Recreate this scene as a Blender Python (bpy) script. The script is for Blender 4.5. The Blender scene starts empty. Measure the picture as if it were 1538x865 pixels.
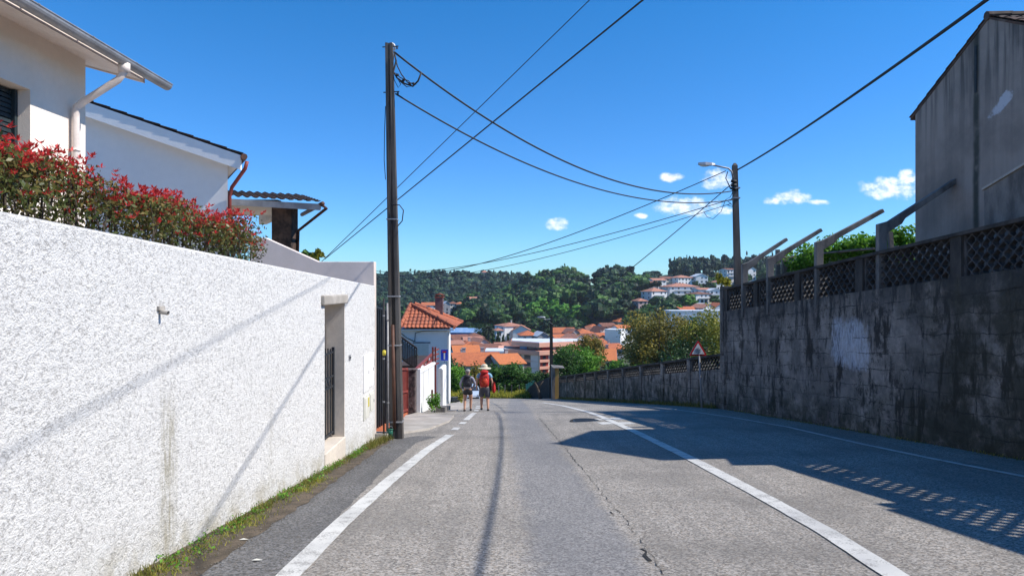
import bpy, bmesh, math, random
import numpy as np
from mathutils import Vector, Matrix, Quaternion
R = math.radians
random.seed(7)
rng = np.random.default_rng(11)
scene = bpy.context.scene
col = scene.collection
CAMZ = 1.6
F = 1025.0

# ---------------------------------------------------------------- design helpers
def P(px, py, d):
    """world point at depth d seen at photo pixel (px,py)"""
    return Vector(((px-769.0)/F*d, d, CAMZ-(py-432.5)/F*d))
def X(px, d): return (px-769.0)/F*d
def Z(py, d): return CAMZ-(py-432.5)/F*d

TD = [60, 75, 90, 110, 150, 200, 250, 300, 350, 400, 450, 500, 560, 600, 650, 700, 800, 900, 1000, 1300, 2200]
TP = [540, 700, 760, 850, 930, 1000, 1090, 1300]
TY = {   # row of the bare ground in the picture per distance
 540: [600, 598, 594, 588, 575, 555, 535, 520, 507, 498, 492, 487, 480, 474, 466, 456, 440, 426, 432, 440, 440],
 700: [600, 596, 592, 588, 575, 555, 535, 520, 507, 500, 494, 488, 480, 474, 466, 456, 438, 422, 430, 440, 440],
 760: [600, 595, 592, 588, 575, 556, 536, 520, 507, 500, 490, 476, 458, 450, 448, 446, 438, 424, 432, 440, 440],
 850: [600, 597, 594, 588, 575, 556, 536, 520, 507, 500, 480, 456, 433, 429, 434, 440, 444, 440, 440, 440, 440],
 930: [600, 598, 594, 588, 572, 553, 534, 518, 505, 494, 474, 452, 432, 424, 430, 436, 440, 440, 440, 440, 440],
 1000:[600, 598, 592, 584, 566, 546, 528, 509, 493, 474, 457, 442, 429, 421, 412, 420, 430, 438, 440, 440, 440],
 1090:[598, 594, 586, 576, 558, 538, 520, 503, 487, 470, 455, 441, 427, 418, 407, 412, 425, 436, 440, 440, 440],
 1300:[596, 590, 580, 568, 548, 528, 512, 497, 482, 468, 454, 440, 427, 418, 408, 412, 425, 436, 440, 440, 440]}
TZ = np.array([[CAMZ-(yy-432.5)/F*dd for yy, dd in zip(TY[p], TD)] for p in TP])
def prof(y):
    y = np.maximum(y, -40.0)
    return -.11*y - .04*((y-22)+np.sqrt((y-22)**2+4))/2
def gz(x, y):
    x = np.asarray(x, float); y = np.asarray(y, float)
    near = prof(y) + .03*np.clip(x-1, 0, 6)
    px = np.clip(769+F*x/np.maximum(y, 1.0), TP[0], TP[-1]-.01)
    i = np.clip(np.searchsorted(TP, px, side='right')-1, 0, len(TP)-2)
    tp = np.array(TP, float)
    t = (px-tp[i])/(tp[i+1]-tp[i]); t = t*t*(3-2*t)
    d = np.clip(y, TD[0], TD[-1]-.01)
    j = np.clip(np.searchsorted(TD, d, side='right')-1, 0, len(TD)-2)
    td = np.array(TD, float)
    s = (d-td[j])/(td[j+1]-td[j])
    a = TZ[i, j]*(1-s)+TZ[i, j+1]*s
    b = TZ[i+1, j]*(1-s)+TZ[i+1, j+1]*s
    far = a*(1-t)+b*t
    w = np.clip((y-58)/14, 0, 1); w = w*w*(3-2*w)
    return near*(1-w)+far*w
def g(x, y): return float(gz(x, y))

# ---------------------------------------------------------------- object helpers
def tag(o, label=None, cat=None, group=None, kind=None):
    if label: o['label'] = label
    if cat: o['category'] = cat
    if group: o['group'] = group
    if kind: o['kind'] = kind
    return o
def thing(name, label, cat, loc=(0, 0, 0), rz=0.0, group=None):
    o = bpy.data.objects.new(name, None); col.objects.link(o)
    o.location = loc; o.rotation_euler = (0, 0, rz); o.empty_display_size = .2
    return tag(o, label, cat, group)
def copy_tree(o, parent=None):
    c = o.copy(); col.objects.link(c); c.parent = parent
    for ch in list(o.children): copy_tree(ch, c)
    return c
def mesh_obj(name, verts, faces, mats, parent=None, mi=None, smooth=False, local=False):
    me = bpy.data.meshes.new(name)
    off = Vector((0, 0, 0))
    if parent is not None and not local:
        q = parent
        while q is not None: off += Vector(q.location); q = q.parent
    me.from_pydata([tuple(Vector(v)-off) for v in verts], [], faces)
    if not isinstance(mats, (list, tuple)): mats = [mats]
    for m in mats: me.materials.append(m)
    if mi is not None: me.polygons.foreach_set('material_index', mi)
    if smooth: me.polygons.foreach_set('use_smooth', [True]*len(me.polygons))
    me.update()
    o = bpy.data.objects.new(name, me); col.objects.link(o)
    if parent is not None: o.parent = parent
    return o
def bevel(o, w=.008, seg=2):
    m = o.modifiers.new('bevel', 'BEVEL'); m.width = w; m.segments = seg; m.limit_method = 'ANGLE'; m.angle_limit = R(40)
    return o
class MB:
    def __init__(s): s.v = []; s.f = []; s.mi = []; s.m = 0
    def add(s, vs, fs):
        b = len(s.v); s.v += [Vector(v) for v in vs]
        for f in fs: s.f.append([b+i for i in f]); s.mi.append(s.m)
        return s
    def hexa(s, c):
        return s.add(c, [(0, 3, 2, 1), (4, 5, 6, 7), (0, 1, 5, 4), (1, 2, 6, 5), (2, 3, 7, 6), (3, 0, 4, 7)])
    def box(s, x0, x1, y0, y1, z0, z1):
        return s.hexa([(x0, y0, z0), (x1, y0, z0), (x1, y1, z0), (x0, y1, z0), (x0, y0, z1), (x1, y0, z1), (x1, y1, z1), (x0, y1, z1)])
    def beam(s, a, b, w, h, up=(0, 0, 1), w2=None, h2=None):
        a = Vector(a); b = Vector(b); d = (b-a).normalized(); up = Vector(up)
        sd = d.cross(up)
        if sd.length < 1e-4: sd = d.cross(Vector((1, 0, 0)))
        sd.normalize(); u = sd.cross(d)
        w2 = w if w2 is None else w2; h2 = h if h2 is None else h2
        def ring(p, ww, hh): return [p-sd*ww/2-u*hh/2, p+sd*ww/2-u*hh/2, p+sd*ww/2+u*hh/2, p-sd*ww/2+u*hh/2]
        r0 = ring(a, w, h); r1 = ring(b, w2, h2)
        return s.add(r0+r1, [(0, 1, 2, 3), (7, 6, 5, 4), (0, 4, 5, 1), (1, 5, 6, 2), (2, 6, 7, 3), (3, 7, 4, 0)])
    def tube(s, pts, r, seg=8, cap=True):
        pts = [Vector(p) for p in pts]
        rs = r if isinstance(r, (list, tuple)) else [r]*len(pts)
        b = len(s.v); n = len(pts); up = None
        for i, p in enumerate(pts):
            d = (pts[min(i+1, n-1)]-pts[max(i-1, 0)]).normalized()
            if up is None:
                up = Vector((0, 0, 1)) if abs(d.z) < .9 else Vector((1, 0, 0))
            sd = d.cross(up).normalized(); up = sd.cross(d).normalized()
            for k in range(seg):
                t = 2*math.pi*k/seg
                s.v.append(p+sd*math.cos(t)*rs[i]+up*math.sin(t)*rs[i])
        for i in range(n-1):
            for k in range(seg):
                k2 = (k+1) % seg
                s.f.append([b+i*seg+k, b+i*seg+k2, b+(i+1)*seg+k2, b+(i+1)*seg+k]); s.mi.append(s.m)
        if cap:
            s.f.append([b+k for k in range(seg)][::-1]); s.mi.append(s.m)
            s.f.append([b+(n-1)*seg+k for k in range(seg)]); s.mi.append(s.m)
        return s
    def prism(s, poly, ext):
        """poly: list of 3D points, extruded by vector ext"""
        n = len(poly); ext = Vector(ext)
        vs = [Vector(p) for p in poly]; vs += [p+ext for p in vs]
        return s.add(vs, [list(range(n))[::-1], [n+i for i in range(n)]]+[[i, (i+1) % n, n+(i+1) % n, n+i] for i in range(n)])
    def ellipsoid(s, c, r, seg=12, rings=8, jit=0.0):
        c = Vector(c); vs = []; fs = []
        for i in range(rings+1):
            ph = math.pi*i/rings
            for k in range(seg):
                t = 2*math.pi*k/seg
                q = 1+random.uniform(-jit, jit)
                vs.append(c+Vector((r[0]*math.sin(ph)*math.cos(t)*q, r[1]*math.sin(ph)*math.sin(t)*q, r[2]*math.cos(ph)*q)))
        for i in range(rings):
            for k in range(seg):
                k2 = (k+1) % seg
                fs.append([i*seg+k, (i+1)*seg+k, (i+1)*seg+k2, i*seg+k2])
        return s.add(vs, fs)
    def build(s, name, mats, parent=None, smooth=False, local=False):
        return mesh_obj(name, s.v, s.f, mats, parent, s.mi, smooth, local)

# ---------------------------------------------------------------- material helpers
class NT:
    def __init__(s, nt): s.nt = nt; s.n = nt.nodes; s.l = nt.links
    def node(s, t, **kw):
        nd = s.n.new(t)
        for k, v in kw.items(): setattr(nd, k, v)
        return nd
    def put(s, sock, v):
        if isinstance(v, bpy.types.NodeSocket): s.l.new(v, sock)
        elif isinstance(v, (tuple, list)) and len(v) == 3 and sock.type == 'RGBA': sock.default_value = (*v, 1)
        else: sock.default_value = v
    def math(s, op, a, b=None, c=None, clamp=False):
        nd = s.node('ShaderNodeMath', operation=op, use_clamp=clamp)
        s.put(nd.inputs[0], a)
        if b is not None: s.put(nd.inputs[1], b)
        if c is not None: s.put(nd.inputs[2], c)
        return nd.outputs[0]
    def mix(s, f, a, b, blend='MIX'):
        nd = s.node('ShaderNodeMix', data_type='RGBA', blend_type=blend)
        s.put(nd.inputs[0], f); s.put(nd.inputs[6], a); s.put(nd.inputs[7], b)
        return nd.outputs[2]
    def ramp(s, v, lo, hi, a=0.0, b=1.0, smooth=True):
        nd = s.node('ShaderNodeMapRange'); nd.interpolation_type = 'SMOOTHSTEP' if smooth else 'LINEAR'
        s.put(nd.inputs[0], v); s.put(nd.inputs[1], lo); s.put(nd.inputs[2], hi); s.put(nd.inputs[3], a); s.put(nd.inputs[4], b)
        return nd.outputs[0]
    def noise(s, vec, scale, detail=4, rough=.55, out=0, dist=0.0):
        nd = s.node('ShaderNodeTexNoise'); s.put(nd.inputs['Vector'], vec)
        nd.inputs['Scale'].default_value = scale; nd.inputs['Detail'].default_value = detail
        nd.inputs['Roughness'].default_value = rough; nd.inputs['Distortion'].default_value = dist
        return nd.outputs[out]
    def voro(s, vec, scale, feature='F1', out='Distance', rnd=1.0):
        nd = s.node('ShaderNodeTexVoronoi', feature=feature); s.put(nd.inputs['Vector'], vec)
        nd.inputs['Scale'].default_value = scale; nd.inputs['Randomness'].default_value = rnd
        return nd.outputs[out]
    def mapping(s, vec, scale=(1, 1, 1), loc=(0, 0, 0), rot=(0, 0, 0)):
        nd = s.node('ShaderNodeMapping'); s.put(nd.inputs['Vector'], vec)
        nd.inputs['Scale'].default_value = scale; nd.inputs['Location'].default_value = loc; nd.inputs['Rotation'].default_value = rot
        return nd.outputs[0]
    def coord(s, kind='Object'): return s.node('ShaderNodeTexCoord').outputs[kind]
    def pos(s): return s.node('ShaderNodeNewGeometry').outputs['Position']
    def sep(s, v):
        nd = s.node('ShaderNodeSeparateXYZ'); s.put(nd.inputs[0], v); return nd.outputs
    def comb(s, x, y, z):
        nd = s.node('ShaderNodeCombineXYZ')
        for i, v in enumerate((x, y, z)): s.put(nd.inputs[i], v)
        return nd.outputs[0]
    def bump(s, h, dist=.01, strength=1.0, nrm=None):
        nd = s.node('ShaderNodeBump'); s.put(nd.inputs['Height'], h)
        nd.inputs['Distance'].default_value = dist; nd.inputs['Strength'].default_value = strength
        if nrm is not None: s.put(nd.inputs['Normal'], nrm)
        return nd.outputs[0]
def new_mat(name):
    m = bpy.data.materials.new(name); m.use_nodes = True
    t = NT(m.node_tree); b = m.node_tree.nodes['Principled BSDF']
    return m, t, b
def setp(b, t, **kw):
    for k, v in kw.items(): t.put(b.inputs[k.replace('_', ' ')], v)
def simple(name, c1, c2=None, scale=3.0, rough=.8, bump=0.0, bscale=40.0, metallic=0.0, vstretch=1.0, lo=.35, hi=.65, spec=.3, fa=.25):
    m, t, b = new_mat(name)
    c2 = c2 if c2 else tuple(v*.75 for v in c1)
    co = t.coord()
    vec = t.mapping(co, (1, 1, 1/vstretch)) if vstretch != 1 else co
    n = t.ramp(t.noise(vec, scale, 6, .6), lo, hi)
    fine = t.noise(co, scale*9, 3, .6)
    c = t.mix(n, c1, c2)
    c = t.mix(t.ramp(fine, .3, .7, 0, fa), c, tuple(v*.6 for v in c1))
    setp(b, t, Base_Color=c, Roughness=rough, Metallic=metallic)
    b.inputs['Specular IOR Level'].default_value = spec
    if bump: t.put(b.inputs['Normal'], t.bump(t.noise(co, bscale, 4, .6), bump))
    return m
M = {}
USE_HAZE = True; SKY = .125; EXPO = .45
# ---------------------------------------------------------------- materials
def mk_stucco():
    m, t, b = new_mat('pebbledash white stucco')
    p = t.pos(); x, y, z = t.sep(p)[0:3]
    h = t.math('ADD', z, t.math('MULTIPLY', y, .11))          # height over the sloping ground
    cell = t.voro(p, 34.0, 'SMOOTH_F1')
    n1 = t.noise(p, 78, 4, .68); n2 = t.noise(p, 30, 3, .6)
    hh = t.math('ADD', t.math('MULTIPLY', n1, .7), t.math('MULTIPLY', n2, .9))
    pit = t.ramp(hh, .58, .84)                                 # 0 in the pits
    base = t.mix(pit, (.46, .445, .425), (.73, .715, .685))
    big = t.noise(p, .8, 5, .6)
    base = t.mix(t.ramp(big, .5, .75, 0, .28), base, (.62, .61, .57))
    # brown run-down stain below the drain, and a fainter one
    def stain(yc, w, z0, z1, f):
        wob = t.math('MULTIPLY', t.math('SUBTRACT', t.noise(t.mapping(p, (1, 3, .8)), 3, 3), .5), .25)
        dy = t.math('ABSOLUTE', t.math('ADD', t.math('SUBTRACT', y, yc), wob))
        a = t.ramp(dy, 0.0, w, 1, 0)
        bz = t.math('MULTIPLY', t.ramp(h, z0, z0+.5), t.ramp(h, z1-.5, z1, 1, 0))
        nn = t.ramp(t.noise(t.mapping(p, (1, 6, 1)), 5, 4, .7), .3, .65)
        return t.math('MULTIPLY', t.math('MULTIPLY', t.math('MULTIPLY', a, bz), nn), f)
    base = t.mix(stain(5.65, .22, -.3, 1.5, .9), base, (.33, .30, .22))
    base = t.mix(stain(8.1, .10, .0, 1.4, .35), base, (.4, .38, .32))
    low = t.math('MULTIPLY', t.ramp(h, 0.0, .42, 1, 0), t.ramp(t.noise(p, 4, 5, .65), .35, .65))
    base = t.mix(t.math('MULTIPLY', low, .75), base, (.40, .36, .27))
    drip = t.math('MULTIPLY', t.ramp(t.noise(t.mapping(p, (1, 4, .35)), 2.2, 4, .6), .56, .74), .22)
    base = t.mix(drip, base, (.5, .49, .46))
    setp(b, t, Base_Color=base, Roughness=.95)
    b.inputs['Specular IOR Level'].default_value = .15
    t.put(b.inputs['Normal'], t.bump(t.math('ADD', hh, t.math('MULTIPLY', t.noise(p, 3.5, 3, .5), 1.2)), .022, 1.0))
    return m
M['stucco'] = mk_stucco()

def mk_asphalt(name, tone, zone=False, dark=0.0):
    m, t, b = new_mat(name)
    p = t.pos()
    v1 = t.node('ShaderNodeTexVoronoi', feature='F1'); t.put(v1.inputs['Vector'], p); v1.inputs['Scale'].default_value = 62
    agg = t.sep(v1.outputs['Color'])[0]
    agg2 = t.noise(p, 190, 3, .7)
    f = t.math('ADD', t.math('MULTIPLY', agg, .6), t.math('MULTIPLY', agg2, .55))
    lo = tuple(v*.22 for v in tone); hi = tuple(min(.8, v*2.15) for v in tone)
    c = t.mix(t.ramp(f, .2, .95, smooth=False), lo, hi)
    hue = t.sep(v1.outputs['Color'])[1]
    c = t.mix(t.ramp(hue, .55, 1, 0, .30), c, (tone[0]*1.5, tone[1]*1.15, tone[2]*.78))
    big = t.noise(p, .55, 6, .6)
    c = t.mix(t.ramp(big, .40, .66, 0, .45), c, tuple(v*.56 for v in tone))
    streak = t.noise(t.mapping(p, (3.2, .12, 1)), 1.3, 4, .6)
    c = t.mix(t.ramp(streak, .46, .66, 0, .34), c, tuple(v*.62 for v in tone))
    spots = t.noise(p, 2.6, 5, .7)
    c = t.mix(t.ramp(spots, .62, .74, 0, .45), c, tuple(v*.50 for v in tone))
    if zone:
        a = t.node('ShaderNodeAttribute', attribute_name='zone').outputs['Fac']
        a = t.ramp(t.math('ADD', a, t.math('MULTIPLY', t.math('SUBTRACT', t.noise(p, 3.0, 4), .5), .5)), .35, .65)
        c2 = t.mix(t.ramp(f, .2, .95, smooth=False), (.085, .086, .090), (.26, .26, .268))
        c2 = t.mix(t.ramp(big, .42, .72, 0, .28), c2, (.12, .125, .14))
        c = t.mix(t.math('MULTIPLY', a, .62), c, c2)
    setp(b, t, Base_Color=c, Roughness=.88)
    b.inputs['Specular IOR Level'].default_value = .35
    t.put(b.inputs['Normal'], t.bump(f, .006, .8))
    return m
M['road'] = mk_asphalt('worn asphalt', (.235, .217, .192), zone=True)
M['road_dark'] = mk_asphalt('dark shoulder asphalt', (.115, .112, .108))
def mk_paint():
    m, t, b = new_mat('worn road paint')
    p = t.pos()
    n = t.math('ADD', t.math('MULTIPLY', t.noise(p, 60, 4, .7), .6), t.math('MULTIPLY', t.noise(p, 5, 4, .6), .5))
    wear = t.ramp(n, .55, .66)
    c = t.mix(t.ramp(t.noise(p, 1.2, 4), .4, .7), (.60, .585, .54), (.48, .47, .44))
    c = t.mix(t.math('MULTIPLY', wear, .85), c, (.24, .23, .21))
    setp(b, t, Base_Color=c, Roughness=.7)
    t.put(b.inputs['Normal'], t.bump(t.noise(p, 150, 3), .004))
    return m
M['paint'] = mk_paint()
def mk_alpha(name, c, amount, scale=6.0, lo=.35, hi=.65):
    m, t, b = new_mat(name)
    p = t.pos()
    e = t.node('ShaderNodeAttribute', attribute_name='edge').outputs['Fac']
    n = t.ramp(t.math('ADD', t.math('MULTIPLY', t.noise(p, scale, 5, .7), .5), t.math('MULTIPLY', t.noise(p, 120, 2, .7), .5)), lo, hi, .45, 1)
    a = t.math('MULTIPLY', t.math('MULTIPLY', t.ramp(e, 0.0, 1.0), n), amount)
    setp(b, t, Base_Color=c, Roughness=.8, Alpha=a)
    return m
M['skid'] = mk_alpha('tyre rubber on asphalt', (.045, .045, .05), .62)
M['crack'] = simple('tar in crack', (.02, .02, .02), (.035, .034, .032), 20, .9)

def mk_blockwall():
    m, t, b = new_mat('weathered concrete block')
    p = t.pos(); x, y, z = t.sep(p)[0:3]
    wp = t.noise(p, 1.3, 3, .5, out=1)
    vec = t.comb(y, t.math('ADD', z, t.math('MULTIPLY', y, .09)), 0.0)
    vec2 = t.mix(.17, vec, t.noise(p, 1.5, 7, .68, out=1))
    br = t.node('ShaderNodeTexBrick'); t.put(br.inputs['Vector'], vec2)
    br.inputs['Scale'].default_value = 1.0; br.inputs['Brick Width'].default_value = 2.3; br.inputs['Row Height'].default_value = .27
    br.inputs['Mortar Size'].default_value = .009; br.inputs['Mortar Smooth'].default_value = .3
    br.inputs['Color1'].default_value = (.37, .32, .275, 1); br.inputs['Color2'].default_value = (.27, .235, .205, 1); br.inputs['Mortar'].default_value = (.07, .065, .06, 1)
    c = br.outputs['Color']
    flat_ = t.mix(t.ramp(t.noise(p, 2.2, 9, .75), .35, .65), (.41, .35, .30), (.20, .175, .15))
    c = t.mix(t.ramp(t.noise(p, .7, 4, .6), .46, .60, .15, .75), flat_, c)
    clean = t.ramp(t.noise(p, .9, 8, .7), .42, .60)
    c = t.mix(clean, t.mix(.6, c, (.10, .092, .088)), c)
    run = t.noise(t.mapping(p, (1, 2.2, .55)), 1.5, 10, .72)
    c = t.mix(t.ramp(run, .51, .61, 0, .93), c, (.040, .035, .031))
    blot = t.noise(p, 2.0, 11, .78)
    c = t.mix(t.ramp(blot, .51, .61, 0, .85), c, (.050, .043, .036))
    cr = t.ramp(t.voro(t.mix(.35, p, wp), .45, 'DISTANCE_TO_EDGE'), .001, .006, 1, 0)
    sp = t.noise(p, 14, 4, .8)
    c = t.mix(t.ramp(sp, .62, .70, 0, .5), c, (.40, .38, .35))
    # whitewashed patch
    dy = t.math('DIVIDE', t.math('SUBTRACT', y, 14.55), .75); dz = t.math('DIVIDE', t.math('SUBTRACT', z, .42), .55)
    rr = t.math('ADD', t.math('POWER', dy, 4.0), t.math('POWER', dz, 4.0))
    wn = t.math('ADD', rr, t.math('MULTIPLY', t.math('SUBTRACT', t.noise(t.mapping(p, (1, 2, .8)), 2.6, 7, .75), .5), 4.6))
    c = t.mix(t.math('MULTIPLY', t.math('MULTIPLY', t.ramp(wn, .1, 1.3, 1, 0), t.ramp(t.noise(t.mapping(p, (1, 3, 1)), 6, 6, .75), .34, .62, .25, 1)), .8), c, (.60, .61, .66))
    # moss near the foot
    h = t.math('ADD', t.math('ADD', z, t.math('MULTIPLY', y, .11)), -.15)
    low = t.math('MULTIPLY', t.ramp(h, 0.0, 1.2, 1, 0), t.ramp(t.noise(p, 2.4, 6, .7), .35, .6))
    c = t.mix(t.math('MULTIPLY', low, .8), c, (.038, .042, .025))
    farr = t.ramp(t.math('ADD', y, t.math('MULTIPLY', t.noise(p, .8, 5, .6), 4)), 13.0, 15.5, 1, 0)
    c = t.mix(t.math('MULTIPLY', farr, t.ramp(t.noise(p, 1.1, 7, .7), .36, .56, .2, .85)), c, (.046, .043, .030))
    topd = t.ramp(t.math('ADD', z, t.math('MULTIPLY', y, .09)), 2.0, 2.9, 0, .75)
    c = t.mix(t.math('MULTIPLY', topd, t.ramp(t.noise(t.mapping(p, (1, 2, .5)), 2, 5, .65), .32, .55)), c, (.04, .04, .042))
    jn = t.math('MULTIPLY', t.math('MULTIPLY', br.outputs['Fac'], t.ramp(t.noise(p, 1.9, 6, .7), .46, .58)), .62)
    c = t.mix(jn, c, (.030, .027, .024))
    setp(b, t, Base_Color=c, Roughness=.95)
    b.inputs['Specular IOR Level'].default_value = .15
    hgt = t.math('ADD', t.math('MULTIPLY', t.noise(p, 9, 6, .7), .5), t.math('MULTIPLY', t.math('MULTIPLY', t.math('SUBTRACT', 1.0, br.outputs['Fac']), .4), t.ramp(t.noise(p, 1.2, 4), .4, .6)))
    t.put(b.inputs['Normal'], t.bump(hgt, .05, 1.0))
    return m
M['block'] = mk_blockwall()
M['wallcap'] = simple('blackened cast coping', (.085, .075, .066), (.036, .033, .03), 3, .95, .01, 25, vstretch=2.5)
M['lattice'] = simple('dark cast lattice', (.10, .096, .092), (.035, .033, .033), 4, .95, .01, 30)
M['oldconc'] = simple('old bare concrete', (.24, .22, .20), (.09, .085, .08), 3, .95, .01, 25, vstretch=2.5)
M['conc'] = simple('pale concrete', (.46, .42, .37), (.33, .30, .26), 2, .92, .006, 35)
M['poleconc'] = simple('grey pole concrete', (.15, .135, .12), (.075, .066, .06), 3, .92, .005, 50, vstretch=6)
def mk_render():
    m, t, b = new_mat('grey cement render')
    p = t.pos(); x, y, z = t.sep(p)[0:3]
    c = t.mix(t.ramp(t.noise(p, .7, 7, .62), .38, .66), (.33, .275, .235), (.21, .178, .155))
    run = t.noise(t.mapping(p, (1, 3.5, .22)), 1.6, 6, .6)
    top = t.ramp(z, 4.2, 6.6)
    c = t.mix(t.math('MULTIPLY', t.ramp(run, .42, .62), t.math('ADD', t.math('MULTIPLY', top, .75), .12)), c, (.045, .043, .042))
    # run-off stain below the slit
    dy = t.math('ABSOLUTE', t.math('ADD', t.math('SUBTRACT', y, 12.94), t.math('MULTIPLY', t.math('SUBTRACT', t.noise(p, 1.2, 3), .5), .12)))
    c = t.mix(t.math('MULTIPLY', t.ramp(dy, .03, .13, 1, 0), t.ramp(t.noise(p, 3, 4), .3, .5, .55, .95)), c, (.04, .045, .035))
    wn = t.math('ADD', t.math('ADD', t.math('POWER', t.math('DIVIDE', t.math('SUBTRACT', y, 12.27), .36), 2.0),
                t.math('POWER', t.math('DIVIDE', t.math('SUBTRACT', t.math('ADD', z, t.math('MULTIPLY', y, .55)), 11.66), .15), 2.0)),
                t.math('MULTIPLY', t.math('SUBTRACT', t.noise(p, 4, 5, .7), .5), 4))
    c = t.mix(t.math('MULTIPLY', t.ramp(wn, .3, .9, 1, 0), .8), c, (.55, .56, .60))
    setp(b, t, Base_Color=c, Roughness=.95)
    t.put(b.inputs['Normal'], t.bump(t.noise(p, 14, 6, .7), .015))
    return m
M['render_grey'] = mk_render()
M['cream'] = simple('cream render', (.84, .74, .64), (.80, .70, .60), 1.5, .9, .003, 60, fa=.08)
M['white'] = simple('white render', (.84, .82, .79), (.81, .79, .76), .8, .9, .003, 60, fa=.07)
M['whitewall2'] = simple('streaked whitewash', (.74, .73, .70), (.42, .40, .37), 2.5, .92, .006, 40, vstretch=5, lo=.48, hi=.75)
M['beige'] = simple('beige plaster', (.68, .60, .50), (.58, .51, .43), 2, .9, .003, 50)
M['pinkish'] = simple('rosy parapet plaster', (.74, .64, .58), (.68, .59, .53), 1.5, .9, .003, 50, fa=.1)
M['shutter'] = simple('dark roller shutter', (.03, .045, .05), (.02, .03, .035), 3, .45)
M['gutter'] = simple('grey metal gutter', (.36, .36, .37), (.24, .24, .25), 4, .5, metallic=.3)
M['pipe_white'] = simple('painted downpipe', (.80, .70, .63), (.74, .64, .57), 4, .6)
M['black'] = simple('black cable', (.018, .018, .02), (.03, .03, .032), 8, .6)
M['darkiron'] = simple('dark iron', (.03, .035, .045), (.05, .055, .06), 8, .5, metallic=.4)
M['redpaint'] = simple('oxide red paint', (.26, .055, .04), (.17, .035, .03), 5, .55)
M['brown'] = simple('brown metal', (.12, .055, .035), (.07, .035, .025), 6, .6)
M['darkwood'] = simple('dark brown wood', (.075, .05, .04), (.04, .03, .026), 5, .8)
M['stone'] = simple('brown rubble stone', (.10, .062, .045), (.03, .022, .018), 6, .95, .03, 12)
M['stone2'] = simple('mottled grey stone', (.16, .12, .11), (.035, .03, .03), 7, .95, .03, 14)
M['brick'] = simple('terracotta paving', (.52, .15, .06), (.42, .12, .05), 5, .85, .005, 40)
M['green_plastic'] = simple('green plastic', (.02, .13, .09), (.015, .09, .06), 5, .5)
M['yellow'] = simple('yellow plastic', (.62, .52, .05), None, 5, .5)
M['ochre'] = simple('ochre board', (.42, .26, .08), (.34, .21, .07), 3, .8, vstretch=4)
M['metal'] = simple('galvanised steel', (.42, .42, .42), (.32, .32, .33), 5, .45, metallic=.6)
M['signblue'] = simple('blue sign sheeting', (.01, .075, .62), (.01, .06, .52), 2, .35)
M['signwhite'] = simple('white sign sheeting', (.80, .78, .74), (.74, .72, .68), 2, .35)
M['signred'] = simple('red sign sheeting', (.62, .03, .03), (.5, .02, .02), 2, .35)
M['panelwhite'] = simple('pale meter cover', (.70, .68, .60), (.62, .60, .52), 5, .5)
M['glass'] = simple('dark window glass', (.03, .04, .055), (.05, .06, .075), .5, .12, spec=.6)
M['bluepaint'] = simple('blue paint', (.06, .16, .45), (.04, .12, .36), 1, .6)
M['grit'] = simple('pale grit', (.20, .18, .15), (.12, .11, .09), 60, .95)
M['soil'] = simple('dirt and gravel', (.15, .115, .08), (.075, .06, .042), 6, .98, .02, 45)
M['trunk'] = simple('bark', (.10, .08, .06), (.05, .04, .032), 3, .95, .03, 12, vstretch=4)
M['terrain'] = simple('scrub and field', (.085, .10, .04), (.055, .065, .03), .05, 1.0)
M['skin'] = simple('skin', (.50, .28, .19), (.46, .25, .17), 6, .6)
def roofmat(name, c1, c2, stripe=True):
    m, t, b = new_mat(name)
    co = t.coord(); x, y, z = t.sep(co)[0:3]
    c = t.mix(t.ramp(t.noise(co, 1.1, 6, .65), .35, .68), c1, c2)
    c = t.mix(t.ramp(t.noise(co, 7, 4, .7), .45, .75, 0, .5), c, tuple(v*.45 for v in c1))
    c = t.mix(t.ramp(t.noise(co, 3, 3, .7), .55, .8, 0, .35), c, (.28, .22, .17))
    setp(b, t, Base_Color=c, Roughness=.9)
    w1 = t.node('ShaderNodeTexWave', wave_type='BANDS', bands_direction='X'); t.put(w1.inputs['Vector'], co); w1.inputs['Scale'].default_value = 1.4
    t.put(b.inputs['Normal'], t.bump(w1.outputs['Fac'], .06 if stripe else .004))
    return m
M['tile'] = roofmat('orange clay tile', (.58, .17, .06), (.42, .12, .05))
M['tile_bright'] = roofmat('bright orange clay tile', (.66, .20, .06), (.55, .17, .06))
M['tile_pale'] = roofmat('faded pink clay tile', (.50, .23, .15), (.40, .17, .11))
M['tile_brown'] = roofmat('brown clay tile', (.26, .105, .065), (.17, .075, .05))
M['tile_near'] = roofmat('weathered red clay tile', (.44, .13, .06), (.24, .075, .045), stripe=False)
M['tile_dark'] = roofmat('dark mossy clay tile', (.11, .06, .04), (.045, .032, .026), stripe=False)
M['tile_roseold'] = roofmat('rosy grey clay tile', (.36, .17, .15), (.25, .13, .12), stripe=False)
M['metalroof'] = simple('blue sheet roof', (.13, .27, .50), (.30, .42, .58), .6, .5)
M['flatroof'] = simple('pale flat roof', (.66, .70, .72), (.5, .55, .6), .5, .8)
M['salmon'] = simple('salmon render', (.80, .41, .28), (.74, .37, .26), .7, .9)
M['redrender'] = simple('brick red render', (.42, .075, .055), (.34, .06, .05), .7, .9)
M['housewhite'] = simple('far white render', (.80, .78, .76), (.74, .72, .70), .35, .9)
M['housecream'] = simple('far cream render', (.68, .62, .52), (.58, .53, .45), .35, .9)
M['housegrey'] = simple('far grey render', (.38, .37, .37), (.30, .29, .29), .35, .9)
M['housepink'] = simple('far pink render', (.62, .46, .42), (.54, .40, .37), .35, .9)
M['houseblue'] = simple('far slate blue render', (.10, .14, .22), (.08, .11, .18), .35, .9)

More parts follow.
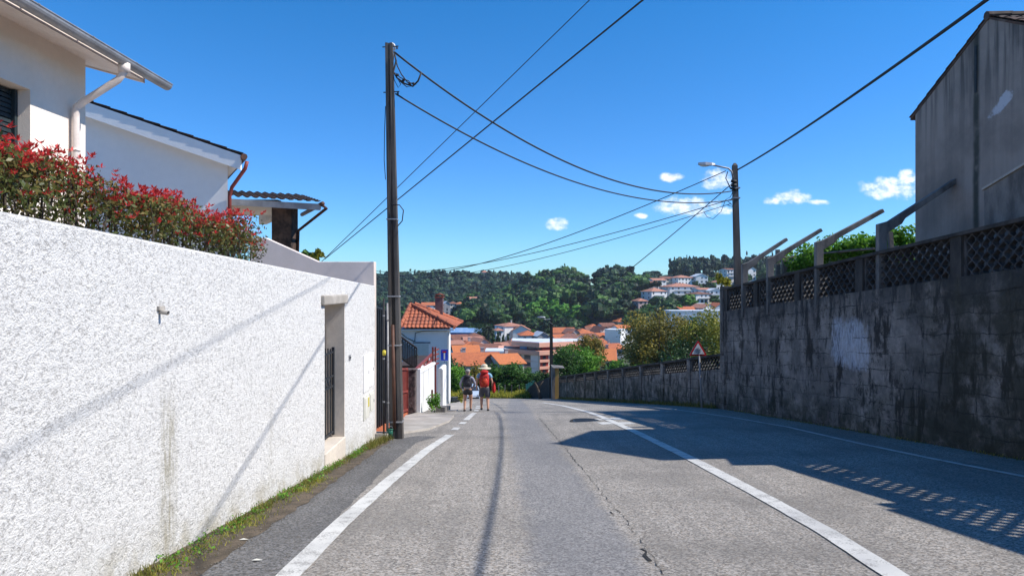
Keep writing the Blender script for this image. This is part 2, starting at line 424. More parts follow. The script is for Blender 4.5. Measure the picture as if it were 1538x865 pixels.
def foliage(name, c1, c2, c3, trans=.35, rough=.55, hi=None):
    """c1 dark, c2 mid, c3 light by the leaf's own tint attribute"""
    m, t, b = new_mat(name)
    a = t.node('ShaderNodeAttribute', attribute_name='tint').outputs['Fac']
    n = t.noise(t.coord(), 1.7, 3, .6)
    a = t.math('ADD', a, t.math('MULTIPLY', t.math('SUBTRACT', n, .5), .35))
    c = t.mix(t.ramp(a, .05, .5, smooth=False), c1, c2)
    c = t.mix(t.ramp(a, .5, .95, smooth=False), c, c3)
    setp(b, t, Base_Color=c, Roughness=rough)
    b.inputs['Specular IOR Level'].default_value = .25
    tr = t.node('ShaderNodeBsdfTranslucent'); t.put(tr.inputs[0], t.mix(.35, c, c3))
    mx = t.node('ShaderNodeMixShader'); mx.inputs[0].default_value = trans
    t.l.new(b.outputs[0], mx.inputs[1]); t.l.new(tr.outputs[0], mx.inputs[2])
    t.l.new(mx.outputs[0], t.n['Material Output'].inputs['Surface'])
    return m
M['fol_dark'] = foliage('dark forest leaves', (.006, .018, .008), (.022, .058, .014), (.095, .19, .040), .2)
M['fol_blue'] = foliage('blue green pine needles', (.008, .024, .018), (.018, .048, .024), (.060, .115, .045), .2)
M['fol_mid'] = foliage('mid green leaves', (.014, .045, .008), (.040, .110, .018), (.090, .20, .030))
M['fol_bright'] = foliage('bright green leaves', (.030, .095, .010), (.09, .23, .020), (.18, .38, .04))
M['fol_olive'] = foliage('olive yellow leaves', (.040, .050, .010), (.17, .16, .028), (.42, .31, .055))
M['fol_yellow'] = foliage('yellow green leaves', (.05, .085, .012), (.21, .22, .028), (.42, .38, .06))
M['fol_rust'] = foliage('rust tinged leaves', (.04, .070, .012), (.19, .16, .025), (.42, .25, .04))
M['fol_grove'] = foliage('sunlit grove leaves', (.030, .10, .012), (.09, .24, .022), (.17, .38, .04), .25)
M['grass'] = foliage('grass blades', (.07, .09, .015), (.16, .17, .03), (.34, .27, .08), .3)
M['drygrass'] = foliage('verge grass and flowers', (.09, .14, .015), (.26, .28, .03), (.52, .44, .07), .3)
M['palm'] = foliage('palm fronds', (.02, .035, .015), (.045, .06, .03), (.13, .13, .07), .2)

# ---------------------------------------------------------------- foliage geometry
def leaf_arrays(cent, out, size, aspect=1.8, r=rng, spread=.9, curl=0.0):
    n = len(cent)
    nr = out + r.normal(0, spread, (n, 3)); nr /= np.linalg.norm(nr, axis=1)[:, None]+1e-9
    a = r.normal(0, 1, (n, 3)); a -= nr*np.sum(a*nr, axis=1)[:, None]; a /= np.linalg.norm(a, axis=1)[:, None]+1e-9
    b = np.cross(nr, a)
    s = (size*(0.65+.7*r.random(n)))[:, None] if np.ndim(size) == 0 else (size*(0.65+.7*r.random(n)))[:, None]
    L = a*s; W = b*s/aspect
    v = np.empty((n, 4, 3))
    v[:, 0] = cent-L*.5; v[:, 1] = cent+W*.5-L*.05; v[:, 2] = cent+L*.5-nr*s*curl; v[:, 3] = cent-W*.5-L*.05
    return v.reshape(-1, 3)
def quads_obj(name, v, tint, mat, parent=None, loc=None):
    n = len(v)//4
    if parent is not None:
        off = np.array(parent.location); v = v-off
    me = bpy.data.meshes.new(name)
    me.vertices.add(len(v)); me.vertices.foreach_set('co', v.astype(np.float32).ravel())
    me.loops.add(len(v)); me.loops.foreach_set('vertex_index', np.arange(len(v), dtype=np.int32))
    me.polygons.add(n); me.polygons.foreach_set('loop_start', np.arange(0, len(v), 4, dtype=np.int32))
    me.polygons.foreach_set('loop_total', np.full(n, 4, dtype=np.int32))
    me.materials.append(mat)
    at = me.attributes.new('tint', 'FLOAT', 'FACE'); at.data.foreach_set('value', tint.astype(np.float32))
    me.update(); me.validate()
    o = bpy.data.objects.new(name, me); col.objects.link(o)
    if parent is not None: o.parent = parent
    return o
_cs_v = []; _cs_f = []
def _mk_cubesphere():
    idx = {}; n = 3
    for ax in range(3):
        for sg in (-1, 1):
            for i in range(n):
                for j in range(n):
                    q = []
                    for (a, b) in ((i, j), (i+1, j), (i+1, j+1), (i, j+1)):
                        p = [0, 0, 0]; p[ax] = sg; p[(ax+1) % 3] = -1+2*a/n; p[(ax+2) % 3] = -1+2*b/n
                        key = tuple(round(v, 4) for v in p)
                        if key not in idx:
                            idx[key] = len(_cs_v); v = np.array(p, float); _cs_v.append(v/np.linalg.norm(v))
                        q.append(idx[key])
                    _cs_f.append(q if sg > 0 else q[::-1])
_mk_cubesphere(); _cs_v = np.array(_cs_v); _cs_f = np.array(_cs_f)
def lumps(c, rad, nclump, size, r, clump=.42, shape='round', per=16, jit=.22):
    """crown of lumpy leaf masses with coherent lit and shaded sides plus loose leaf sprays on their skin"""
    c = np.array(c); rad = np.array(rad); V = []; T = []
    for i in range(nclump):
        d = r.normal(0, 1, 3); d /= np.linalg.norm(d); p = d*(r.random()**.4)*(1-clump*.6)
        if shape == 'cone':
            hgt = r.random()**1.1*2-1; w = (1-hgt)/2*.9+.08; an = r.random()*6.283; p = np.array([math.cos(an)*w*.5, math.sin(an)*w*.5, hgt])
        if shape == 'dome': p[2] = abs(p[2])*1.1-.3
        cr = clump*(.55+.7*r.random())*(1 if shape != 'cone' else .35+.6*(1-p[2])/2)
        vv = _cs_v*(1+r.normal(0, jit, len(_cs_v)))[:, None]
        pts = (p+vv*cr*.92)*rad+c
        V.append(pts[_cs_f].reshape(-1, 3)); tn = r.normal(.42, .16); T.append(np.clip(tn+r.normal(0, .10, len(_cs_f)), 0, 1))
        dd = r.normal(0, 1, (per, 3)); dd /= np.linalg.norm(dd, axis=1)[:, None]
        lp = (p+dd*cr*(.9+.25*r.random((per, 1))))*rad+c
        V.append(leaf_arrays(lp, dd, size, 1.5, r, .45)); T.append(np.clip(tn+.1+r.normal(0, .15, per), 0, 1))
    return np.concatenate(V), np.concatenate(T)
def crown_arrays(c, rad, nclump=22, per=70, size=.3, r=rng, clump=.38, shape='round', flat=1.0, spread=.9):
    """leaf clumps through the crown volume; the outline stays uneven"""
    c = np.array(c); rad = np.array(rad)
    V = []; T = []
    for i in range(nclump):
        d = r.normal(0, 1, 3); d /= np.linalg.norm(d)
        q = r.random()**.45
        p = d*q*(1-clump*.55)
        if shape == 'cone': 
            hgt = r.random()**1.2*2-1; w = (1-hgt)/2*.9+.1
            an = r.random()*6.283; p = np.array([math.cos(an)*w*r.random()**.5*.8, math.sin(an)*w*r.random()**.5*.8, hgt])
        if shape == 'dome': p[2] = abs(p[2])*1.1-.35
        cr = clump*(.6+.7*r.random())
        if shape == 'cone': cr *= .35+.6*(1-p[2])/2
        n = int(per*(.6+.8*r.random()))
        dd = r.normal(0, 1, (n, 3)); dd /= np.linalg.norm(dd, axis=1)[:, None]
        dd[:, 2] *= flat
        rr = (.45+.6*r.random(n))[:, None]
        pts = (p+dd*rr*cr)*rad+c
        V.append(leaf_arrays(pts, dd*.9+np.array([0, 0, .25]), size, 1.7, r, spread))
        T.append(np.clip(r.normal(.45, .2)+r.normal(0, .12, n)+.12*dd[:, 2], 0, 1))
    return np.concatenate(V), np.concatenate(T)
def tree(name, label, x, y, h, w, mat, trunk_h=.35, group=None, nclump=22, per=70, size=.3, shape='round', seed=None, cat='tree', z=None, clump=.38, depth=None, trunk=True, flat=1.0, spread=.6, lumpy=False):
    r = np.random.default_rng(seed if seed is not None else int(abs(x*31+y*17))+1)
    z0 = (g(x, y)-.15) if z is None else z
    t = thing(name, label, cat, (x, y, z0), 0, group)
    ch = h*(1-trunk_h); cz = z0+h*trunk_h+ch/2
    dp = w if depth is None else depth
    if trunk:
        mb = MB(); tr = max(.05, h*.022)
        px_, py_ = x, y; pts = [(x, y, z0)]
        for k in range(1, 5):
            px_ += r.normal(0, .02)*h*.5; py_ += r.normal(0, .02)*h*.5; pts.append((px_, py_, z0+h*.75*k/4))
        mb.tube(pts, [tr*1.3, tr, tr*.8, tr*.55, tr*.3], 7)
        for k in range(6):
            an = r.random()*6.28; j = 1+k % 3; b0 = Vector(pts[j])
            e = Vector((x+math.cos(an)*w*.32, y+math.sin(an)*dp*.32, cz+ch*(r.random()-.35)*.6))
            mid = (b0+e)/2+Vector((0, 0, -.04*h))
            mb.tube([b0, mid, e], [tr*.5, tr*.33, tr*.12], 5)
        mb.build('trunk', M['trunk'], t, True)
    if lumpy: V, T = lumps((x, y, cz), (w/2, dp/2, ch/2), nclump, size, r, clump, shape, per)
    else: V, T = crown_arrays((x, y, cz), (w/2, dp/2, ch/2), nclump, per, size, r, clump, shape, flat, spread)
    quads_obj('crown', V, T, mat, t)
    return t

# ---------------------------------------------------------------- tiled roof slope with real waves
def tile_slope(mb, A, B, U, prof_s, prof_t, pitch=.22, course=.36, amp=.035, seg=6, step=.018):
    """A->B eave, U unit vector up the slope; prof: allowed length up the slope as function of s"""
    A = Vector(A); B = Vector(B); U = Vector(U).normalized()
    L = (B-A).length; S = (B-A)/L; N = S.cross(U).normalized()
    if N.z < 0: N = -N
    ns = max(2, int(L/pitch*seg))
    prev = None
    tm = max(prof_t); nr = int(tm/course)+1
    rows = []
    for k in range(nr):
        rows += [(k*course, step), ((k+1)*course-1e-3, 0.0)]
    cols = []
    for i in range(ns+1):
        s = L*i/ns; lim = float(np.interp(s, prof_s, prof_t))
        w = abs(math.cos(math.pi*s/pitch))**1.4*amp
        colv = []
        for (t, st) in rows:
            tt = min(t, lim)
            colv.append(A+S*s+U*tt+N*(w+st))
        cols.append(colv)
    b = len(mb.v); m = len(rows)
    for cv in cols: mb.v += cv
    for i in range(ns):
        for j in range(m-1):
            a0, a1, a2, a3 = b+i*m+j, b+(i+1)*m+j, b+(i+1)*m+j+1, b+i*m+j+1
            if (mb.v[a0]-mb.v[a3]).length < 1e-5 and (mb.v[a1]-mb.v[a2]).length < 1e-5: continue
            mb.f.append([a0, a1, a2, a3]); mb.mi.append(mb.m)
    return mb
# ---------------------------------------------------------------- ground
def spaced(fine0, fine1, st, lo, hi, grow=1.09):
    a = list(np.arange(fine0, fine1+1e-6, st)); s = st
    while a[-1] < hi: s = min(s*grow, 22); a.append(a[-1]+s)
    s = st
    while a[0] > lo: s = min(s*grow, 22); a.insert(0, a[0]-s)
    return np.array(a)
def grid_obj(name, xs, ys, zf, mat, dz=0.0):
    Xg, Yg = np.meshgrid(xs, ys)
    Zg = zf(Xg, Yg)+dz
    v = np.stack([Xg, Yg, Zg], -1).reshape(-1, 3)
    nx = len(xs); ny = len(ys)
    i = np.arange(nx-1); j = np.arange(ny-1)
    I, J = np.meshgrid(i, j)
    a = (J*nx+I).ravel()
    f = np.stack([a, a+1, a+1+nx, a+nx], -1)
    me = bpy.data.meshes.new(name); me.from_pydata(v.tolist(), [], f.tolist()); me.materials.append(mat)
    me.polygons.foreach_set('use_smooth', [True]*len(f)); me.update()
    o = bpy.data.objects.new(name, me); col.objects.link(o); return o
def gz_terrain(x, y):
    z = gz(x, y)
    return np.where(y < 64, z-.07, z)
xs = spaced(-12, 12, 1.0, -1200, 1200); ys = spaced(-12, 90, 1.0, -250, 1300)
tag(grid_obj('ground', xs, ys, gz_terrain, M['terrain']), kind='structure')

def wx(y): return 7.5-.069*(y-10)           # road face of the tall wall
def wx2(y): return 6.7-(y-21.6)*.1037       # road face of the low wall
def xr(y): return wx(y)+.02 if y < 21.6 else (wx2(y)+.02 if y < 51.5 else np.interp(y, [51.5, 58, 62, 66], [3.6, 3.0, 0.5, -5]))
def xl(y): return float(np.interp(y, [-12, 14.3, 14.31, 20, 27, 33, 39, 46, 50, 55, 60, 66], [-2.9, -2.83, -3.35, -3.3, -3.3, -3.4, -3.4, -3.4, -5, -9, -20, -30]))
rows = list(np.arange(-12, 66.01, .3)); K = 60
v = []; zone = []
crk_px = [(1030, 905), (1000, 865), (975, 828), (935, 775), (905, 742), (880, 710), (860, 688), (845, 668), (825, 645), (808, 626), (798, 612)]
def ground_at(px, py):
    lo, hi = 2.5, 70.0
    k = (py-432.5)/F
    for _ in range(60):
        m = (lo+hi)/2
        if (CAMZ-g(X(px, m), m))/m > k: lo = m
        else: hi = m
    return Vector((X(px, lo), lo, g(X(px, lo), lo)))
crk = [ground_at(*p) for p in crk_px]
cy = [p.y for p in crk]; cx = [p.x for p in crk]
for y in rows:
    a, b = xl(y), float(xr(y))
    for k in range(K+1):
        x = a+(b-a)*k/K
        v.append((x, y, g(x, y)))
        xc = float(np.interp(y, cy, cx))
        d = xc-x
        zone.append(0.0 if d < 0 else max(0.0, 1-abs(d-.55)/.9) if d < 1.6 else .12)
f = [(j*(K+1)+i, j*(K+1)+i+1, (j+1)*(K+1)+i+1, (j+1)*(K+1)+i) for j in range(len(rows)-1) for i in range(K)]
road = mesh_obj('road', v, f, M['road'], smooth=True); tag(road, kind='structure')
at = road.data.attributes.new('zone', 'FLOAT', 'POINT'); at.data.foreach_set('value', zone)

def strip(name, pts, w, mat, dz, kind='structure', jit=0.0, soft=False, step=.2, seed=3):
    """ribbon following the ground; w may vary"""
    r = random.Random(seed)
    P2 = [Vector((p[0], p[1])) for p in pts]
    ws = w if isinstance(w, (list, tuple)) else [w]*len(P2)
    dense = []
    for i in range(len(P2)-1):
        n = max(1, int((P2[i+1]-P2[i]).length/step))
        for k in range(n): dense.append((P2[i].lerp(P2[i+1], k/n), ws[i]+(ws[i+1]-ws[i])*k/n))
    dense.append((P2[-1], ws[-1]))
    v = []; f = []; e = []
    us = [-.5, -.25, .25, .5] if soft else [-.5, .5]
    for i, (p, ww) in enumerate(dense):
        d = (dense[min(i+1, len(dense)-1)][0]-dense[max(i-1, 0)][0]).normalized(); n = Vector((d.y, -d.x))
        endf = min(1, i/4, (len(dense)-1-i)/4) if soft else 1
        for u in us:
            q = p+n*ww*u+n*r.uniform(-jit, jit)
            v.append((q.x, q.y, g(q.x, q.y)+dz)); e.append((0.0 if abs(u) == .5 else 1.0)*endf)
    m = len(us)
    for i in range(len(dense)-1):
        for k in range(m-1): f.append((i*m+k, i*m+k+1, (i+1)*m+k+1, (i+1)*m+k))
    o = mesh_obj(name, v, f, mat)
    if soft:
        at = o.data.attributes.new('edge', 'FLOAT', 'POINT'); at.data.foreach_set('value', e)
    return tag(o, kind=kind)
def gp(l): return [ground_at(*p)[0:2] for p in l]
# shoulder, verge
sh = gp([(330, 865), (445, 775), (540, 702), (598, 664), (640, 655)])
sh = [(sh[0][0]+.05, -4)]+[(sh[0][0]+.02, 2.5)]+sh
strip('road_shoulder', [(p[0]+.02, p[1]) for p in sh], [.92, .92, .92, .86, .80, .72, .5], M['road_dark'], .004, jit=.02)
strip('verge', [(-2.62, -5), (-2.62, 5), (-2.60, 8), (-2.62, 11), (-2.66, 14.2)], [.55, .52, .48, .40, .28], M['soil'], .009, jit=.035)
# painted lines
l1 = gp([(433, 865), (508, 790), (585, 722), (640, 677), (676, 653)])
dx = (l1[0][0]-l1[1][0])/(l1[0][1]-l1[1][1])
l1 = [(l1[0][0]-dx*9, l1[0][1]-9)]+l1
strip('edge_line', l1, .19, M['paint'], .009, jit=.004)
for a, b in (((682, 646), (687, 642)), ((693, 637), (697, 634)), ((700, 631), (713, 620)), ((715, 617.5), (716, 615.5)), ((717, 613.5), (717.5, 612)), ((718, 610.5), (718, 609.3))):
    p, q = gp([a, b]); strip('edge_line_dash', [p, q], .17, M['paint'], .009, step=.1)
l2 = gp([(1345, 865), (1243, 800), (1150, 748), (1040, 690), (953, 648), (903, 626), (870, 615.5), (846, 609.5), (815, 604.5)])
dx = (l2[0][0]-l2[1][0])/(l2[0][1]-l2[1][1])
l2 = [(l2[0][0]-dx*9, l2[0][1]-9)]+l2
strip('centre_line', l2, .19, M['paint'], .009, jit=.004)
l3 = gp([(1538, 716), (1400, 689), (1290, 666), (1181, 641), (1100, 627), (1024, 616.5), (960, 610)])
dx = (l3[0][0]-l3[1][0])/(l3[0][1]-l3[1][1])
l3 = [(l3[0][0]-dx*12, l3[0][1]-12)]+l3
strip('edge_line', l3, .10, M['paint'], .009, jit=.004)
for a, b in (((890, 629), (900, 631)), ((905, 634), (914, 637)), ((922, 627.5), (932, 630)), ((936, 634), (946, 637))):
    p, q = gp([a, b]); strip('worn_dash_mark', [p, q], .34, M['paint'], .005, step=.1)
'''
strip('tyre_mark', gp([(718, 875), (728, 820), (742, 765), (757, 715), (765, 685), (764, 662), (752, 645), (722, 633)]), [.17, .18, .2, .22, .22, .22, .2, .12], M['skid'], .005, soft=True)
strip('tyre_mark', gp([(722, 632), (750, 626), (764, 617), (766, 611), (758, 607)]), .2, M['skid'], .005, soft=True, step=.3)
strip('tyre_mark', gp([(806, 640), (795, 622), (782, 612), (770, 607)]), .3, M['skid'], .005, soft=True, step=.3)
'''
# cracks: thin broken tar-dark fissures
def crack(pts, w, seed, n=6):
    r = random.Random(seed); out = []; ws = []
    for i in range(len(pts)-1):
        a = Vector(pts[i]); b = Vector(pts[i+1]); k = max(2, int((b-a).length/.09))
        for q in range(k):
            p = a.lerp(b, q/k); out.append((p.x+r.uniform(-.022, .022), p.y+r.uniform(-.02, .02))); ws.append(w*r.choice([.15, .4, .6, 1.0, .3]))
    strip('road_crack', out, ws, M['crack'], .0055, step=.5)
crack([tuple(p[0:2]) for p in crk[1:6]], .009, 1)
crack([tuple(p[0:2]) for p in crk[5:10]], .016, 2)
crack(gp([(965, 824), (980, 848)]), .034, 3); crack(gp([(918, 768), (926, 779)]), .022, 4)
crack(gp([(665, 655), (730, 656), (775, 658)]), .03, 5)
crack(gp([(1030, 690), (1120, 735), (1230, 800), (1300, 850)]), .010, 8)
# manhole
p = ground_at(879, 632.5)
mh = thing('manhole_cover', 'dark round iron manhole cover in the sunlit lane left of the centre line', 'manhole cover', p)
mb = MB(); mb.tube([p+Vector((0, 0, -.03)), p+Vector((0, 0, .008))], .42, 28); mb.build('frame', M['crack'], mh)
mb = MB(); mb.tube([p+Vector((0, 0, -.02)), p+Vector((0, 0, .014))], .34, 28)
for k in range(6): mb.beam(p+Vector((-.28, -.25+k*.1, .016)), p+Vector((.28, -.25+k*.1, .016)), .03, .008)
mb.build('lid', M['darkiron'], mh)
# left pavement slab and tile landing beyond the pole
def slab(name, ptsxy, dz, mat, h=.05, label=None, cat=None, kind=None, parent=None):
    top = [(x, y, g(x, y)+dz) for x, y in ptsxy]
    mb = MB(); mb.prism([(a, b, c-h-.1) for a, b, c in top], (0, 0, h+.1))
    o = mb.build(name, mat, parent)
    return tag(o, label, cat, None, kind)
slab('driveway_ramp', [(-2.62, 15.2), (-2.0, 16.4), (-1.72, 18.6), (-1.75, 20.6), (-2.75, 21.7), (-3.0, 19.0)], .045, M['conc'], kind='structure')
slab('driveway_ramp', [(-3.0, 19.02), (-2.77, 21.75), (-3.05, 22.2), (-3.3, 20.0)], .05, M['conc'], kind='structure')
slab('tiled_landing', [(-3.45, 15.0), (-2.86, 15.6), (-3.02, 18.6), (-3.32, 21.7), (-3.8, 21.7), (-3.8, 15)], .07, M['brick'], kind='structure')
slab('pavement', [(-2.0, 24), (-1.9, 30), (-2.3, 37), (-3.35, 39.3), (-3.35, 28.3), (-3.0, 24)], .03, M['conc'], kind='structure')
kb = slab('kerb_block', [(-2.6, 23.2), (-2.28, 23.2), (-2.28, 25.4), (-2.6, 25.4)], .17, M['oldconc'], .1, 'short weathered kerb block beside the weeds at the foot of the white fence wall', 'kerb block')

# ---------------------------------------------------------------- white stucco wall (left)
def ltop(y): return 1.66-.037*(y-13.8)
lw = thing('stucco_wall', 'long white pebbledash garden wall along the left roadside with a gated opening', 'wall', (-2.85, 8, g(-2.85, 8)))
XW0, XW1 = -3.15, -2.85
def yz_piece(mb, y0, y1, zb0, zb1, zt0, zt1, x0=XW0, x1=XW1):
    mb.prism([(x1, y0, zb0), (x1, y1, zb1), (x1, y1, zt1), (x1, y0, zt0)], (x0-x1, 0, 0))
mb = MB()
yz_piece(mb, -7, 10.4, g(-2.8, -7)-.5, g(-2.8, 10.4)-.5, ltop(-7), ltop(10.4))
yz_piece(mb, 11.6, 14.2, g(-2.8, 11.6)-.5, g(-2.8, 14.2)-.5, ltop(11.6), ltop(14.2))
yz_piece(mb, 10.4, 11.6, 1.36, 1.36, ltop(10.4), ltop(11.6))
o = mb.build('wall', M['stucco'], lw)
bevel(o, .02)
mb = MB(); mb.box(-3.2, -2.79, 10.18, 11.64, 1.34, 1.49); bevel(mb.build('lintel', M['conc'], lw), .02)
mb = MB(); mb.box(-3.4, -2.83, 10.36, 11.62, -1.7, -.92); bevel(mb.build('doorstep', M['beige'], lw), .015)
mb = MB(); mb.box(-4.3, XW0-.003, 11.6, 11.75, -1.5, 1.6); mb.box(-4.3, XW0-.003, 10.25, 10.4, -1.5, 1.6); mb.box(-4.45, -4.3, 10.25, 11.75, -1.5, 1.6)
mb.box(XW0-.003, XW1+.004, 11.585, 11.61, -.92, 1.34)
mb.build('stair_lining', M['beige'], lw)
mb = MB()
for k in range(4): mb.box(-4.3, -3.4-k*.22, 10.4, 11.6, -1.5, -.9+k*.17)
mb.build('step', M['conc'], lw)
gt = thing('iron_gate', 'narrow dark blue iron bar gate standing in the opening of the white wall', 'gate', (-3.03, 11, -.92))
mb = MB()
for k in range(8): 
    yy = 10.46+k*.155; mb.tube([(-3.03, yy, -.86), (-3.03, yy, .56+.06*math.sin(k/7*math.pi))], .011, 6)
mb.build('bars', M['darkiron'], gt)
mb = MB()
for zz in (-.82, -.05, .12, .52): mb.beam((-3.03, 10.42, zz), (-3.03, 11.58, zz), .03, .03)
for yy in (10.43, 11.57): mb.beam((-3.03, yy, -.88), (-3.03, yy, .6), .04, .04)
mb.build('frame', M['darkiron'], gt)
mb = MB()
for k in range(5):
    c = Vector((-3.03, 10.65+k*.17, .035)); mb.tube([c+Vector((0, math.cos(t)*.055, math.sin(t)*.055)) for t in np.linspace(0, 6.28, 11)], .008, 5, False)
mb.build('scrollwork', M['darkiron'], gt)
# drain spout
q = P(246, 468, 5.52); q.x = -2.85
dr = thing('drain_spout', 'small cement drain spout sticking out of the white wall above a rusty stain', 'drain spout', q)
mb = MB(); mb.tube([q+Vector((-.05, 0, .01)), q+Vector((.075, -.01, -.012))], .018, 10, False); mb.build('pipe', M['conc'], dr)
mb = MB(); mb.tube([q+Vector((-.04, 0, .008)), q+Vector((.068, -.01, -.010))], .0125, 10); mb.build('pipe_bore', M['black'], dr)
mb = MB(); mb.box(q.x-.02, q.x+.022, q.y-.045, q.y+.045, q.z+.012, q.z+.045); mb.build('hood', M['conc'], dr)
# small box + meter covers at the far end of the wall
for (pxa, pya, w, h, mt, nm, lb, ct) in ((525, 537, .14, .10, 'gutter', 'letter_slot', 'tiny grey letter slot in the white wall right of the gate opening', 'letter slot'),):
    yy = -2.85/((pxa-769)/F); zz = Z(pya, yy)
    t_ = thing(nm, lb, ct, (-2.85, yy, zz))
    mb = MB(); mb.box(-2.9, -2.838, yy-w/2, yy+w/2, zz-h/2, zz+h/2); bevel(mb.build('plate', M[mt], t_), .006)
    mb = MB(); mb.box(-2.838, -2.832, yy-w*.35, yy+w*.35, zz-.012, zz+.016); mb.build('slot', M['black'], t_)
for i, (y0, y1, za, zb, lb) in enumerate(((13.05, 13.45, 590, 534, 'upper pale meter cover set in the end of the white wall, nearer the gate'),
        (13.52, 13.9, 582, 531, 'upper pale meter cover set in the end of the white wall, nearer the pole'),
        (13.05, 13.5, 632, 596, 'lower cream meter cabinet with a yellow tag in the end of the white wall'),
        (13.55, 13.95, 620, 590, 'lower greenish meter cabinet in the end of the white wall, nearer the pole'))):
    t_ = thing('meter_cabinet', lb, 'meter cabinet', (-2.85, (y0+y1)/2, Z(za, y0)), 0, 'meter covers in the wall end')
    z0, z1 = Z(za, y0), Z(zb, y0)
    mb = MB(); mb.box(-2.87, -2.825, y0, y1, z0, z1); bevel(mb.build('frame', M['white' if i < 2 else 'panelwhite'], t_), .006)
    mb = MB(); mb.box(-2.825, -2.812, y0+.04, y1-.04, z0+.04, z1-.04); bevel(mb.build('door', M['white' if i < 2 else 'panelwhite'], t_), .004)
    mb = MB()
    if i == 2: mb.m = 0; mb.box(-2.812, -2.806, y1-.16, y1-.07, z1-.24, z1-.06); mb.build('tag', M['yellow'], t_)
    else: mb.box(-2.812, -2.804, y1-.08, y1-.06, (z0+z1)/2-.03, (z0+z1)/2+.03); mb.build('latch', M['gutter'], t_)
# terrace behind
mb = MB(); mb.box(-40, XW0-.003, -10, 10.24, -3, 1.5); mb.box(-40, XW0-.003, 11.76, 14.1, -3.2, 1.48); mb.box(-40, -4.46, 10.24, 11.76, -3, 1.49); mb.box(-40, -5.5, 14.1, 24, -4, 1.4)
tag(mb.build('garden_terrace', M['conc']), kind='structure')

# ---------------------------------------------------------------- near house (left)
hA = thing('house', 'cream rendered house with dark roller shutter and deep eaves behind the red hedge', 'house', (-8, 3, 1.5))
mb = MB(); XA = -5.5; ze = 4.53
mb.box(XA-.3, XA, -8, 5.9, 1.4, ze); mb.box(XA-.3, XA, 7.79, 8.8, 1.4, ze); mb.box(XA-.3, XA, 5.9, 7.79, 1.4, 2.55); mb.box(XA-.3, XA, 5.9, 7.79, 3.86, ze)
mb.box(-14, XA-.3, 8.5, 8.8, 1.4, ze)
mb.prism([(-14, 8.8, ze), (XA, 8.8, ze), (-9.75, 8.8, ze+1.2)], (0, -.3, 0))
mb.build('wall', M['cream'], hA)
w_ = MB(); w_.box(XA-.31, XA-.24, 5.92, 7.77, 2.56, 3.85)
wo = w_.build('window', M['glass'], hA)
mb = MB()
for k in range(23): 
    zz = 2.58+k*.055; mb.prism([(XA-.2, 5.95, zz), (XA-.175, 5.95, zz+.004), (XA-.185, 5.95, zz+.048), (XA-.2, 5.95, zz+.05)], (0, 1.8, 0))
mb.build('shutter', M['shutter'], wo)
mb = MB(); mb.box(XA-.24, XA+.03, 5.88, 7.81, 2.50, 2.552); mb.build('sill', M['conc'], wo)
for ya_, yb_ in ((7.74, 7.787), (5.903, 5.95)): mb = MB(); mb.box(XA-.22, XA-.14, ya_, yb_, 2.56, 3.85); mb.build('shutter_rail', M['shutter'], wo)
mb = MB(); mb.prism([(XA, 0, ze), (-4.97, 0, 4.39), (-4.97, 0, 4.44), (XA, 0, ze+.06)], (0, 9.22, 0)); 
mb.prism([(XA, -8, ze), (-4.97, -8, 4.39), (-4.97, -8, 4.44), (XA, -8, ze+.06)], (0, 7.99, 0))
mb.prism([(XA, 8.801, ze), (-9.75, 8.801, ze+1.2), (-9.75, 8.801, ze+1.26), (XA, 8.801, ze+.06)], (0, .42, 0))
mb.build('soffit', M['pipe_white'], hA)
rf = MB()
U = Vector((-1, 0, .28)).normalized()
tile_slope(rf, (-4.93, -8, 4.475), (-4.93, 9.3, 4.475), U, [0, 18], [5.2, 5.2], pitch=.21, amp=.035, seg=6)
rfo = rf.build('roof', M['tile_roseold'], hA, False)
mb = MB(); mb.prism([(-4.96, 9.22, 4.44), (-9.8, 9.22, 5.79), (-9.8, 9.22, 5.70), (-4.96, 9.22, 4.36)], (0, -.04, 0)); mb.build('verge_board', M['pipe_white'], rfo)
gm = MB(); n = 9
for i in range(n):
    a0 = math.pi+math.pi*i/n; a1 = math.pi+math.pi*(i+1)/n
    for r0, r1 in ((.075, .069),):
        c = (-4.86, 4.455)
        gm.add([(c[0]+math.cos(a)*r, y, c[1]+math.sin(a)*r) for y in (-8, 9.62) for a, r in ((a0, r0), (a1, r0), (a1, r1), (a0, r1))], [(0, 1, 5, 4), (3, 2, 6, 7), (4, 5, 6, 7), (0, 3, 2, 1)])
gm.tube([(-4.785, -8, 4.462), (-4.785, 9.62, 4.462)], .009, 6)
for y in np.arange(.6, 9.6, .9): gm.box(-4.945, -4.775, y-.012, y+.012, 4.462, 4.472)
gu = gm.build('gutter', M['gutter'], hA)
mb = MB(); mb.tube([(-4.86, 8.55, 4.38), (-4.86, 8.55, 4.30), (-4.93, 8.54, 4.20), (-5.33, 8.5, 3.92), (-5.43, 8.5, 3.84), (-5.435, 8.5, 3.7), (-5.435, 8.5, 1.4)], .045, 10)
mb.tube([(-4.86, 8.55, 4.41), (-4.86, 8.55, 4.30)], .07, 10)
for zz in (3.3, 2.3): mb.tube([(-5.435, 8.5, zz), (-5.435, 8.5, zz+.03)], .055, 10)
mb.build('downpipe', M['pipe_white'], hA, True)

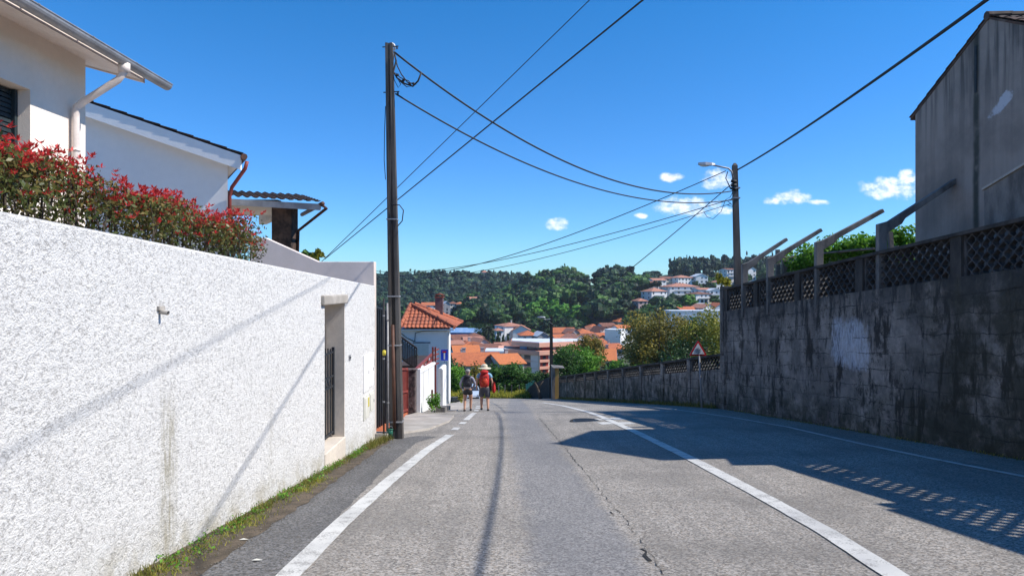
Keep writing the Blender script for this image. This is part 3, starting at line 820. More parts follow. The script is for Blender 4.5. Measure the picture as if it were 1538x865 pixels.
# ---------------------------------------------------------------- second house (gable wall) with porch
hB = thing('house', 'white house whose broad blank gable wall rises behind the hedge', 'house', (-9, 16, 1.4))
mb = MB(); yb = 14.3
def B(px, py): return X(px, yb), Z(py, yb)
xc, zc = B(342, 240)
sl = .345
mb.prism([(-16, yb, 1.3), (xc, yb, 1.3), (xc, yb, zc), (-12.2, yb, zc+sl*(xc+12.2)), (-16, yb, zc+sl*(xc+12.2)-1.2)], (-2.9, 5, 0))
mb.build('wall', M['white'], hB)
xe, zeB = B(371, 238)
mb = MB(); mb.prism([(xe, yb-.34, zeB-.30), (-12.4, yb-.34, zeB-.30+sl*(xe+12.4)), (-12.4, yb-.34, zeB+sl*(xe+12.4)), (xe, yb-.34, zeB)], (0, .06, 0))
mb.build('verge_board', M['white'], hB)
mb = MB(); mb.prism([(xe-.02, yb-.28, zeB-.16), (-12.4, yb-.28, zeB-.16+sl*(xe+12.4)), (-12.4, yb-.28, zeB-.04+sl*(xe+12.4)), (xe-.02, yb-.28, zeB-.04)], (-3.1, 5.5, 0)); mb.build('soffit', M['cream'], hB)
mb = MB(); tile_slope(mb, (xe+.06, yb-.37, zeB+.0), (xe-3.1, yb+5.3, zeB+.0), (-1, 0, sl), [0, 6], [7.3, 7.3], amp=.03); mb.build('roof', M['tile_dark'], hB)
mb = MB(); mb.tube([(xe+.10, yb-.4, zeB-.04), (xe-3.05, yb+5.2, zeB-.04)], .065, 8); mb.build('gutter', M['brown'], hB)
mb = MB(); mb.tube([(xe+.08, yb-.2, zeB-.1), (xe+.04, yb-.2, zeB-.25), (xc+.12, yb-.08, zeB-.62), (xc+.06, yb-.05, zeB-.8), (xc+.06, yb-.05, 2.6)], .04, 8); mb.build('downpipe', M['redpaint'], hB, True)
# porch
yp = 16.0
po = thing('porch', 'open porch with brown tiled roof on a dark stone pillar beside the white gable house', 'porch', (-5.3, yp, 1.4))
x0, x1 = X(326, yp-.6), X(483, yp-.6); zf = Z(300, yp-.6)
mb = MB(); tile_slope(mb, (x0, yp-.62, Z(296, yp-.62)), (x1, yp-.62, Z(305, yp-.62)), (-.5, 1, .20), [0, x1-x0], [2.6, 2.6], amp=.05, pitch=.2); mb.build('roof', M['tile_dark'], po)
mb = MB(); mb.prism([(x0, yp-.58, Z(296, yp-.6)-.16), (x1-.03, yp-.58, Z(305, yp-.6)-.16), (x1-.03, yp-.58, Z(305, yp-.6)-.02), (x0, yp-.58, Z(296, yp-.6)-.02)], (0, .05, 0)); mb.build('fascia', M['gutter'], po)
mb = MB(); mb.prism([(x0, yp-.53, Z(296, yp-.6)-.10), (x1-.05, yp-.53, Z(305, yp-.6)-.10), (x1-1.15, yp+1.6, Z(305, yp-.6)+.2), (x0-1.1, yp+1.6, Z(296, yp-.6)+.25)], (0, 0, .04)); mb.build('soffit', M['pipe_white'], po)
mb = MB(); xa, xb = X(352, yp), X(420, yp); mb.box(xa-1.2, xb, yp-.12, yp+.12, Z(323, yp), Z(301, yp)); mb.prism([(xb-.2, yp+.12, Z(326, yp)), (xb+.0, yp+.12, Z(326, yp)), (xb+.0, yp+.12, Z(308, yp)), (xb-.2, yp+.12, Z(308, yp))], (-1.0, 1.8, 0)); mb.build('beam', M['beige'], po)
mb = MB(); xa, xb = X(413, yp), X(443, yp); mb.box(xa, xb, yp-.24, yp+.24, 1.3, Z(308, yp)); bevel(mb.build('pillar', M['stone'], po), .02)
mb = MB(); mb.tube([(x1-.02, yp-.6, Z(307, yp-.6)), (x1-.05, yp+.0, Z(313, yp)), (X(446, yp), yp+.1, Z(346, yp)), (X(444, yp), yp+.1, 1.9)], .035, 8); mb.tube([(x1+.03, yp-.62, Z(306, yp-.6)), (x1-1.15, yp+1.7, Z(306, yp-.6)+.0)], .05, 8); mb.build('gutter', M['brown'], po, True)
# parapet
pa = thing('parapet_wall', 'plain pinkish plaster parapet stepping down behind the far end of the white wall', 'parapet', (-4, 14.3, 1.4))
ypp = 14.22
pp = [(375, 357), (398, 357), (478, 393), (562, 393)]
mb = MB(); poly = [(X(a, ypp), ypp, Z(b, ypp)) for a, b in pp]
poly = [(poly[0][0]-.02, ypp, -2.0)]+poly+[(poly[-1][0], ypp, -2.5)]
mb.prism(poly, (0, .22, 0)); bevel(mb.build('wall', M['pinkish'], pa), .012)

# ---------------------------------------------------------------- tall retaining wall on the right
def rtop(y): return 2.64-.09*(y-10)+(.3 if y < 6.75 else 0)
rw = thing('retaining_wall', 'tall blackened concrete block retaining wall with pierced lattice band on the right', 'wall', (7.5, 10, g(7.5, 10)))
LB = .74
mb = MB()
ysw = [-9, -3, 3, 6.75, 6.751, 12, 17, 21.6]
for a, b in zip(ysw[:-1], ysw[1:]):
    if b-a < .01: continue
    ta = 2.64-.09*(a-10)-LB; tb = 2.64-.09*(b-10)-LB
    mb.add([(wx(a), a, g(7, a)-.5), (wx(b), b, g(7, b)-.5), (wx(b), b, tb), (wx(a), a, ta), (wx(a)+.25, a, g(7, a)-.5), (wx(b)+.25, b, g(7, b)-.5), (wx(b)+.25, b, tb), (wx(a)+.25, a, ta)],
        [(0, 1, 2, 3), (7, 6, 5, 4), (3, 2, 6, 7), (0, 3, 7, 4), (1, 5, 6, 2)])
mb.build('wall', M['block'], rw)
posts = [21.6-.14, 19.25, 16.85, 14.2, 11.4, 8.75, 6.75, 4.1, 1.3, -1.6, -4.6, -7.6]
def wall_beam(mb, wf, y0, y1, x_in, x_out, z0a, z1a, z0b, z1b):
    mb.hexa([(wf(y0)+x_in, y0, z0a), (wf(y0)+x_out, y0, z0a), (wf(y1)+x_out, y1, z0b), (wf(y1)+x_in, y1, z0b),
             (wf(y0)+x_in, y0, z1a), (wf(y0)+x_out, y0, z1a), (wf(y1)+x_out, y1, z1b), (wf(y1)+x_in, y1, z1b)])
for y in posts:
    mb = MB(); zt = rtop(y-.05)-.055; wall_beam(mb, wx, y-.13, y+.13, .004, .23, zt-LB, zt, zt-LB, zt); mb.build('post', M['wallcap'], rw)
mb = MB()
segs = [(-9, 6.6), (6.6, 21.6)]
for a, b in segs:
    n = 6
    e = .3 if b < 7 else 0
    for k in range(n):
        y0 = a+(b-a)*k/n; y1 = a+(b-a)*(k+1)/n
        za, zb = 2.64-.09*(y0-10)+e, 2.64-.09*(y1-10)+e
        wall_beam(mb, wx, y0, y1-.004, -.03, .27, za-.06, za, zb-.06, zb)
mb.build('coping', M['wallcap'], rw)
def lattice(parent, wf, ya, yb_, topf, h, pitch=.105, per=.21, th=.028, dep=.095, off=.05, mat='lattice'):
    mb = MB(); n = int((yb_-ya)/pitch); s = (yb_-ya)/n; N = max(8, int(h/per*8))
    for k in range(n+1):
        y0 = ya+s*k; ring = []
        for j in range(N+1):
            u = j/N; zrel = -h*u
            am = .47*s if 0 < k < n else 0.0
            yy = y0+am*math.cos(2*math.pi*h*u/per+math.pi*k)
            zz = topf(y0)+zrel
            ring.append((yy, zz))
        b = len(mb.v); th0 = th
        if k in (0, n): th = .11
        for yy, zz in ring:
            x = wf(yy)+off
            mb.v += [Vector((x, yy-th/2, zz)), Vector((x, yy+th/2, zz)), Vector((x+dep, yy+th/2, zz)), Vector((x+dep, yy-th/2, zz))]
        th = th0
        for j in range(N):
            for q in range(4):
                q2 = (q+1) % 4
                mb.f.append([b+j*4+q, b+j*4+q2, b+j*4+4+q2, b+j*4+4+q]); mb.mi.append(0)
    return mb.build('lattice_panel', M[mat], parent)
for a, b in zip(posts[1:], posts[:-1]):
    if b < 0: continue
    lattice(rw, wx, a+.14, b-.14, (lambda y: rtop(y)-.06) if a > 6.5 else (lambda y: 2.94-.09*(y-10)-.06), LB+.0 if a > 6.5 else LB+.28)
bk = MB(); bk.prism([(wx(-9)+1.0, -9, 4.2), (wx(21)+1.0, 21.4, 1.52), (wx(21)+1.0, 21.4, .2), (wx(-9)+1.0, -9, 2.0)], (.3, 0, 0))
tag(bk.build('earth_bank', M['soil']), kind='structure')
# plant tub / corner block on the wall end with ivy
cb = thing('corner_pillar', 'dark block pillar end of the tall wall with a weedy plant on top', 'pillar', (wx(21.7), 21.7, g(6.6, 21.7)))
mb = MB(); mb.box(wx(21.6)-.02, wx(21.6)+.42, 21.602, 21.95, g(6.6, 21.7)-.4, Z(430, 21.8)); bevel(mb.build('shaft', M['block'], cb), .02)
V, T = crown_arrays((wx(21.6)+.12, 21.9, Z(425, 21.9)), (.33, .3, .2), 9, 60, .085, rng, .5)
V2, T2 = crown_arrays((wx(21.6)-.05, 21.9, Z(418, 21.9)), (.12, .1, .22), 5, 30, .08, rng, .5)
o = quads_obj('weedy_plant', np.concatenate([V, V2]), np.concatenate([T, T2])+.3, M['fol_yellow']); tag(o, 'bright yellow green weed growing on the end of the tall wall', 'plant')
# the low wall further on
lo = thing('low_wall', 'long low blackened wall with slotted band running downhill behind the warning sign', 'wall', (5, 36, g(5, 36)))
def l2top(y): return Z(530, 21.6)+(Z(565, 51.5)-Z(530, 21.6))*(y-21.6)/29.9
mb = MB(); ysl = np.linspace(21.6, 51.5, 11)
for a, b in zip(ysl[:-1], ysl[1:]):
    wall_beam(mb, wx2, a, b, 0, .2, g(5, a)-.6, l2top(a)-.5, g(5, b)-.6, l2top(b)-.5)
mb.build('wall', M['block'], lo)
mb = MB()
for a, b in zip(ysl[:-1], ysl[1:]): wall_beam(mb, wx2, a, b-.004, -.02, .22, l2top(a)-.08, l2top(a), l2top(b)-.08, l2top(b))
mb.build('coping', M['wallcap'], lo)
for y in ysl:
    mb = MB(); wall_beam(mb, wx2, y-.15, y+.15, -.04, .19, g(5, y)-.3, l2top(y)-.081, g(5, y)-.3, l2top(y)-.081); mb.build('post', M['block'], lo)
for a, b in zip(ysl[:-1], ysl[1:]):
    lattice(lo, wx2, a+.15, b-.15, lambda y: l2top(y)-.08, .42, .125, .21, .035, .07, .05)
# terrace behind the tall wall
mb = MB(); mb.prism([(wx(-9)+.255, -9, 2.64-.09*(-19)-LB-.15), (wx(21.6)+.255, 21.6, 2.64-.09*11.6-LB-.15), (40, 21.6, 2.64-.09*11.6-LB-.15), (40, -9, 2.64+1.71-LB-.15)], (0, 0, -4)); tag(mb.build('upper_terrace', M['soil']), kind='structure')

# ---------------------------------------------------------------- grey gable building
bd = thing('gable_building', 'windowless grey cement building with stained gable above the right wall', 'building', (9.15, 13.1, 2))
XB = 8.80
ya, yz_ = 10.31, 14.89; YR_ = 12.60; zea = 5.41; zap = 6.57
mb = MB()
mb.prism([(XB, ya, 1.0), (XB, yz_, 1.0), (XB, yz_, zea), (XB, YR_, zap), (XB, ya, zea)], (8, 0, 0))
wl = mb.build('wall', M['render_grey'], bd)
mb = MB(); mb.box(XB-.012, XB+.02, 12.91, 12.975, 5.30, 6.18); mb.build('slit_window', M['black'], bd)
rf = MB()
for sgn, ye in ((1, yz_+.18), (-1, ya-.18)):
    A = Vector((XB-.03, ye, zea-.09)); Bp = Vector((XB+8, ye, zea-.09))
    U = Vector((0, YR_-ye, zap+.03-(zea-.09)))
    tile_slope(rf, A, Bp, U, [0, 9], [U.length, U.length], amp=.03, pitch=.21)
rfo = rf.build('roof', M['tile_dark'], bd)
mb = MB()
for sgn, ye in ((1, yz_+.16), (-1, ya-.16)):
    mb.prism([(XB-.015, ye, zea-.12), (XB-.015, YR_, zap-.01), (XB-.015, YR_, zap+.035), (XB-.015, ye, zea-.07)], (8, 0, 0))
mb.build('verge_board', M['tile_dark'], rfo)
mb = MB()
for k in range(7): mb.tube([(XB-.04+k*.42, YR_, zap+.05), (XB+.42+k*.42, YR_, zap+.07)], [.085, .075], 8)
mb.build('ridge', M['tile_dark'], rfo)
# inner sloping wall
iw = thing('sloping_stair_wall', 'short mottled cement wall with sloping top between lattice wall and grey building', 'wall', (8.6, 11.8, 1.6))
mb = MB(); xx = 8.22
pl = [(xx, xx/((1478-769)/F), 0), ]
yA = xx/((1478-769)/F); yB = 9.6
zA = Z(286, yA); sl_ = (Z(250, xx/.75)-zA)/(xx/.75-yA)
mb.prism([(xx, yA, 1.0), (xx, yA, zA), (xx, yB, zA+sl_*(yB-yA)), (xx, yB, 1.0)], (.2, 0, 0)); mb.build('wall', M['oldconc'], iw)
mb = MB(); mb.prism([(xx-.03, yA+.02, zA), (xx-.03, yB, zA+sl_*(yB-yA)), (xx-.03, yB, zA+sl_*(yB-yA)+.04), (xx-.03, yA+.02, zA+.04)], (.26, 0, 0)); mb.build('coping', M['conc'], iw)
# ---------------------------------------------------------------- cranked concrete posts on the wall
arms = [((1325, 376), (1336, 338), (1447, 265), 'nearest and longest cranked concrete post above the lattice wall, in front of the grey building'),
        ((1231, 397), (1238, 365), (1328, 316), 'cranked concrete post above the lattice wall, second from the grey building'),
        ((1158, 415), (1163, 389), (1235, 345), 'cranked concrete post above the lattice wall, second from the streetlamp pole'),
        ((1120, 428), (1124, 398), (1183, 359), 'smallest cranked concrete post, right beside the streetlamp pole')]
for i, (b0, el, tip, lb) in enumerate(arms):
    r_ = (b0[0]-769)/F; y = 8.19/(r_+.069)+.12; x = wx(y)+.33
    px_ = lambda q: X(q, y)
    t_ = thing('cranked_post', lb, 'concrete post', (x, y, Z(b0[1]+20, y)), 0, 'cranked concrete posts on the right wall')
    w = .13
    eb = Vector((X(el[0], y), y, Z(el[1], y))); tp = Vector((X(tip[0], y), y, Z(tip[1], y)))
    mb = MB()
    d = (tp-eb).normalized(); n = Vector((-d.z, 0, d.x))
    xs0 = X(b0[0]-5, y); xs1 = xs0+.17
    zb_ = rtop(y)-1.0
    poly = [(xs0, y, zb_), (xs1, y, zb_), (xs1, y, eb.z-.16)]
    q0 = eb+d*.05-n*.0
    poly += [tuple(eb+d*.18-n*.10+Vector((.05, 0, .01))), tuple(eb+d*.34-n*.065), tuple(tp-n*.045+d*.0), tuple(tp+n*.045), tuple(eb+n*.065+d*.05), (xs0, y, eb.z+.02)]
    mb.prism(poly, (0, .13, 0)); bevel(mb.build('shaft', M['oldconc'], t_), .012)
for (px0, pt, pb, w, lb) in ((1168, 375, 420, .10, 'short slim concrete stake with a wire beside the cranked posts'), (1179, 385, 418, .12, 'short squat concrete stake carrying the trellis rails'), (1340, 348, 372, .09, 'leaning bare stake by the grey building')):
    y = 19.5 if px0 < 1200 else 15.6
    x = X(px0, y); mb = MB(); mb.beam((x+(.0 if px0 < 1300 else .03), y, Z(pb, y)-.9), (x-(.0 if px0 < 1300 else .05), y, Z(pt, y)), w, w)
    t_ = thing('trellis_stake', lb, 'stake', (x, y, Z(pb, y)-.6)); mb.build('shaft', M['oldconc'], t_)
tr = thing('trellis', 'thin grey rails of a vine trellis behind the lattice wall', 'trellis', (9, 19, 1.5))
for k in range(4):
    mb = MB(); mb.tube([(8.05+k*.3, 20.0, Z(386, 20)+k*.02), (8.5+k*.3, 16.6, Z(386, 20)+.02*k+.04)], .02, 6); mb.build('rail', M['oldconc'], tr)
mb = MB(); mb.tube([P(1172, 387, 19.4), P(1275, 384, 19.4)], .025, 6); mb.build('crossbar', M['oldconc'], tr)
for (px0, py0, y, w, h, lb) in ((1215, 392, 19.0, 1.4, .85, 'low leafy vine at the streetlamp end of the trellis'), (1270, 378, 18.6, 1.7, .95, 'tall leafy vine clump in the middle of the trellis'), (1312, 370, 18.2, 1.3, .8, 'leafy vine clump behind the nearest cranked post'), (1350, 366, 17.6, .9, .95, 'leafy vine clump against the grey building')):
    x = X(px0, y); z = Z(py0, y)
    t_ = thing('grape_vine', lb, 'vine', (x, y, z-1.1), 0, 'vines on the trellis')
    V, T = crown_arrays((x, y, z), (w*.62, .7, h*.55), 26, 75, .11, rng, .42); quads_obj('foliage', V, T+.12, M['fol_bright'], t_)
    mb = MB(); mb.tube([(x, y, z-1.2), (x+.05, y, z-.5), (x-.03, y, z+.1)], [.04, .03, .012], 6); mb.build('trunk', M['trunk'], t_)
# ---------------------------------------------------------------- utility pole on the left
def cable(name, label, p0, p1, sag, r, n=40, cat='cable', group=None, r1=None, pre=None):
    p0 = Vector(p0); p1 = Vector(p1); pts = []
    for i in range(n+1):
        t = i/n; q = p0.lerp(p1, t); q.z -= sag*4*t*(1-t); pts.append(q)
    t_ = MB(); rr = [r+(r1-r)*i/n for i in range(n+1)] if r1 else [r]*(n+1)
    if pre: pts = [Vector(q) for q in pre]+pts; rr = [r]*len(pre)+rr
    t_.tube(pts, rr, 6)
    o = t_.build(name, M['black'], None, True)
    return tag(o, label, cat, group)
yP = 14.55
pb = Vector((X(596.5, yP), yP, Z(655, yP)-.25)); pt = Vector((X(584.5, yP), yP, Z(66, yP)))
up = thing('utility_pole', 'tall leaning grey concrete utility pole at the end of the white wall', 'utility pole', pb)
mb = MB()
def polering(p, w, d):
    q = w*.28
    return [p+Vector(c) for c in ((-w/2, -d/2, 0), (-q/2, -d/2, 0), (-q/2, -d/2+.03, 0), (q/2, -d/2+.03, 0), (q/2, -d/2, 0), (w/2, -d/2, 0), (w/2, -.3*d/2, 0), (w/2-.02, -.3*d/2, 0), (w/2-.02, .3*d/2, 0), (w/2, .3*d/2, 0), (w/2, d/2, 0), (-w/2, d/2, 0))]
N = 10; rings = []
for i in range(N+1):
    t = i/N; rings.append(polering(pb.lerp(pt, t), .27*(1-t)+.15*t, .22*(1-t)+.14*t))
b0 = 0; nn = len(rings[0])
for rg in rings: mb.v += rg
for i in range(N):
    for k in range(nn):
        k2 = (k+1) % nn; mb.f.append([i*nn+k, i*nn+k2, (i+1)*nn+k2, (i+1)*nn+k]); mb.mi.append(0)
mb.f.append([N*nn+k for k in range(nn)]); mb.mi.append(0)
mb.build('shaft', M['poleconc'], up)
def onp(t): return pb.lerp(pt, t)
def tz(py): return (Z(py, yP)-pb.z)/(pt.z-pb.z)
mb = MB(); a = onp(tz(642)); b = onp(tz(487)); mb.tube([a+Vector((-.02, -.14, 0)), b+Vector((-.02, -.13, 0))], .035, 8); mb.build('conduit', M['brown'], up, True)
mb = MB(); mb.tube([onp(tz(487))+Vector((-.02, -.125, 0)), onp(tz(300))+Vector((-.02, -.115, 0)), onp(tz(150))+Vector((.03, -.09, 0))], .014, 6)
mb.tube([onp(tz(487))+Vector((.02, -.125, 0)), onp(tz(200))+Vector((.02, -.1, 0)), onp(tz(90))+Vector((.04, -.09, 0))], .011, 6); mb.build('riser_cable', M['black'], up, True)
for py in (632, 518, 445, 330):
    c = onp(tz(py)); w = .27+(.15-.27)*tz(py); d = .22+(.14-.22)*tz(py); mb = MB()
    mb.box(c.x-w/2-.012, c.x+w/2+.012, c.y-d/2-.05, c.y+d/2+.01, c.z-.012, c.z+.012); mb.build('strap', M['gutter'], up)
for py in (71, 139):
    c = onp(tz(py)); mb = MB(); mb.tube([c+Vector((-.14, -.02, -.01)), c+Vector((.20, -.02, .01))], .012, 6); mb.tube([c+Vector((.17, -.02, .0)), c+Vector((.17, -.02, -.05))], .02, 6); mb.build('bracket', M['darkiron'], up)
mb = MB(); c = onp(tz(72)); pts = [c+Vector((.05+.07*math.cos(t), 0, .0+.09*math.sin(t))) for t in np.linspace(2.6, -.7, 9)]; mb.tube(pts, .022, 6); mb.build('insulator', M['signwhite'], up, True)
def pix_tube(mb, pts, y, r): mb.tube([P(a, b, y) for a, b in pts], r, 6)
mb = MB(); y = yP-.02
pix_tube(mb, [(592, 78), (595, 92), (591, 108), (596, 117), (608, 126), (620, 130), (628, 122), (633, 109)], y, .019)
pix_tube(mb, [(593, 84), (597, 100), (603, 112), (612, 124), (625, 127)], y+.06, .014)
pix_tube(mb, [(592, 80), (590, 100), (592, 120), (598, 132), (602, 127), (595, 115)], y-.04, .008)
pix_tube(mb, [(594, 110), (601, 117), (614, 122), (619, 130), (611, 131), (600, 122)], y-.05, .010)
for a, b in ((597, 113), (606, 121), (615, 127), (621, 126)): mb.ellipsoid(P(a, b, y-.02), (.035, .03, .03), 8, 6)
mb.build('cable_loop', M['black'], up, True)
mb = MB(); pix_tube(mb, [(579, 160), (577.5, 200), (577, 240), (579, 270)], y-.02, .008)
pix_tube(mb, [(590, 308), (600, 308), (606, 316), (604, 332), (597, 340)], y-.1, .012)
mb.build('cable_loop', M['black'], up, True)
# dark spacer wires near the head
a0 = P(598, 84, yP); 
# right pole with streetlamp
yR = 22.2
rb = Vector((X(1113, yR), yR, g(7.4, yR)-.3)); rt = Vector((X(1103.5, yR), yR, Z(249, yR)))
sp = thing('streetlamp_pole', 'concrete pole with a single streetlamp arm behind the tall right wall', 'streetlamp', rb)
mb = MB()
mb.beam(rb, rt, .26, .22, (0, 1, 0), .15, .14); mb.beam(rt, rt+Vector((0, 0, .08)), .15, .14, (0, 1, 0), .06, .06); mb.build('shaft', M['poleconc'], sp)
mb = MB(); pix_tube(mb, [(1101, 268), (1099, 258), (1094, 253), (1084, 251), (1070, 248)], yR-.1, .028); mb.build('lamp_arm', M['gutter'], sp, True)
lh = MB()
hc = P(1061, 246.5, yR-.1); 
for (x0, x1, h0, h1) in ((-.26, -.05, .05, .085), (-.05, .16, .085, .075), (.16, .27, .075, .04)):
    lh.hexa([(hc.x+x0, hc.y-h0*1.1, hc.z-h0*.6-.03*x0), (hc.x+x1, hc.y-h1*1.1, hc.z-h1*.6-.03*x1), (hc.x+x1, hc.y+h1*1.1, hc.z-h1*.6-.03*x1), (hc.x+x0, hc.y+h0*1.1, hc.z-h0*.6-.03*x0),
             (hc.x+x0, hc.y-h0*.8, hc.z+h0*.6-.25*x0*.2), (hc.x+x1, hc.y-h1*.8, hc.z+h1*.6-.05*x1), (hc.x+x1, hc.y+h1*.8, hc.z+h1*.6-.05*x1), (hc.x+x0, hc.y+h0*.8, hc.z+h0*.6-.05*x0)])
lho = lh.build('lamp_head', M['metal'], sp)
mb = MB(); mb.ellipsoid(hc+Vector((-.06, 0, -.045)), (.17, .07, .045), 12, 8); mb.build('lens', M['panelwhite'], lho, True)
mb = MB()
for py, rr in ((272, .05), (278, .06), (283, .04)): mb.tube([P(1098, py, yR-.1), P(1106, py+1, yR-.12)], rr, 6)
pix_tube(mb, [(1093, 258), (1090, 268), (1094, 276), (1097, 284), (1104, 286)], yR-.1, .015)
pix_tube(mb, [(1093, 276), (1101, 287), (1097, 296), (1090, 300), (1098, 306), (1101, 311), (1093, 308)], yR-.12, .011)
pix_tube(mb, [(1090, 300), (1083, 318), (1071, 329), (1062, 326), (1057, 318)], yR-.1, .009)
mb.build('cable_loop', M['black'], sp, True)
for py in (283, 298): mb = MB(); mb.box(X(1100, yR), X(1110, yR), yR-.13, yR+.12, Z(py+1, yR), Z(py-1, yR)); mb.build('strap', M['gutter'], sp)
# overhead cables
cable('overhead_cable', 'thick upper cable sagging from the left pole head across to the streetlamp pole', onp(tz(80))+Vector((.12, -.03, 0)), P(1100, 287, yR-.1), 1.05, .021, r1=.02)
cable('overhead_cable', 'lower cable sagging from the left pole across to the streetlamp pole', onp(tz(142))+Vector((.12, -.05, 0)), P(1102, 300, yR-.1), .85, .018, r1=.017)
mb = MB()
def ext(p0, p1, k): return p0+(p0-p1)*k
A0, A1 = P(966, 0, 10), P(488, 389, 60)
cable('overhead_cable', 'long diagonal wire crossing the sky right of the left pole, lower of the pair', ext(A0, A1, .5), A1, .0, .0058, r1=.033)
A0, A1 = P(886, 0, 10), P(480, 396, 60)
cable('overhead_cable', 'long diagonal wire meeting the left pole halfway up, the upper one of the pair', A0, A1, .0, .007, r1=.03, pre=[(5.3, -10, 7.1), (2.7, 2.5, 6.26), (1.9, 6.2, 6.02), (1.32, 9.1, 5.86)])
A0, A1 = P(1482, 0, 9.0), P(1110, 254, yR)
cable('overhead_cable', 'thick cable running from the streetlamp pole to the upper right of the sky', Vector((3.5, -10, 5.6)), Vector((7.30, 22.1, 5.42)), .485, .026, r1=.022)
cable('overhead_cable', 'wire from below the streetlamp to the far left skyline, topmost of three', P(1090, 257, yR-.1), P(536, 404, 75), 1.8, .014, r1=.035)
cable('overhead_cable', 'wire from the streetlamp pole to the far left skyline, middle of three', P(1100, 299, yR-.1), P(530, 402, 75), 1.25, .013, r1=.03)
cable('overhead_cable', 'thin wire from the streetlamp pole sinking to the far left skyline, lowest of three', P(1098, 306, yR-.1), P(530, 408, 78), 1.5, .010, r1=.03)
cable('overhead_cable', 'wire falling steeply from the streetlamp pole across the wooded hill to the far lamp', P(1097, 278, yR-.1), P(831, 487, 56), .3, .014, r1=.03)
# pipes beside the pole
for (px_, r, pt_, pb_, mt, nm, lb, cat, y) in ((576.5, .018, 448, 640, 'black', 'cable_pipe', 'thin dark pipe on the end of the white wall', 'pipe', 14.3),
        (582, .03, 455, 640, 'gutter', 'drain_pipe', 'pale grey pipe between the white wall end and the utility pole', 'pipe', 14.9),
        (588, .045, 440, 640, 'darkiron', 'gate_post', 'dark steel post just behind the utility pole', 'post', 15.3)):
    x = X(px_, y); t_ = thing(nm, lb, cat, (x, y, Z(pb_, y)))
    mb = MB(); mb.tube([(x, y, Z(pb_, y)-.3), (x, y, Z(pt_, y))], r, 10); mb.build('shaft', M[mt], t_, True)
    for k in range(3): mb = MB(); zz = Z(pb_, y)+.5+k*.9; mb.tube([(x, y, zz), (x, y, zz+.03)], r*1.25, 10); mb.build('clamp', M['gutter'], t_)
q = P(577, 530, 14.25); t_ = thing('junction_cap', 'yellow plastic cap on the pipe at the end of the white wall', 'pipe cap', q); mb = MB(); mb.tube([q+Vector((0, 0, -.05)), q+Vector((0, 0, .04))], [.034, .038], 10); mb.ellipsoid(q+Vector((0, 0, .04)), (.038, .038, .022), 10, 6); mb.build('cap', M['yellow'], t_, True)
q = Vector((X(586, 14.4), 14.4, g(-2.6, 14.4)+.05)); t_ = thing('bucket', 'small green plastic bucket tucked between the wall end and the pole foot', 'bucket', q)
mb = MB(); mb.tube([q, q+Vector((0, 0, .17))], [.05, .068], 14); mb.tube([q+Vector((0, 0, .155)), q+Vector((0, 0, .175))], .074, 14); mb.build('body', M['green_plastic'], t_, True)
mb = MB(); mb.tube([q+Vector((-.07, 0, .16)), q+Vector((-.04, -.04, .23)), q+Vector((.04, -.04, .23)), q+Vector((.07, 0, .16))], .005, 5); mb.build('handle', M['metal'], t_)
slab('wall_plinth', [(-2.9, 14.22), (-2.6, 14.25), (-2.6, 14.75), (-2.95, 14.8)], .13, M['conc'], .1, 'low pale concrete plinth at the foot of the utility pole', 'plinth')

# ---------------------------------------------------------------- red photinia hedge
hd = thing('photinia_hedge', 'clipped red tipped photinia hedge on top of the white wall', 'hedge', (-3.45, 5.5, 1.7))
V = []; T = []; VR = []; TR = []
r = np.random.default_rng(5)
stems = MB()
for i in range(58):
    y = 2.3+6.45*i/57+r.normal(0, .05); x = -3.38+r.normal(0, .10)
    zb = ltop(y)-.08; h = .575+r.normal(0, .04)+.04*math.sin(y*4.1)
    if y > 8.2: h *= .92
    for k in range(2):
        xx, yy = x+r.normal(0, .05), y+r.normal(0, .05); stems.tube([(xx, yy, zb), (xx+r.normal(0, .03), yy+r.normal(0, .03), zb+h*.5), (xx+r.normal(0, .05), yy+r.normal(0, .05), zb+h*.95)], [.009, .007, .004], 4)
    n = 290
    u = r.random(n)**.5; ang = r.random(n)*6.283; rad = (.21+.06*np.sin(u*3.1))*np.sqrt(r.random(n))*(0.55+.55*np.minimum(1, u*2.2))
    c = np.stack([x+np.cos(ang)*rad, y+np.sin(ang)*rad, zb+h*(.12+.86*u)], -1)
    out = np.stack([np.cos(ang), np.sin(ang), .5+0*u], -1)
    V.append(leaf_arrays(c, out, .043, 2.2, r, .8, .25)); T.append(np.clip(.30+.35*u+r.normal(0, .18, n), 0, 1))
    m = 30
    for k in range(m):     # red shoots: whorls of narrow leaves
        a = r.random()*6.28; rr = .25*math.sqrt(r.random()); uu = .97+r.normal(0, .09)
        if r.random() < .16: uu = r.uniform(.45, .85)
        c0 = np.array([x+math.cos(a)*rr, y+math.sin(a)*rr, zb+h*min(uu, 1.07)])
        q = 9
        an = r.random(q)*6.283; el = r.random(q)*1.0-.1
        dr = np.stack([np.cos(an)*np.cos(el), np.sin(an)*np.cos(el), np.sin(el)+.3], -1)
        L = .040*(.6+.6*r.random(q))[:, None]
        base = c0+dr*.005; tip = c0+dr*L*1.15; sd = np.cross(dr, np.array([.1, .2, 1.0])); sd /= np.linalg.norm(sd, axis=1)[:, None]
        mid = (base+tip)/2; w = L*.19
        vv = np.empty((q, 4, 3)); vv[:, 0] = base; vv[:, 1] = mid+sd*w; vv[:, 2] = tip; vv[:, 3] = mid-sd*w
        VR.append(vv.reshape(-1, 3)); TR.append(np.clip(r.random(q)*.9+.05, 0, 1))
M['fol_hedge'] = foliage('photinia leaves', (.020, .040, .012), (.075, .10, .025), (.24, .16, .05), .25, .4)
M['fol_red'] = foliage('red photinia shoots', (.28, .012, .020), (.55, .025, .035), (.75, .09, .07), .35, .4)
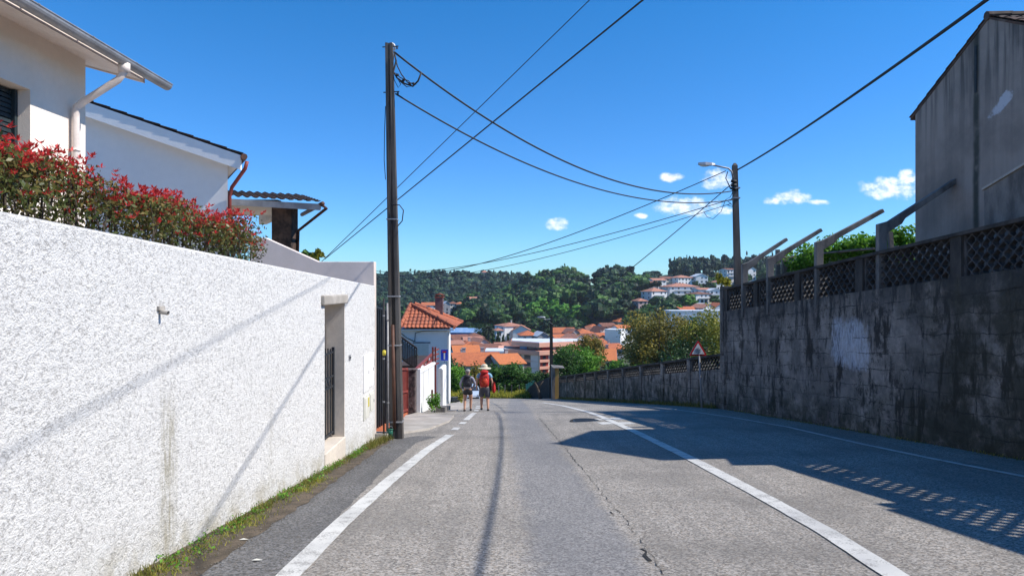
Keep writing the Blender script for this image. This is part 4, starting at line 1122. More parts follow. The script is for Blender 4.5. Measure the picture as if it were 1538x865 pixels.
quads_obj('foliage', np.concatenate(V), np.concatenate(T), M['fol_hedge'], hd)
quads_obj('red_shoots', np.concatenate(VR), np.concatenate(TR), M['fol_red'], hd)
stems.build('stem', M['trunk'], hd)
hd.children[-1]['kind'] = 'stuff'
# plants behind parapet
for (px_, py_, lb, mt) in ((459, 387, 'small dark green tuft peeping over the parapet', 'fol_mid'), (476, 383, 'small yellow green shrub peeping over the parapet', 'fol_yellow')):
    y = 15.2; c = P(px_, py_, y); t_ = thing('small_shrub', lb, 'shrub', (c.x, y, 1.4))
    V1, T1 = crown_arrays(c, (.16, .15, .16), 10, 40, .09, rng, .5); quads_obj('foliage', V1, T1, M[mt], t_)
    mb = MB(); mb.tube([(c.x, y, 1.4), tuple(c)], [.02, .008], 5); mb.build('stem', M['trunk'], t_)

# ---------------------------------------------------------------- weeds and grass
def grass_patch(name, pts, n, hmin, hmax, wid, mat, seed=1, blade=.012, lean=.5, dens=None):
    r = np.random.default_rng(seed); V = []; T = []
    pts = [Vector(p) for p in pts]
    L = [0]
    for i in range(len(pts)-1): L.append(L[-1]+(pts[i+1]-pts[i]).length)
    s = r.random(n)*L[-1]
    if dens is not None: s = s[r.random(n) < np.array([dens(q) for q in s])]
    cx_ = np.interp(s, L, [p.x for p in pts]); cy_ = np.interp(s, L, [p.y for p in pts])
    m = len(s); x = cx_+r.normal(0, wid, m); y = cy_+r.normal(0, .05, m)
    z = gz(x, y)+.008
    h = r.uniform(hmin, hmax, m); a = r.random(m)*6.283; le = lean*r.random(m)*h
    b = np.stack([x, y, z], -1); tip = b+np.stack([np.cos(a)*le, np.sin(a)*le, h], -1)
    a2 = r.random(m)*3.14; sd = np.stack([np.cos(a2), np.sin(a2), 0*a2], -1)*blade
    v = np.empty((m, 4, 3)); v[:, 0] = b-sd; v[:, 1] = b+sd; mid = (b+tip)/2+np.array([0, 0, .12])*h[:, None]; v[:, 2] = mid*.4+tip*.6+sd*.15; v[:, 3] = tip
    v[:, 3] = v[:, 3]-sd*.1
    o = quads_obj(name, v.reshape(-1, 3), np.clip(r.normal(.5, .28, m), 0, 1), mat)
    return tag(o, kind='stuff')
den = lambda q: .8*(.25+.75*(math.sin(q*3.1)*.5+.5)*(math.sin(q*7.7+1)*.5+.5)+.25)*(0.15 if 2.9 < q < 4.1 else 1)
grass_patch('grass', [(-2.76, 2.6, 0), (-2.74, 7, 0), (-2.72, 14, 0)], 7000, .015, .075, .055, M['grass'], 2, .0045, .9, den)
grass_patch('grass', [(-2.66, 4.3, 0), (-2.62, 9.5, 0)], 3800, .01, .045, .075, M['drygrass'], 3, .004, 1.2, den)
grass_patch('grass', [(-2.7, 12.6, 0), (-2.62, 14.6, 0)], 900, .03, .16, .06, M['grass'], 4, .006, .7)
# clover-like broad leaves
r = np.random.default_rng(9); cs = []
for k in range(75):
    y = r.uniform(3.0, 14.0); x = -2.78+abs(r.normal(0, .07)); n = 26
    c = np.stack([x+r.normal(0, .045, n), y+r.normal(0, .06, n), g(x, y)+.015+r.random(n)*.05], -1); cs.append(c)
cs = np.concatenate(cs); o = quads_obj('weeds', leaf_arrays(cs, np.tile([0, 0, 1.0], (len(cs), 1)), .026, 1.3, r, .5), np.clip(r.normal(.55, .22, len(cs)), 0, 1), M['fol_bright']); tag(o, kind='stuff')
# leaf litter / grit on the verge
gp_ = MB(); rr = random.Random(4)
for k in range(1500):
    y = rr.uniform(2.6, 14); x = -2.78+rr.random()**1.6*.50; s = rr.uniform(.003, .010)
    z = g(x, y)+.010+s*.3; gp_.ellipsoid((x, y, z), (s, s*rr.uniform(.6, 1), s*.6), 5, 3)
tag(gp_.build('gravel', M['grit']), kind='stuff')
for k, (px_, py_, lb) in enumerate(((366, 812, 'pale dry leaf lying on the dark shoulder nearest the camera'), (386, 843, 'small pale leaf on the shoulder beside the edge line'))):
    c = ground_at(px_, py_)+Vector((0, 0, .012)); mb = MB(); mb.add([c+Vector(q) for q in ((-.045, 0, 0), (-.01, .022, .006), (.045, .004, .002), (.005, -.022, .008))], [(0, 3, 2, 1)]); o = mb.build('dry_leaf', M['panelwhite']); tag(o, lb, 'leaf')
# moss strip at the foot of the right walls
grass_patch('grass', [(wx(8)-.07, 8, 0), (wx(21)-.07, 21, 0)], 2600, .01, .06, .05, M['grass'], 6, .006, .9, den)
grass_patch('grass', [(wx2(22)-.09, 22, 0), (wx2(51)-.09, 51, 0)], 3800, .03, .22, .07, M['grass'], 7, .015, .8)
def weed(px_, py_, y, w, h, mat, lb, n=10, size=.06, cat='plant', name='roadside_weed', zoff=0, group=None):
    x = X(px_, y); z0 = g(x, y)+zoff
    t_ = thing(name, lb, cat, (x, y, z0), 0, group); V1, T1 = crown_arrays((x, y, z0+h*.5), (w/2, w/2, h*.55), n, 45, size, rng, .45)
    quads_obj('foliage', V1, T1, M[mat], t_)
    mb = MB()
    for k in range(4): mb.tube([(x, y, z0), (x+rng.normal(0, .1)*w*2, y+rng.normal(0, .1)*w, z0+h*.7)], [.008, .004], 4)
    mb.build('stem', M['fol_mid'], t_); return t_
weed(653, 628, 23.0, .55, .62, 'fol_bright', 'bushy bright green weed at the foot of the white fence wall', 16, .07)
weed(1176, 627, 18.6, .35, .22, 'fol_mid', 'small green weed growing at the foot of the tall dark wall', 8, .05)

# ---------------------------------------------------------------- gate, pillar, fence wall, sign (left, beyond the pole)
rg = thing('red_gate', 'dark red metal yard gate beyond the utility pole', 'gate', (-3.35, 18, g(-3.3, 18)))
mb = MB()
def gtop(y): return g(-3.3, y)+1.55-.02*(y-16)
for y in np.arange(18.55, 21.7, .16): mb.beam((-3.36, y, g(-3.36, y)+.12), (-3.36, y, gtop(y)), .035, .09, (0, 1, 0))
mb.build('bars', M['redpaint'], rg)
mb = MB()
for dz in (.16, .75, 1.45):
    for a in (18.65,): mb.beam((-3.32, a, g(-3.3, a)+dz), (-3.32, a+3.0, g(-3.3, a+3)+dz), .05, .06)
for y in (18.5, 21.7): mb.beam((-3.34, y, g(-3.3, y)), (-3.34, y, gtop(y)+.05), .07, .07, (0, 1, 0))
mb.build('frame', M['redpaint'], rg)
dg_ = thing('metal_gate', 'tall dark metal sheet gate hidden behind the utility pole', 'gate', (-3.3, 16.4, g(-3.3, 16.4)))
mb = MB(); mb.add([(-3.12, 14.5, -2.2), (-3.3, 18.3, -2.6), (-3.3, 18.3, 1.0), (-3.12, 14.5, 1.3), (-3.17, 14.5, -2.2), (-3.35, 18.3, -2.6), (-3.35, 18.3, 1.0), (-3.17, 14.5, 1.3)], [(0, 1, 2, 3), (7, 6, 5, 4), (3, 2, 6, 7), (0, 3, 7, 4), (1, 5, 6, 2)]); mb.build('panel', M['darkiron'], dg_)
mb = MB()
for k in range(12): y = 14.6+k*.32; mb.beam((-3.10-.047*(y-14.5), y, -2.2), (-3.10-.047*(y-14.5), y, 1.26-.08*(y-14.5)), .03, .04, (0, 1, 0))
mb.build('ribs', M['darkiron'], dg_)
sp_ = thing('stone_pillar', 'squat mottled dark stone gate pillar at the left end of the white fence wall', 'pillar', (-3.24, 22, g(-3.2, 22)))
mb = MB(); mb.box(-3.42, -3.08, 21.75, 22.05, g(-3.2, 22)-.3, Z(556, 22)); bevel(mb.build('shaft', M['stone2'], sp_), .03)
mb = MB(); mb.box(-3.45, -3.05, 21.72, 22.08, Z(556, 22)+.002, Z(553, 22)); bevel(mb.build('cap', M['stone2'], sp_), .015)
fw = thing('fence_wall', 'white painted fence wall with stepped top and red railing beyond the stone pillar', 'wall', (-3.1, 25, g(-3.1, 25)))
mb = MB()
fx = lambda y: -3.02-.028*(y-22)
y0, y1 = 22.1, 28.0
za, zb = Z(561, 22.1), Z(547, 28)
mb.add([(fx(y0), y0, g(-3, y0)-.3), (fx(y1), y1, g(-3, y1)-.3), (fx(y1), y1, zb), (fx(y0)+0, y0, za), (fx(y0)-.18, y0, g(-3, y0)-.3), (fx(y1)-.18, y1, g(-3, y1)-.3), (fx(y1)-.18, y1, zb), (fx(y0)-.18, y0, za)],
    [(0, 1, 2, 3), (7, 6, 5, 4), (3, 2, 6, 7), (0, 3, 7, 4), (1, 5, 6, 2)])
mb.build('wall', M['whitewall2'], fw)
mb = MB(); mb.add([(fx(y0)+.05, y0-.03, za), (fx(y1)+.05, y1, zb), (fx(y1)+.05, y1, zb+.09), (fx(y0)+.05, y0-.03, za+.09), (fx(y0)-.23, y0-.03, za), (fx(y1)-.23, y1, zb), (fx(y1)-.23, y1, zb+.09), (fx(y0)-.23, y0-.03, za+.09)],
    [(0, 1, 2, 3), (7, 6, 5, 4), (3, 2, 6, 7), (0, 3, 7, 4), (1, 5, 6, 2), (0, 4, 5, 1)]); mb.build('coping', M['white'], fw)
mb = MB(); mb.box(fx(y0)-.16, fx(y0)+.06, 22.06, 22.22, g(-3, 22)-.2, Z(554, 22.1)); mb.build('end_pier', M['white'], fw)
for (ya_, yb_, a, b) in ((22.1, 28.0, 556, 532), (22.1, 28.0, 565, 541)):
    mb = MB(); mb.beam((fx(ya_)-.12, ya_, Z(a, ya_)), (fx(yb_)-.12, yb_, Z(b, yb_)), .06, .09); mb.build('rail', M['redpaint'], fw)
for k in range(5):
    y = 22.3+k*1.38; t = (y-22.1)/5.9; zt = Z(556, 22.1)*(1-t)+Z(532, 28)*t; zb_ = za*(1-t)+zb*t; mb = MB(); mb.beam((fx(y)-.12, y, zb_), (fx(y)-.12, y, zt), .05, .05, (0, 1, 0)); mb.build('rail_post', M['redpaint'], fw)
rp = thing('red_gatepost', 'tall red steel gate post with slatted head between two white walls', 'post', (X(652.5, 28.2), 28.2, g(-3.2, 28.2)))
mb = MB()
for px_ in (650, 654): mb.beam((X(px_, 28.2), 28.2, g(-3.2, 28.2)-.2), (X(px_, 28.2), 28.2, Z(521, 28.2)), .07, .09, (0, 1, 0))
mb.build('shaft', M['redpaint'], rp)
mb = MB()
for k in range(4): mb.beam(P(650, 527+k*7, 28.3), P(659, 524+k*7, 28.9), .04, .05)
mb.build('slats', M['redpaint'], rp)
mb = MB(); mb.tube([Vector((X(648, 26.6), 26.6, g(-3.1, 26.6))), Vector((X(648, 26.6), 26.6, g(-3.1, 26.6)+.75))], .07, 10); o = mb.build('bollard', M['brown']); tag(o, 'short rusty brown bollard in front of the white fence wall', 'bollard')
wp = thing('white_pier', 'white rendered pier with rounded top just left of the blue road sign', 'pier', (-3.05, 29.5, g(-3, 29.5)))
mb = MB(); x0, x1 = X(657, 29), X(665, 29); zt = Z(556, 29); n = 8
poly = [(x0, 29, g(-3, 29)-.3), (x1, 29, g(-3, 29)-.3), (x1, 29, zt)]+[((x0+x1)/2+(x1-x0)/2*math.cos(a), 29, zt+.08*math.sin(a)) for a in np.linspace(.2, 2.9, n)]+[(x0, 29, zt)]
mb.prism(poly, (0, 1.6, 0)); mb.build('shaft', M['whitewall2'], wp)
# blue no-through-road sign
ys_ = 30.5; sc = P(667.5, 533, ys_)
bs = thing('no_through_road_sign', 'blue square road sign with white stem and red bar beside the white house', 'road sign', (sc.x, ys_, g(sc.x, ys_)))
mb = MB(); mb.tube([(sc.x, ys_+.03, g(sc.x, ys_)-.2), (sc.x, ys_+.03, sc.z+.2)], .03, 10); mb.build('post', M['metal'], bs, True)
w, h = .175, .26
mb = MB(); mb.box(sc.x-w, sc.x+w, ys_-.012, ys_, sc.z-h, sc.z+h); pn = mb.build('panel', M['signblue'], bs)
mb = MB(); mb.box(sc.x-.032, sc.x+.032, ys_-.017, ys_-.0125, sc.z-.19, sc.z+.10)
for a in ((-w+.004, -w+.014), (w-.014, w-.004)): mb.box(sc.x+a[0], sc.x+a[1], ys_-.016, ys_-.0125, sc.z-h+.004, sc.z+h-.004)
for a in ((-h+.004, -h+.014), (h-.014, h-.004)): mb.box(sc.x-w+.015, sc.x+w-.015, ys_-.016, ys_-.0125, sc.z+a[0], sc.z+a[1])
mb.build('stem_mark', M['signwhite'], pn)
mb = MB(); mb.box(sc.x-.085, sc.x+.085, ys_-.019, ys_-.0125, sc.z+.105, sc.z+.175); mb.build('red_bar', M['signred'], pn)
mb = MB(); 
# brown balustrade stair of the white house
bl = thing('balustrade', 'dark brown wooden balustrade descending in front of the white house', 'balustrade', P(612, 560, 31))
a = P(598, 503, 31); b = P(626, 523, 31)
mb = MB(); mb.beam(a, b, .08, .08); mb.beam(a-Vector((0, 0, .95)), b-Vector((0, 0, .95)), .08, .08); mb.build('rail', M['darkwood'], bl)
mb = MB()
for k in range(9): q = a.lerp(b, k/8); mb.beam(q-Vector((0, 0, .95)), q, .05, .05, (0, 1, 0))
for k in range(8): q = a.lerp(b, (k+.5)/8); mb.beam(q-Vector((0, 0, .9)), q-Vector((0, 0, .1)), .03, .012, (0, 1, 0))
mb.build('balusters', M['darkwood'], bl)
mb = MB(); mb.box(X(596, 31.4), X(626, 31.4), 31.3, 36, g(-4.5, 32)-.5, Z(560, 31.4)+.35); mb.build('landing', M['darkwood'], bl)
weed(634, 560, 33, 1.0, 1.9, 'fol_mid', 'green shrub behind the red railing in front of the white house', 16, .12, 'shrub', 'garden_shrub')
weed(620, 560, 34.5, 1.2, 2.6, 'fol_mid', 'dark green shrub between the balustrade and the white house shutter', 16, .12, 'shrub', 'garden_shrub')

# ---------------------------------------------------------------- white house with red hipped roof
hw = thing('hipped_house', 'white house with steep weathered red hipped roof and brown chimney at the bend', 'house', (-5.2, 42, g(-5, 42)))
yh = 40.0; x0, x1 = X(596, yh), X(675, yh); zw = Z(494, yh); zg = g(-5, 40)-.6
mb = MB(); mb.prism([(x0, yh, zg), (x1, yh, zg), (x1-.42, yh+5.4, zg), (x0, yh+5.4, zg)], (0, 0, zw-zg)); mb.build('wall', M['white'], hw)
mb = MB(); ex0, ex1, ey0, ey1 = X(603, yh-.35)-.1, X(683, yh-.35), yh-.35, yh+5.8
az = Z(459, 41.6); ax = X(615.5, 41.6); ay0, ay1 = 41.9, 43.6
ez = Z(493, yh-.35)
def slope(A, Bq, ridge_a, ridge_b):
    A = Vector(A); Bq = Vector(Bq); S = (Bq-A).normalized(); ra = Vector(ridge_a); rb_ = Vector(ridge_b)
    sa = (ra-A).dot(S); sb = (rb_-A).dot(S); U = (ra-A)-S*sa; ta = U.length
    tile_slope(mb, A, Bq, U, [0, max(.001, sa), max(.002, sb), (Bq-A).length], [0 if sa > .05 else ta, ta, ta, 0 if (Bq-A).length-sb > .05 else ta], pitch=.24, course=.38, amp=.055, step=.035)
slope((ex0, ey0, ez), (ex1, ey0, ez), (ax, ay0, az), (ax, ay0, az))
slope((ex1, ey0, ez), (ex1, ey1, ez), (ax, ay0, az), (ax, ay1, az))
slope((ex1, ey1, ez), (ex0, ey1, ez), (ax, ay1, az), (ax, ay1, az))
slope((ex0, ey1, ez), (ex0, ey0, ez), (ax, ay1, az), (ax, ay0, az))
rfo = mb.build('roof', M['tile_near'], hw)
for a, b in (((ex0, ey0), ay0), ((ex1, ey0), ay0), ((ex1, ey1), ay1)):
    mb = MB(); p0 = Vector((a[0], a[1], ez+.07)); p1 = Vector((ax, b, az+.09)); n = int((p1-p0).length/.38)
    for k in range(n): mb.tube([p0.lerp(p1, k/n), p0.lerp(p1, (k+1.05)/n)], [.13, .105], 8)
    mb.build('ridge_tiles', M['tile_near'], rfo)
mb = MB(); mb.box(ex0+.1, ex1-.05, ey0+.05, ey0+.36, zw-.06, zw+.0); mb.build('eave_board', M['white'], hw)
yc = 44.6; cx0, cx1 = X(653.5, yc), X(665, yc)
mb = MB(); mb.box(cx0, cx1, yc, yc+.5, zw-.5, Z(447, yc)); M['mauve'] = simple('mauve chimney render', (.20, .13, .125), (.12, .08, .08), 3, .9); ch = mb.build('chimney', M['mauve'], hw)
mb = MB(); mb.box(cx0-.05, cx1+.05, yc-.05, yc+.55, Z(447, yc)+.002, Z(445.5, yc))
for u in (cx0+.03, cx1-.08): mb.box(u, u+.05, yc+.02, yc+.48, Z(445.4, yc), Z(443.2, yc))
mb.prism([(cx0-.08, yc-.06, Z(443.1, yc)), (cx1+.08, yc-.06, Z(443.1, yc)), ((cx0+cx1)/2, yc-.06, Z(440.2, yc))], (0, .62, 0)); mb.build('cowl', M['tile_near'], ch)
mb = MB(); mb.box(X(622, yh), X(645, yh), yh-.03, yh-.003, Z(541, yh), Z(516, yh)); wdw = mb.build('window', M['white'], hw)
mb = MB(); 
for k in range(14): zz = Z(541, yh)+.03+k*.066; mb.box(X(623, yh), X(644, yh), yh-.045, yh-.031, zz, zz+.05)
mb.build('shutter', M['panelwhite'], wdw)
mb = MB(); mb.box(X(620.5, yh), X(646.5, yh), yh-.05, yh-.0305, Z(515.8, yh), Z(513.2, yh)); mb.build('shutter_box', M['gutter'], wdw)
mb = MB(); pts = [P(602, 500, yh-.1), P(612, 508, yh-.1), P(621, 512, yh-.08), P(624, 512, yh-.06)]; mb.tube(pts, .025, 5); mb.tube([P(623, 512, yh-.05), P(624, 500, yh-.05), P(634, 497, yh-.05), P(672, 496, yh-.05)], .02, 5); mb.build('wall_cable', M['black'], hw)
mb = MB(); mb.tube([P(674, 500, yh-.05), P(673.5, 602, yh-.05)], .04, 6); mb.build('downpipe', M['whitewall2'], hw)
bb = MB(); bb.ellipsoid(P(677.5, 535, 41.5), (.16, .16, .9), 8, 8)

# ---------------------------------------------------------------- warning sign on the right
yw = 22.9; c = P(1048.5, 523.5, yw)
ws = thing('warning_sign', 'red bordered triangular warning sign with a black snowflake on a slim post', 'road sign', (X(1054, yw), yw, g(6.3, yw)))
mb = MB(); mb.tube([(X(1054.5, yw), yw, g(6.3, yw)-.2), (X(1049.5, yw), yw+.035, c.z+.2)], .03, 8); mb.build('post', M['housegrey'], ws, True)
def tri(rad, cr, y, n=6):
    pts = []
    for k in range(3):
        a = math.pi/2+k*2*math.pi/3; cc = Vector((math.cos(a), 0, math.sin(a)))*(rad-2*cr)
        for j in range(n+1):
            b = a-math.pi/3+2*math.pi/3*j/n; pts.append(Vector((c.x, y, c.z-.06))+cc+Vector((math.cos(b), 0, math.sin(b)))*cr)
    return pts
S = .36
mb = MB(); mb.prism(tri(S, .03, yw+.012), (0, .012, 0)); mb.build('backing', M['metal'], ws)
mb = MB(); mb.prism(tri(S-.006, .03, yw), (0, .011, 0)); pn = mb.build('panel', M['signred'], ws)
mb = MB(); mb.prism(tri(S*.70, .012, yw-.006), (0, .005, 0)); mb.build('white_field', M['signwhite'], pn)
mb = MB(); cc = Vector((c.x, yw-.010, c.z-.065))
for k in range(6):
    a = k*math.pi/3+math.pi/6; d = Vector((math.cos(a), 0, math.sin(a))); mb.beam(cc+d*.006, cc+d*.098, .005, .008, (0, 1, 0))
    mb.beam(cc+d*.006, cc+d*.098, .008, .005, (0, 1, 0))
    for s in (-1, 1):
        e = Vector((math.cos(a+s*.75), 0, math.sin(a+s*.75))); mb.beam(cc+d*.052, cc+d*.052+e*.042, .005, .009, (0, 1, 0))
mb.build('snowflake', M['black'], pn)
for zz in (c.z+.08, c.z-.14): mb = MB(); mb.box(c.x-.05, c.x+.05, yw+.024, yw+.035, zz-.015, zz+.015); mb.build('clamp', M['metal'], ws)

# ---------------------------------------------------------------- far lamp pole, gate pillar with board
yl = 56.0; xq = X(828, yl)
fl = thing('streetlamp_pole', 'distant dark pole with small streetlamp in front of the salmon apartment block', 'streetlamp', (xq, yl, g(xq, yl)))
mb = MB(); mb.beam((xq, yl, g(xq, yl)-.3), (xq, yl, Z(475, yl)), .32, .3, (0, 1, 0), .22, .2); M['polewood'] = simple('dark tarred pole', (.05, .042, .036), (.03, .026, .023), 4, .9); mb.build('shaft', M['polewood'], fl)
mb = MB(); mb.tube([P(827, 479, yl-.1), P(820, 480, yl-.1), P(814, 477.5, yl-.1)], .04, 6); mb.build('lamp_arm', M['gutter'], fl)
mb = MB(); hc = P(813, 476.5, yl-.1); mb.ellipsoid(hc, (.36, .14, .09), 12, 8); mb.ellipsoid(hc+Vector((-.05, 0, -.05)), (.2, .1, .06), 10, 6); mb.build('lamp_head', M['metal'], fl, True)
mb = MB(); mb.box(xq-.3, xq+.3, yl-.2, yl-.13, Z(482, yl), Z(480.5, yl)); mb.tube([P(825, 484, yl-.2), P(833, 489, yl-.2)], .05, 6); mb.build('bracket', M['darkiron'], fl)
yg = 51.8
gp2 = thing('gate_pillar', 'rendered gate pillar with slanted cap and ochre door board at the far end of the low wall', 'gate pillar', (X(836, yg), yg, g(3.4, yg)))
mb = MB(); mb.box(X(829, yg), X(833.5, yg), yg, yg+1.2, g(3.3, yg)-.5, Z(551, yg)); mb.box(X(833.5, yg), X(840, yg), yg+.12, yg+1.2, g(3.3, yg)-.5, Z(551, yg)); mb.build('shaft', M['oldconc'], gp2)
mb = MB(); mb.box(X(833.7, yg), X(839.3, yg), yg+.05, yg+.119, g(3.4, yg), Z(552.5, yg)); mb.build('board', M['ochre'], gp2)
mb = MB(); mb.hexa([P(831, 553, yg-.4), P(848, 553, yg-.3), P(845, 550, yg+1.4), P(827, 548.5, yg+1.4), P(831, 552, yg-.4), P(848, 552, yg-.3), P(845, 549, yg+1.4), P(827, 547.5, yg+1.4)]); mb.build('cap', M['oldconc'], gp2)
# dark retaining wall in the bend and leaning trunk, teal bin
bw = thing('bend_wall', 'low dark wall curving away beyond the gate pillar', 'wall', (1.5, 60, g(1.5, 60)))
mb = MB(); pts = [(X(834, 54), 54), (X(823, 57), 57), (X(808, 60), 60), (X(796, 62.5), 62.5), (X(789, 65), 65)]
hs = [27, 30, 25, 19, 10]
for i in range(len(pts)-1):
    (xa, ya_), (xb, yb_) = pts[i], pts[i+1]; ha, hb = hs[i]/F*60, hs[i+1]/F*60
    mb.add([(xa, ya_, g(xa, ya_)-1), (xb, yb_, g(xb, yb_)-1), (xb, yb_, g(xb, yb_)+hb), (xa, ya_, g(xa, ya_)+ha), (xa+.3, ya_+.3, g(xa, ya_)-1), (xb+.3, yb_+.3, g(xb, yb_)-1), (xb+.3, yb_+.3, g(xb, yb_)+hb), (xa+.3, ya_+.3, g(xa, ya_)+ha)], [(0, 3, 2, 1), (3, 7, 6, 2), (4, 5, 6, 7), (0, 4, 7, 3), (1, 2, 6, 5)])
mb.build('wall', M['polewood'], bw)
tn = thing('green_net_fence', 'small teal green net fence at the bend beside the bushes', 'fence', P(800, 584, 66))
mb = MB(); a = P(790, 588, 66); b = P(806, 580, 66)
for k in range(5): q = a.lerp(b, k/4); mb.beam(q-Vector((0, 0, .5)), q+Vector((0, 0, .75)), .06, .06, (0, 1, 0))
mb.build('post', M['metal'], tn)
M['teal'] = simple('teal netting', (.05, .26, .22), (.04, .2, .17), 3, .8)
mb = MB()
for k in range(14): mb.beam(a.lerp(b, 0)+Vector((0, -.05, -.35+k*.08)), b+Vector((0, -.05, -.35+k*.08)), .02, .055)
mb.build('net', M['teal'], tn)
sc_ = thing('leaning_trunk', 'bare leaning forked tree trunk in front of the dark bend wall', 'tree trunk', P(811, 602, 55))
mb = MB(); mb.tube([P(812.5, 603, 55), P(810, 592, 55), P(807, 582, 55), P(803, 574, 55)], [.16, .13, .11, .07], 7); mb.tube([P(808, 585, 55), P(812, 577, 55), P(816, 572, 55)], [.08, .06, .04], 6); mb.build('trunk', M['trunk'], sc_, True)
# rail posts in the bushes of the verge
for k, px_ in enumerate((749, 758.5, 768.5, 780)):
    y = 66.5; q = P(px_, 578, y); mb = MB(); mb.beam((q.x, y, g(q.x, y)-.2), (q.x, y, q.z), .10, .10, (0, 1, 0)); o = mb.build('fence_post', M['oldconc'])
    tag(o, ['leftmost grey fence post in the bushes beside the walking man', 'second grey fence post from the walking man in the bushes', 'third grey fence post in the bushes at the bend', 'fourth and rightmost grey fence post in the bushes at the bend'][k], 'fence post', 'fence posts in the verge')

# ---------------------------------------------------------------- car
def mk_car(cx, cy, rz):
    z = g(cx, cy)
    t_ = thing('parked_car', 'small pale blue hatchback coming up the road between the two walkers', 'car', (cx, cy, z), rz)
    carp = simple('pale blue car paint', (.50, .58, .68), (.46, .54, .64), .5, .25, spec=.6)
    W, L = .84, 1.95
    prof_ = [(-L, .28), (-L, .62), (-L+.08, .78), (-1.05, .95), (-.45, 1.40), (.9, 1.46), (1.55, 1.30), (1.92, .90), (1.95, .35)]
    mb = MB(); ins = [1, 1, .97, .94, .80, .78, .82, .95, 1]
    n = len(prof_); vs = []
    for s in (-1, 1):
        for (yy, zz), q in zip(prof_, ins): vs.append((s*W*q, yy, zz))
    fs = [list(range(n))[::-1], [n+i for i in range(n)]]+[[i, (i+1) % n, n+(i+1) % n, n+i] for i in range(n)]
    mb.add(vs, fs); o = mb.build('body', carp, t_, False, True); bevel(o, .05, 3)
    mb = MB(); mb.add([(-.72, -1.03, .985), (.72, -1.03, .985), (.62, -.50, 1.375), (-.62, -.50, 1.375), (-.70, -.99, .95), (.70, -.99, .95), (.6, -.46, 1.34), (-.6, -.46, 1.34)], [(0, 1, 2, 3), (0, 4, 5, 1), (1, 5, 6, 2), (2, 6, 7, 3), (3, 7, 4, 0)]); mb.build('windscreen', M['glass'], t_, False, True)
    for s in (-1, 1):
        mb = MB(); pts = [(s*.805, -.85, 1.0), (s*.70, -.40, 1.34), (s*.69, .9, 1.38), (s*.73, 1.35, 1.22), (s*.80, 1.45, 1.0)]
        mb.prism([Vector(p)+Vector((s*.0, 0, 0)) for p in pts], (s*.02, 0, 0)); mb.build('side_window', M['glass'], t_, False, True)
        mb = MB(); mb.ellipsoid((s*.60, -1.93, .68), (.17, .07, .09), 10, 6); mb.build('headlight', M['signwhite'], t_, True, True)
        mb = MB(); mb.ellipsoid((s*.93, -.72, 1.02), (.09, .06, .07), 8, 6); mb.build('wing_mirror', carp, t_, True, True)
        for yy in (-1.25, 1.25):
            mb = MB(); mb.tube([(s*.66, yy, .31), (s*.86, yy, .31)], .31, 18); wh = mb.build('wheel', M['black'], t_, False, True)
            mb = MB(); mb.tube([(s*.84, yy, .31), (s*.87, yy, .31)], .18, 14); mb.build('rim', M['metal'], wh, False, True)
    mb = MB(); mb.box(-.60, .60, -1.97, -1.93, .30, .48); mb.build('grille', M['black'], t_, False, True)
    mb = MB(); mb.box(-.26, .26, -1.985, -1.972, .44, .55); mb.build('number_plate', M['signwhite'], t_, False, True)
    t_.scale = (.84, .84, .84)
    return t_
mk_car(X(707.5, 60.5), 60.5, R(10))

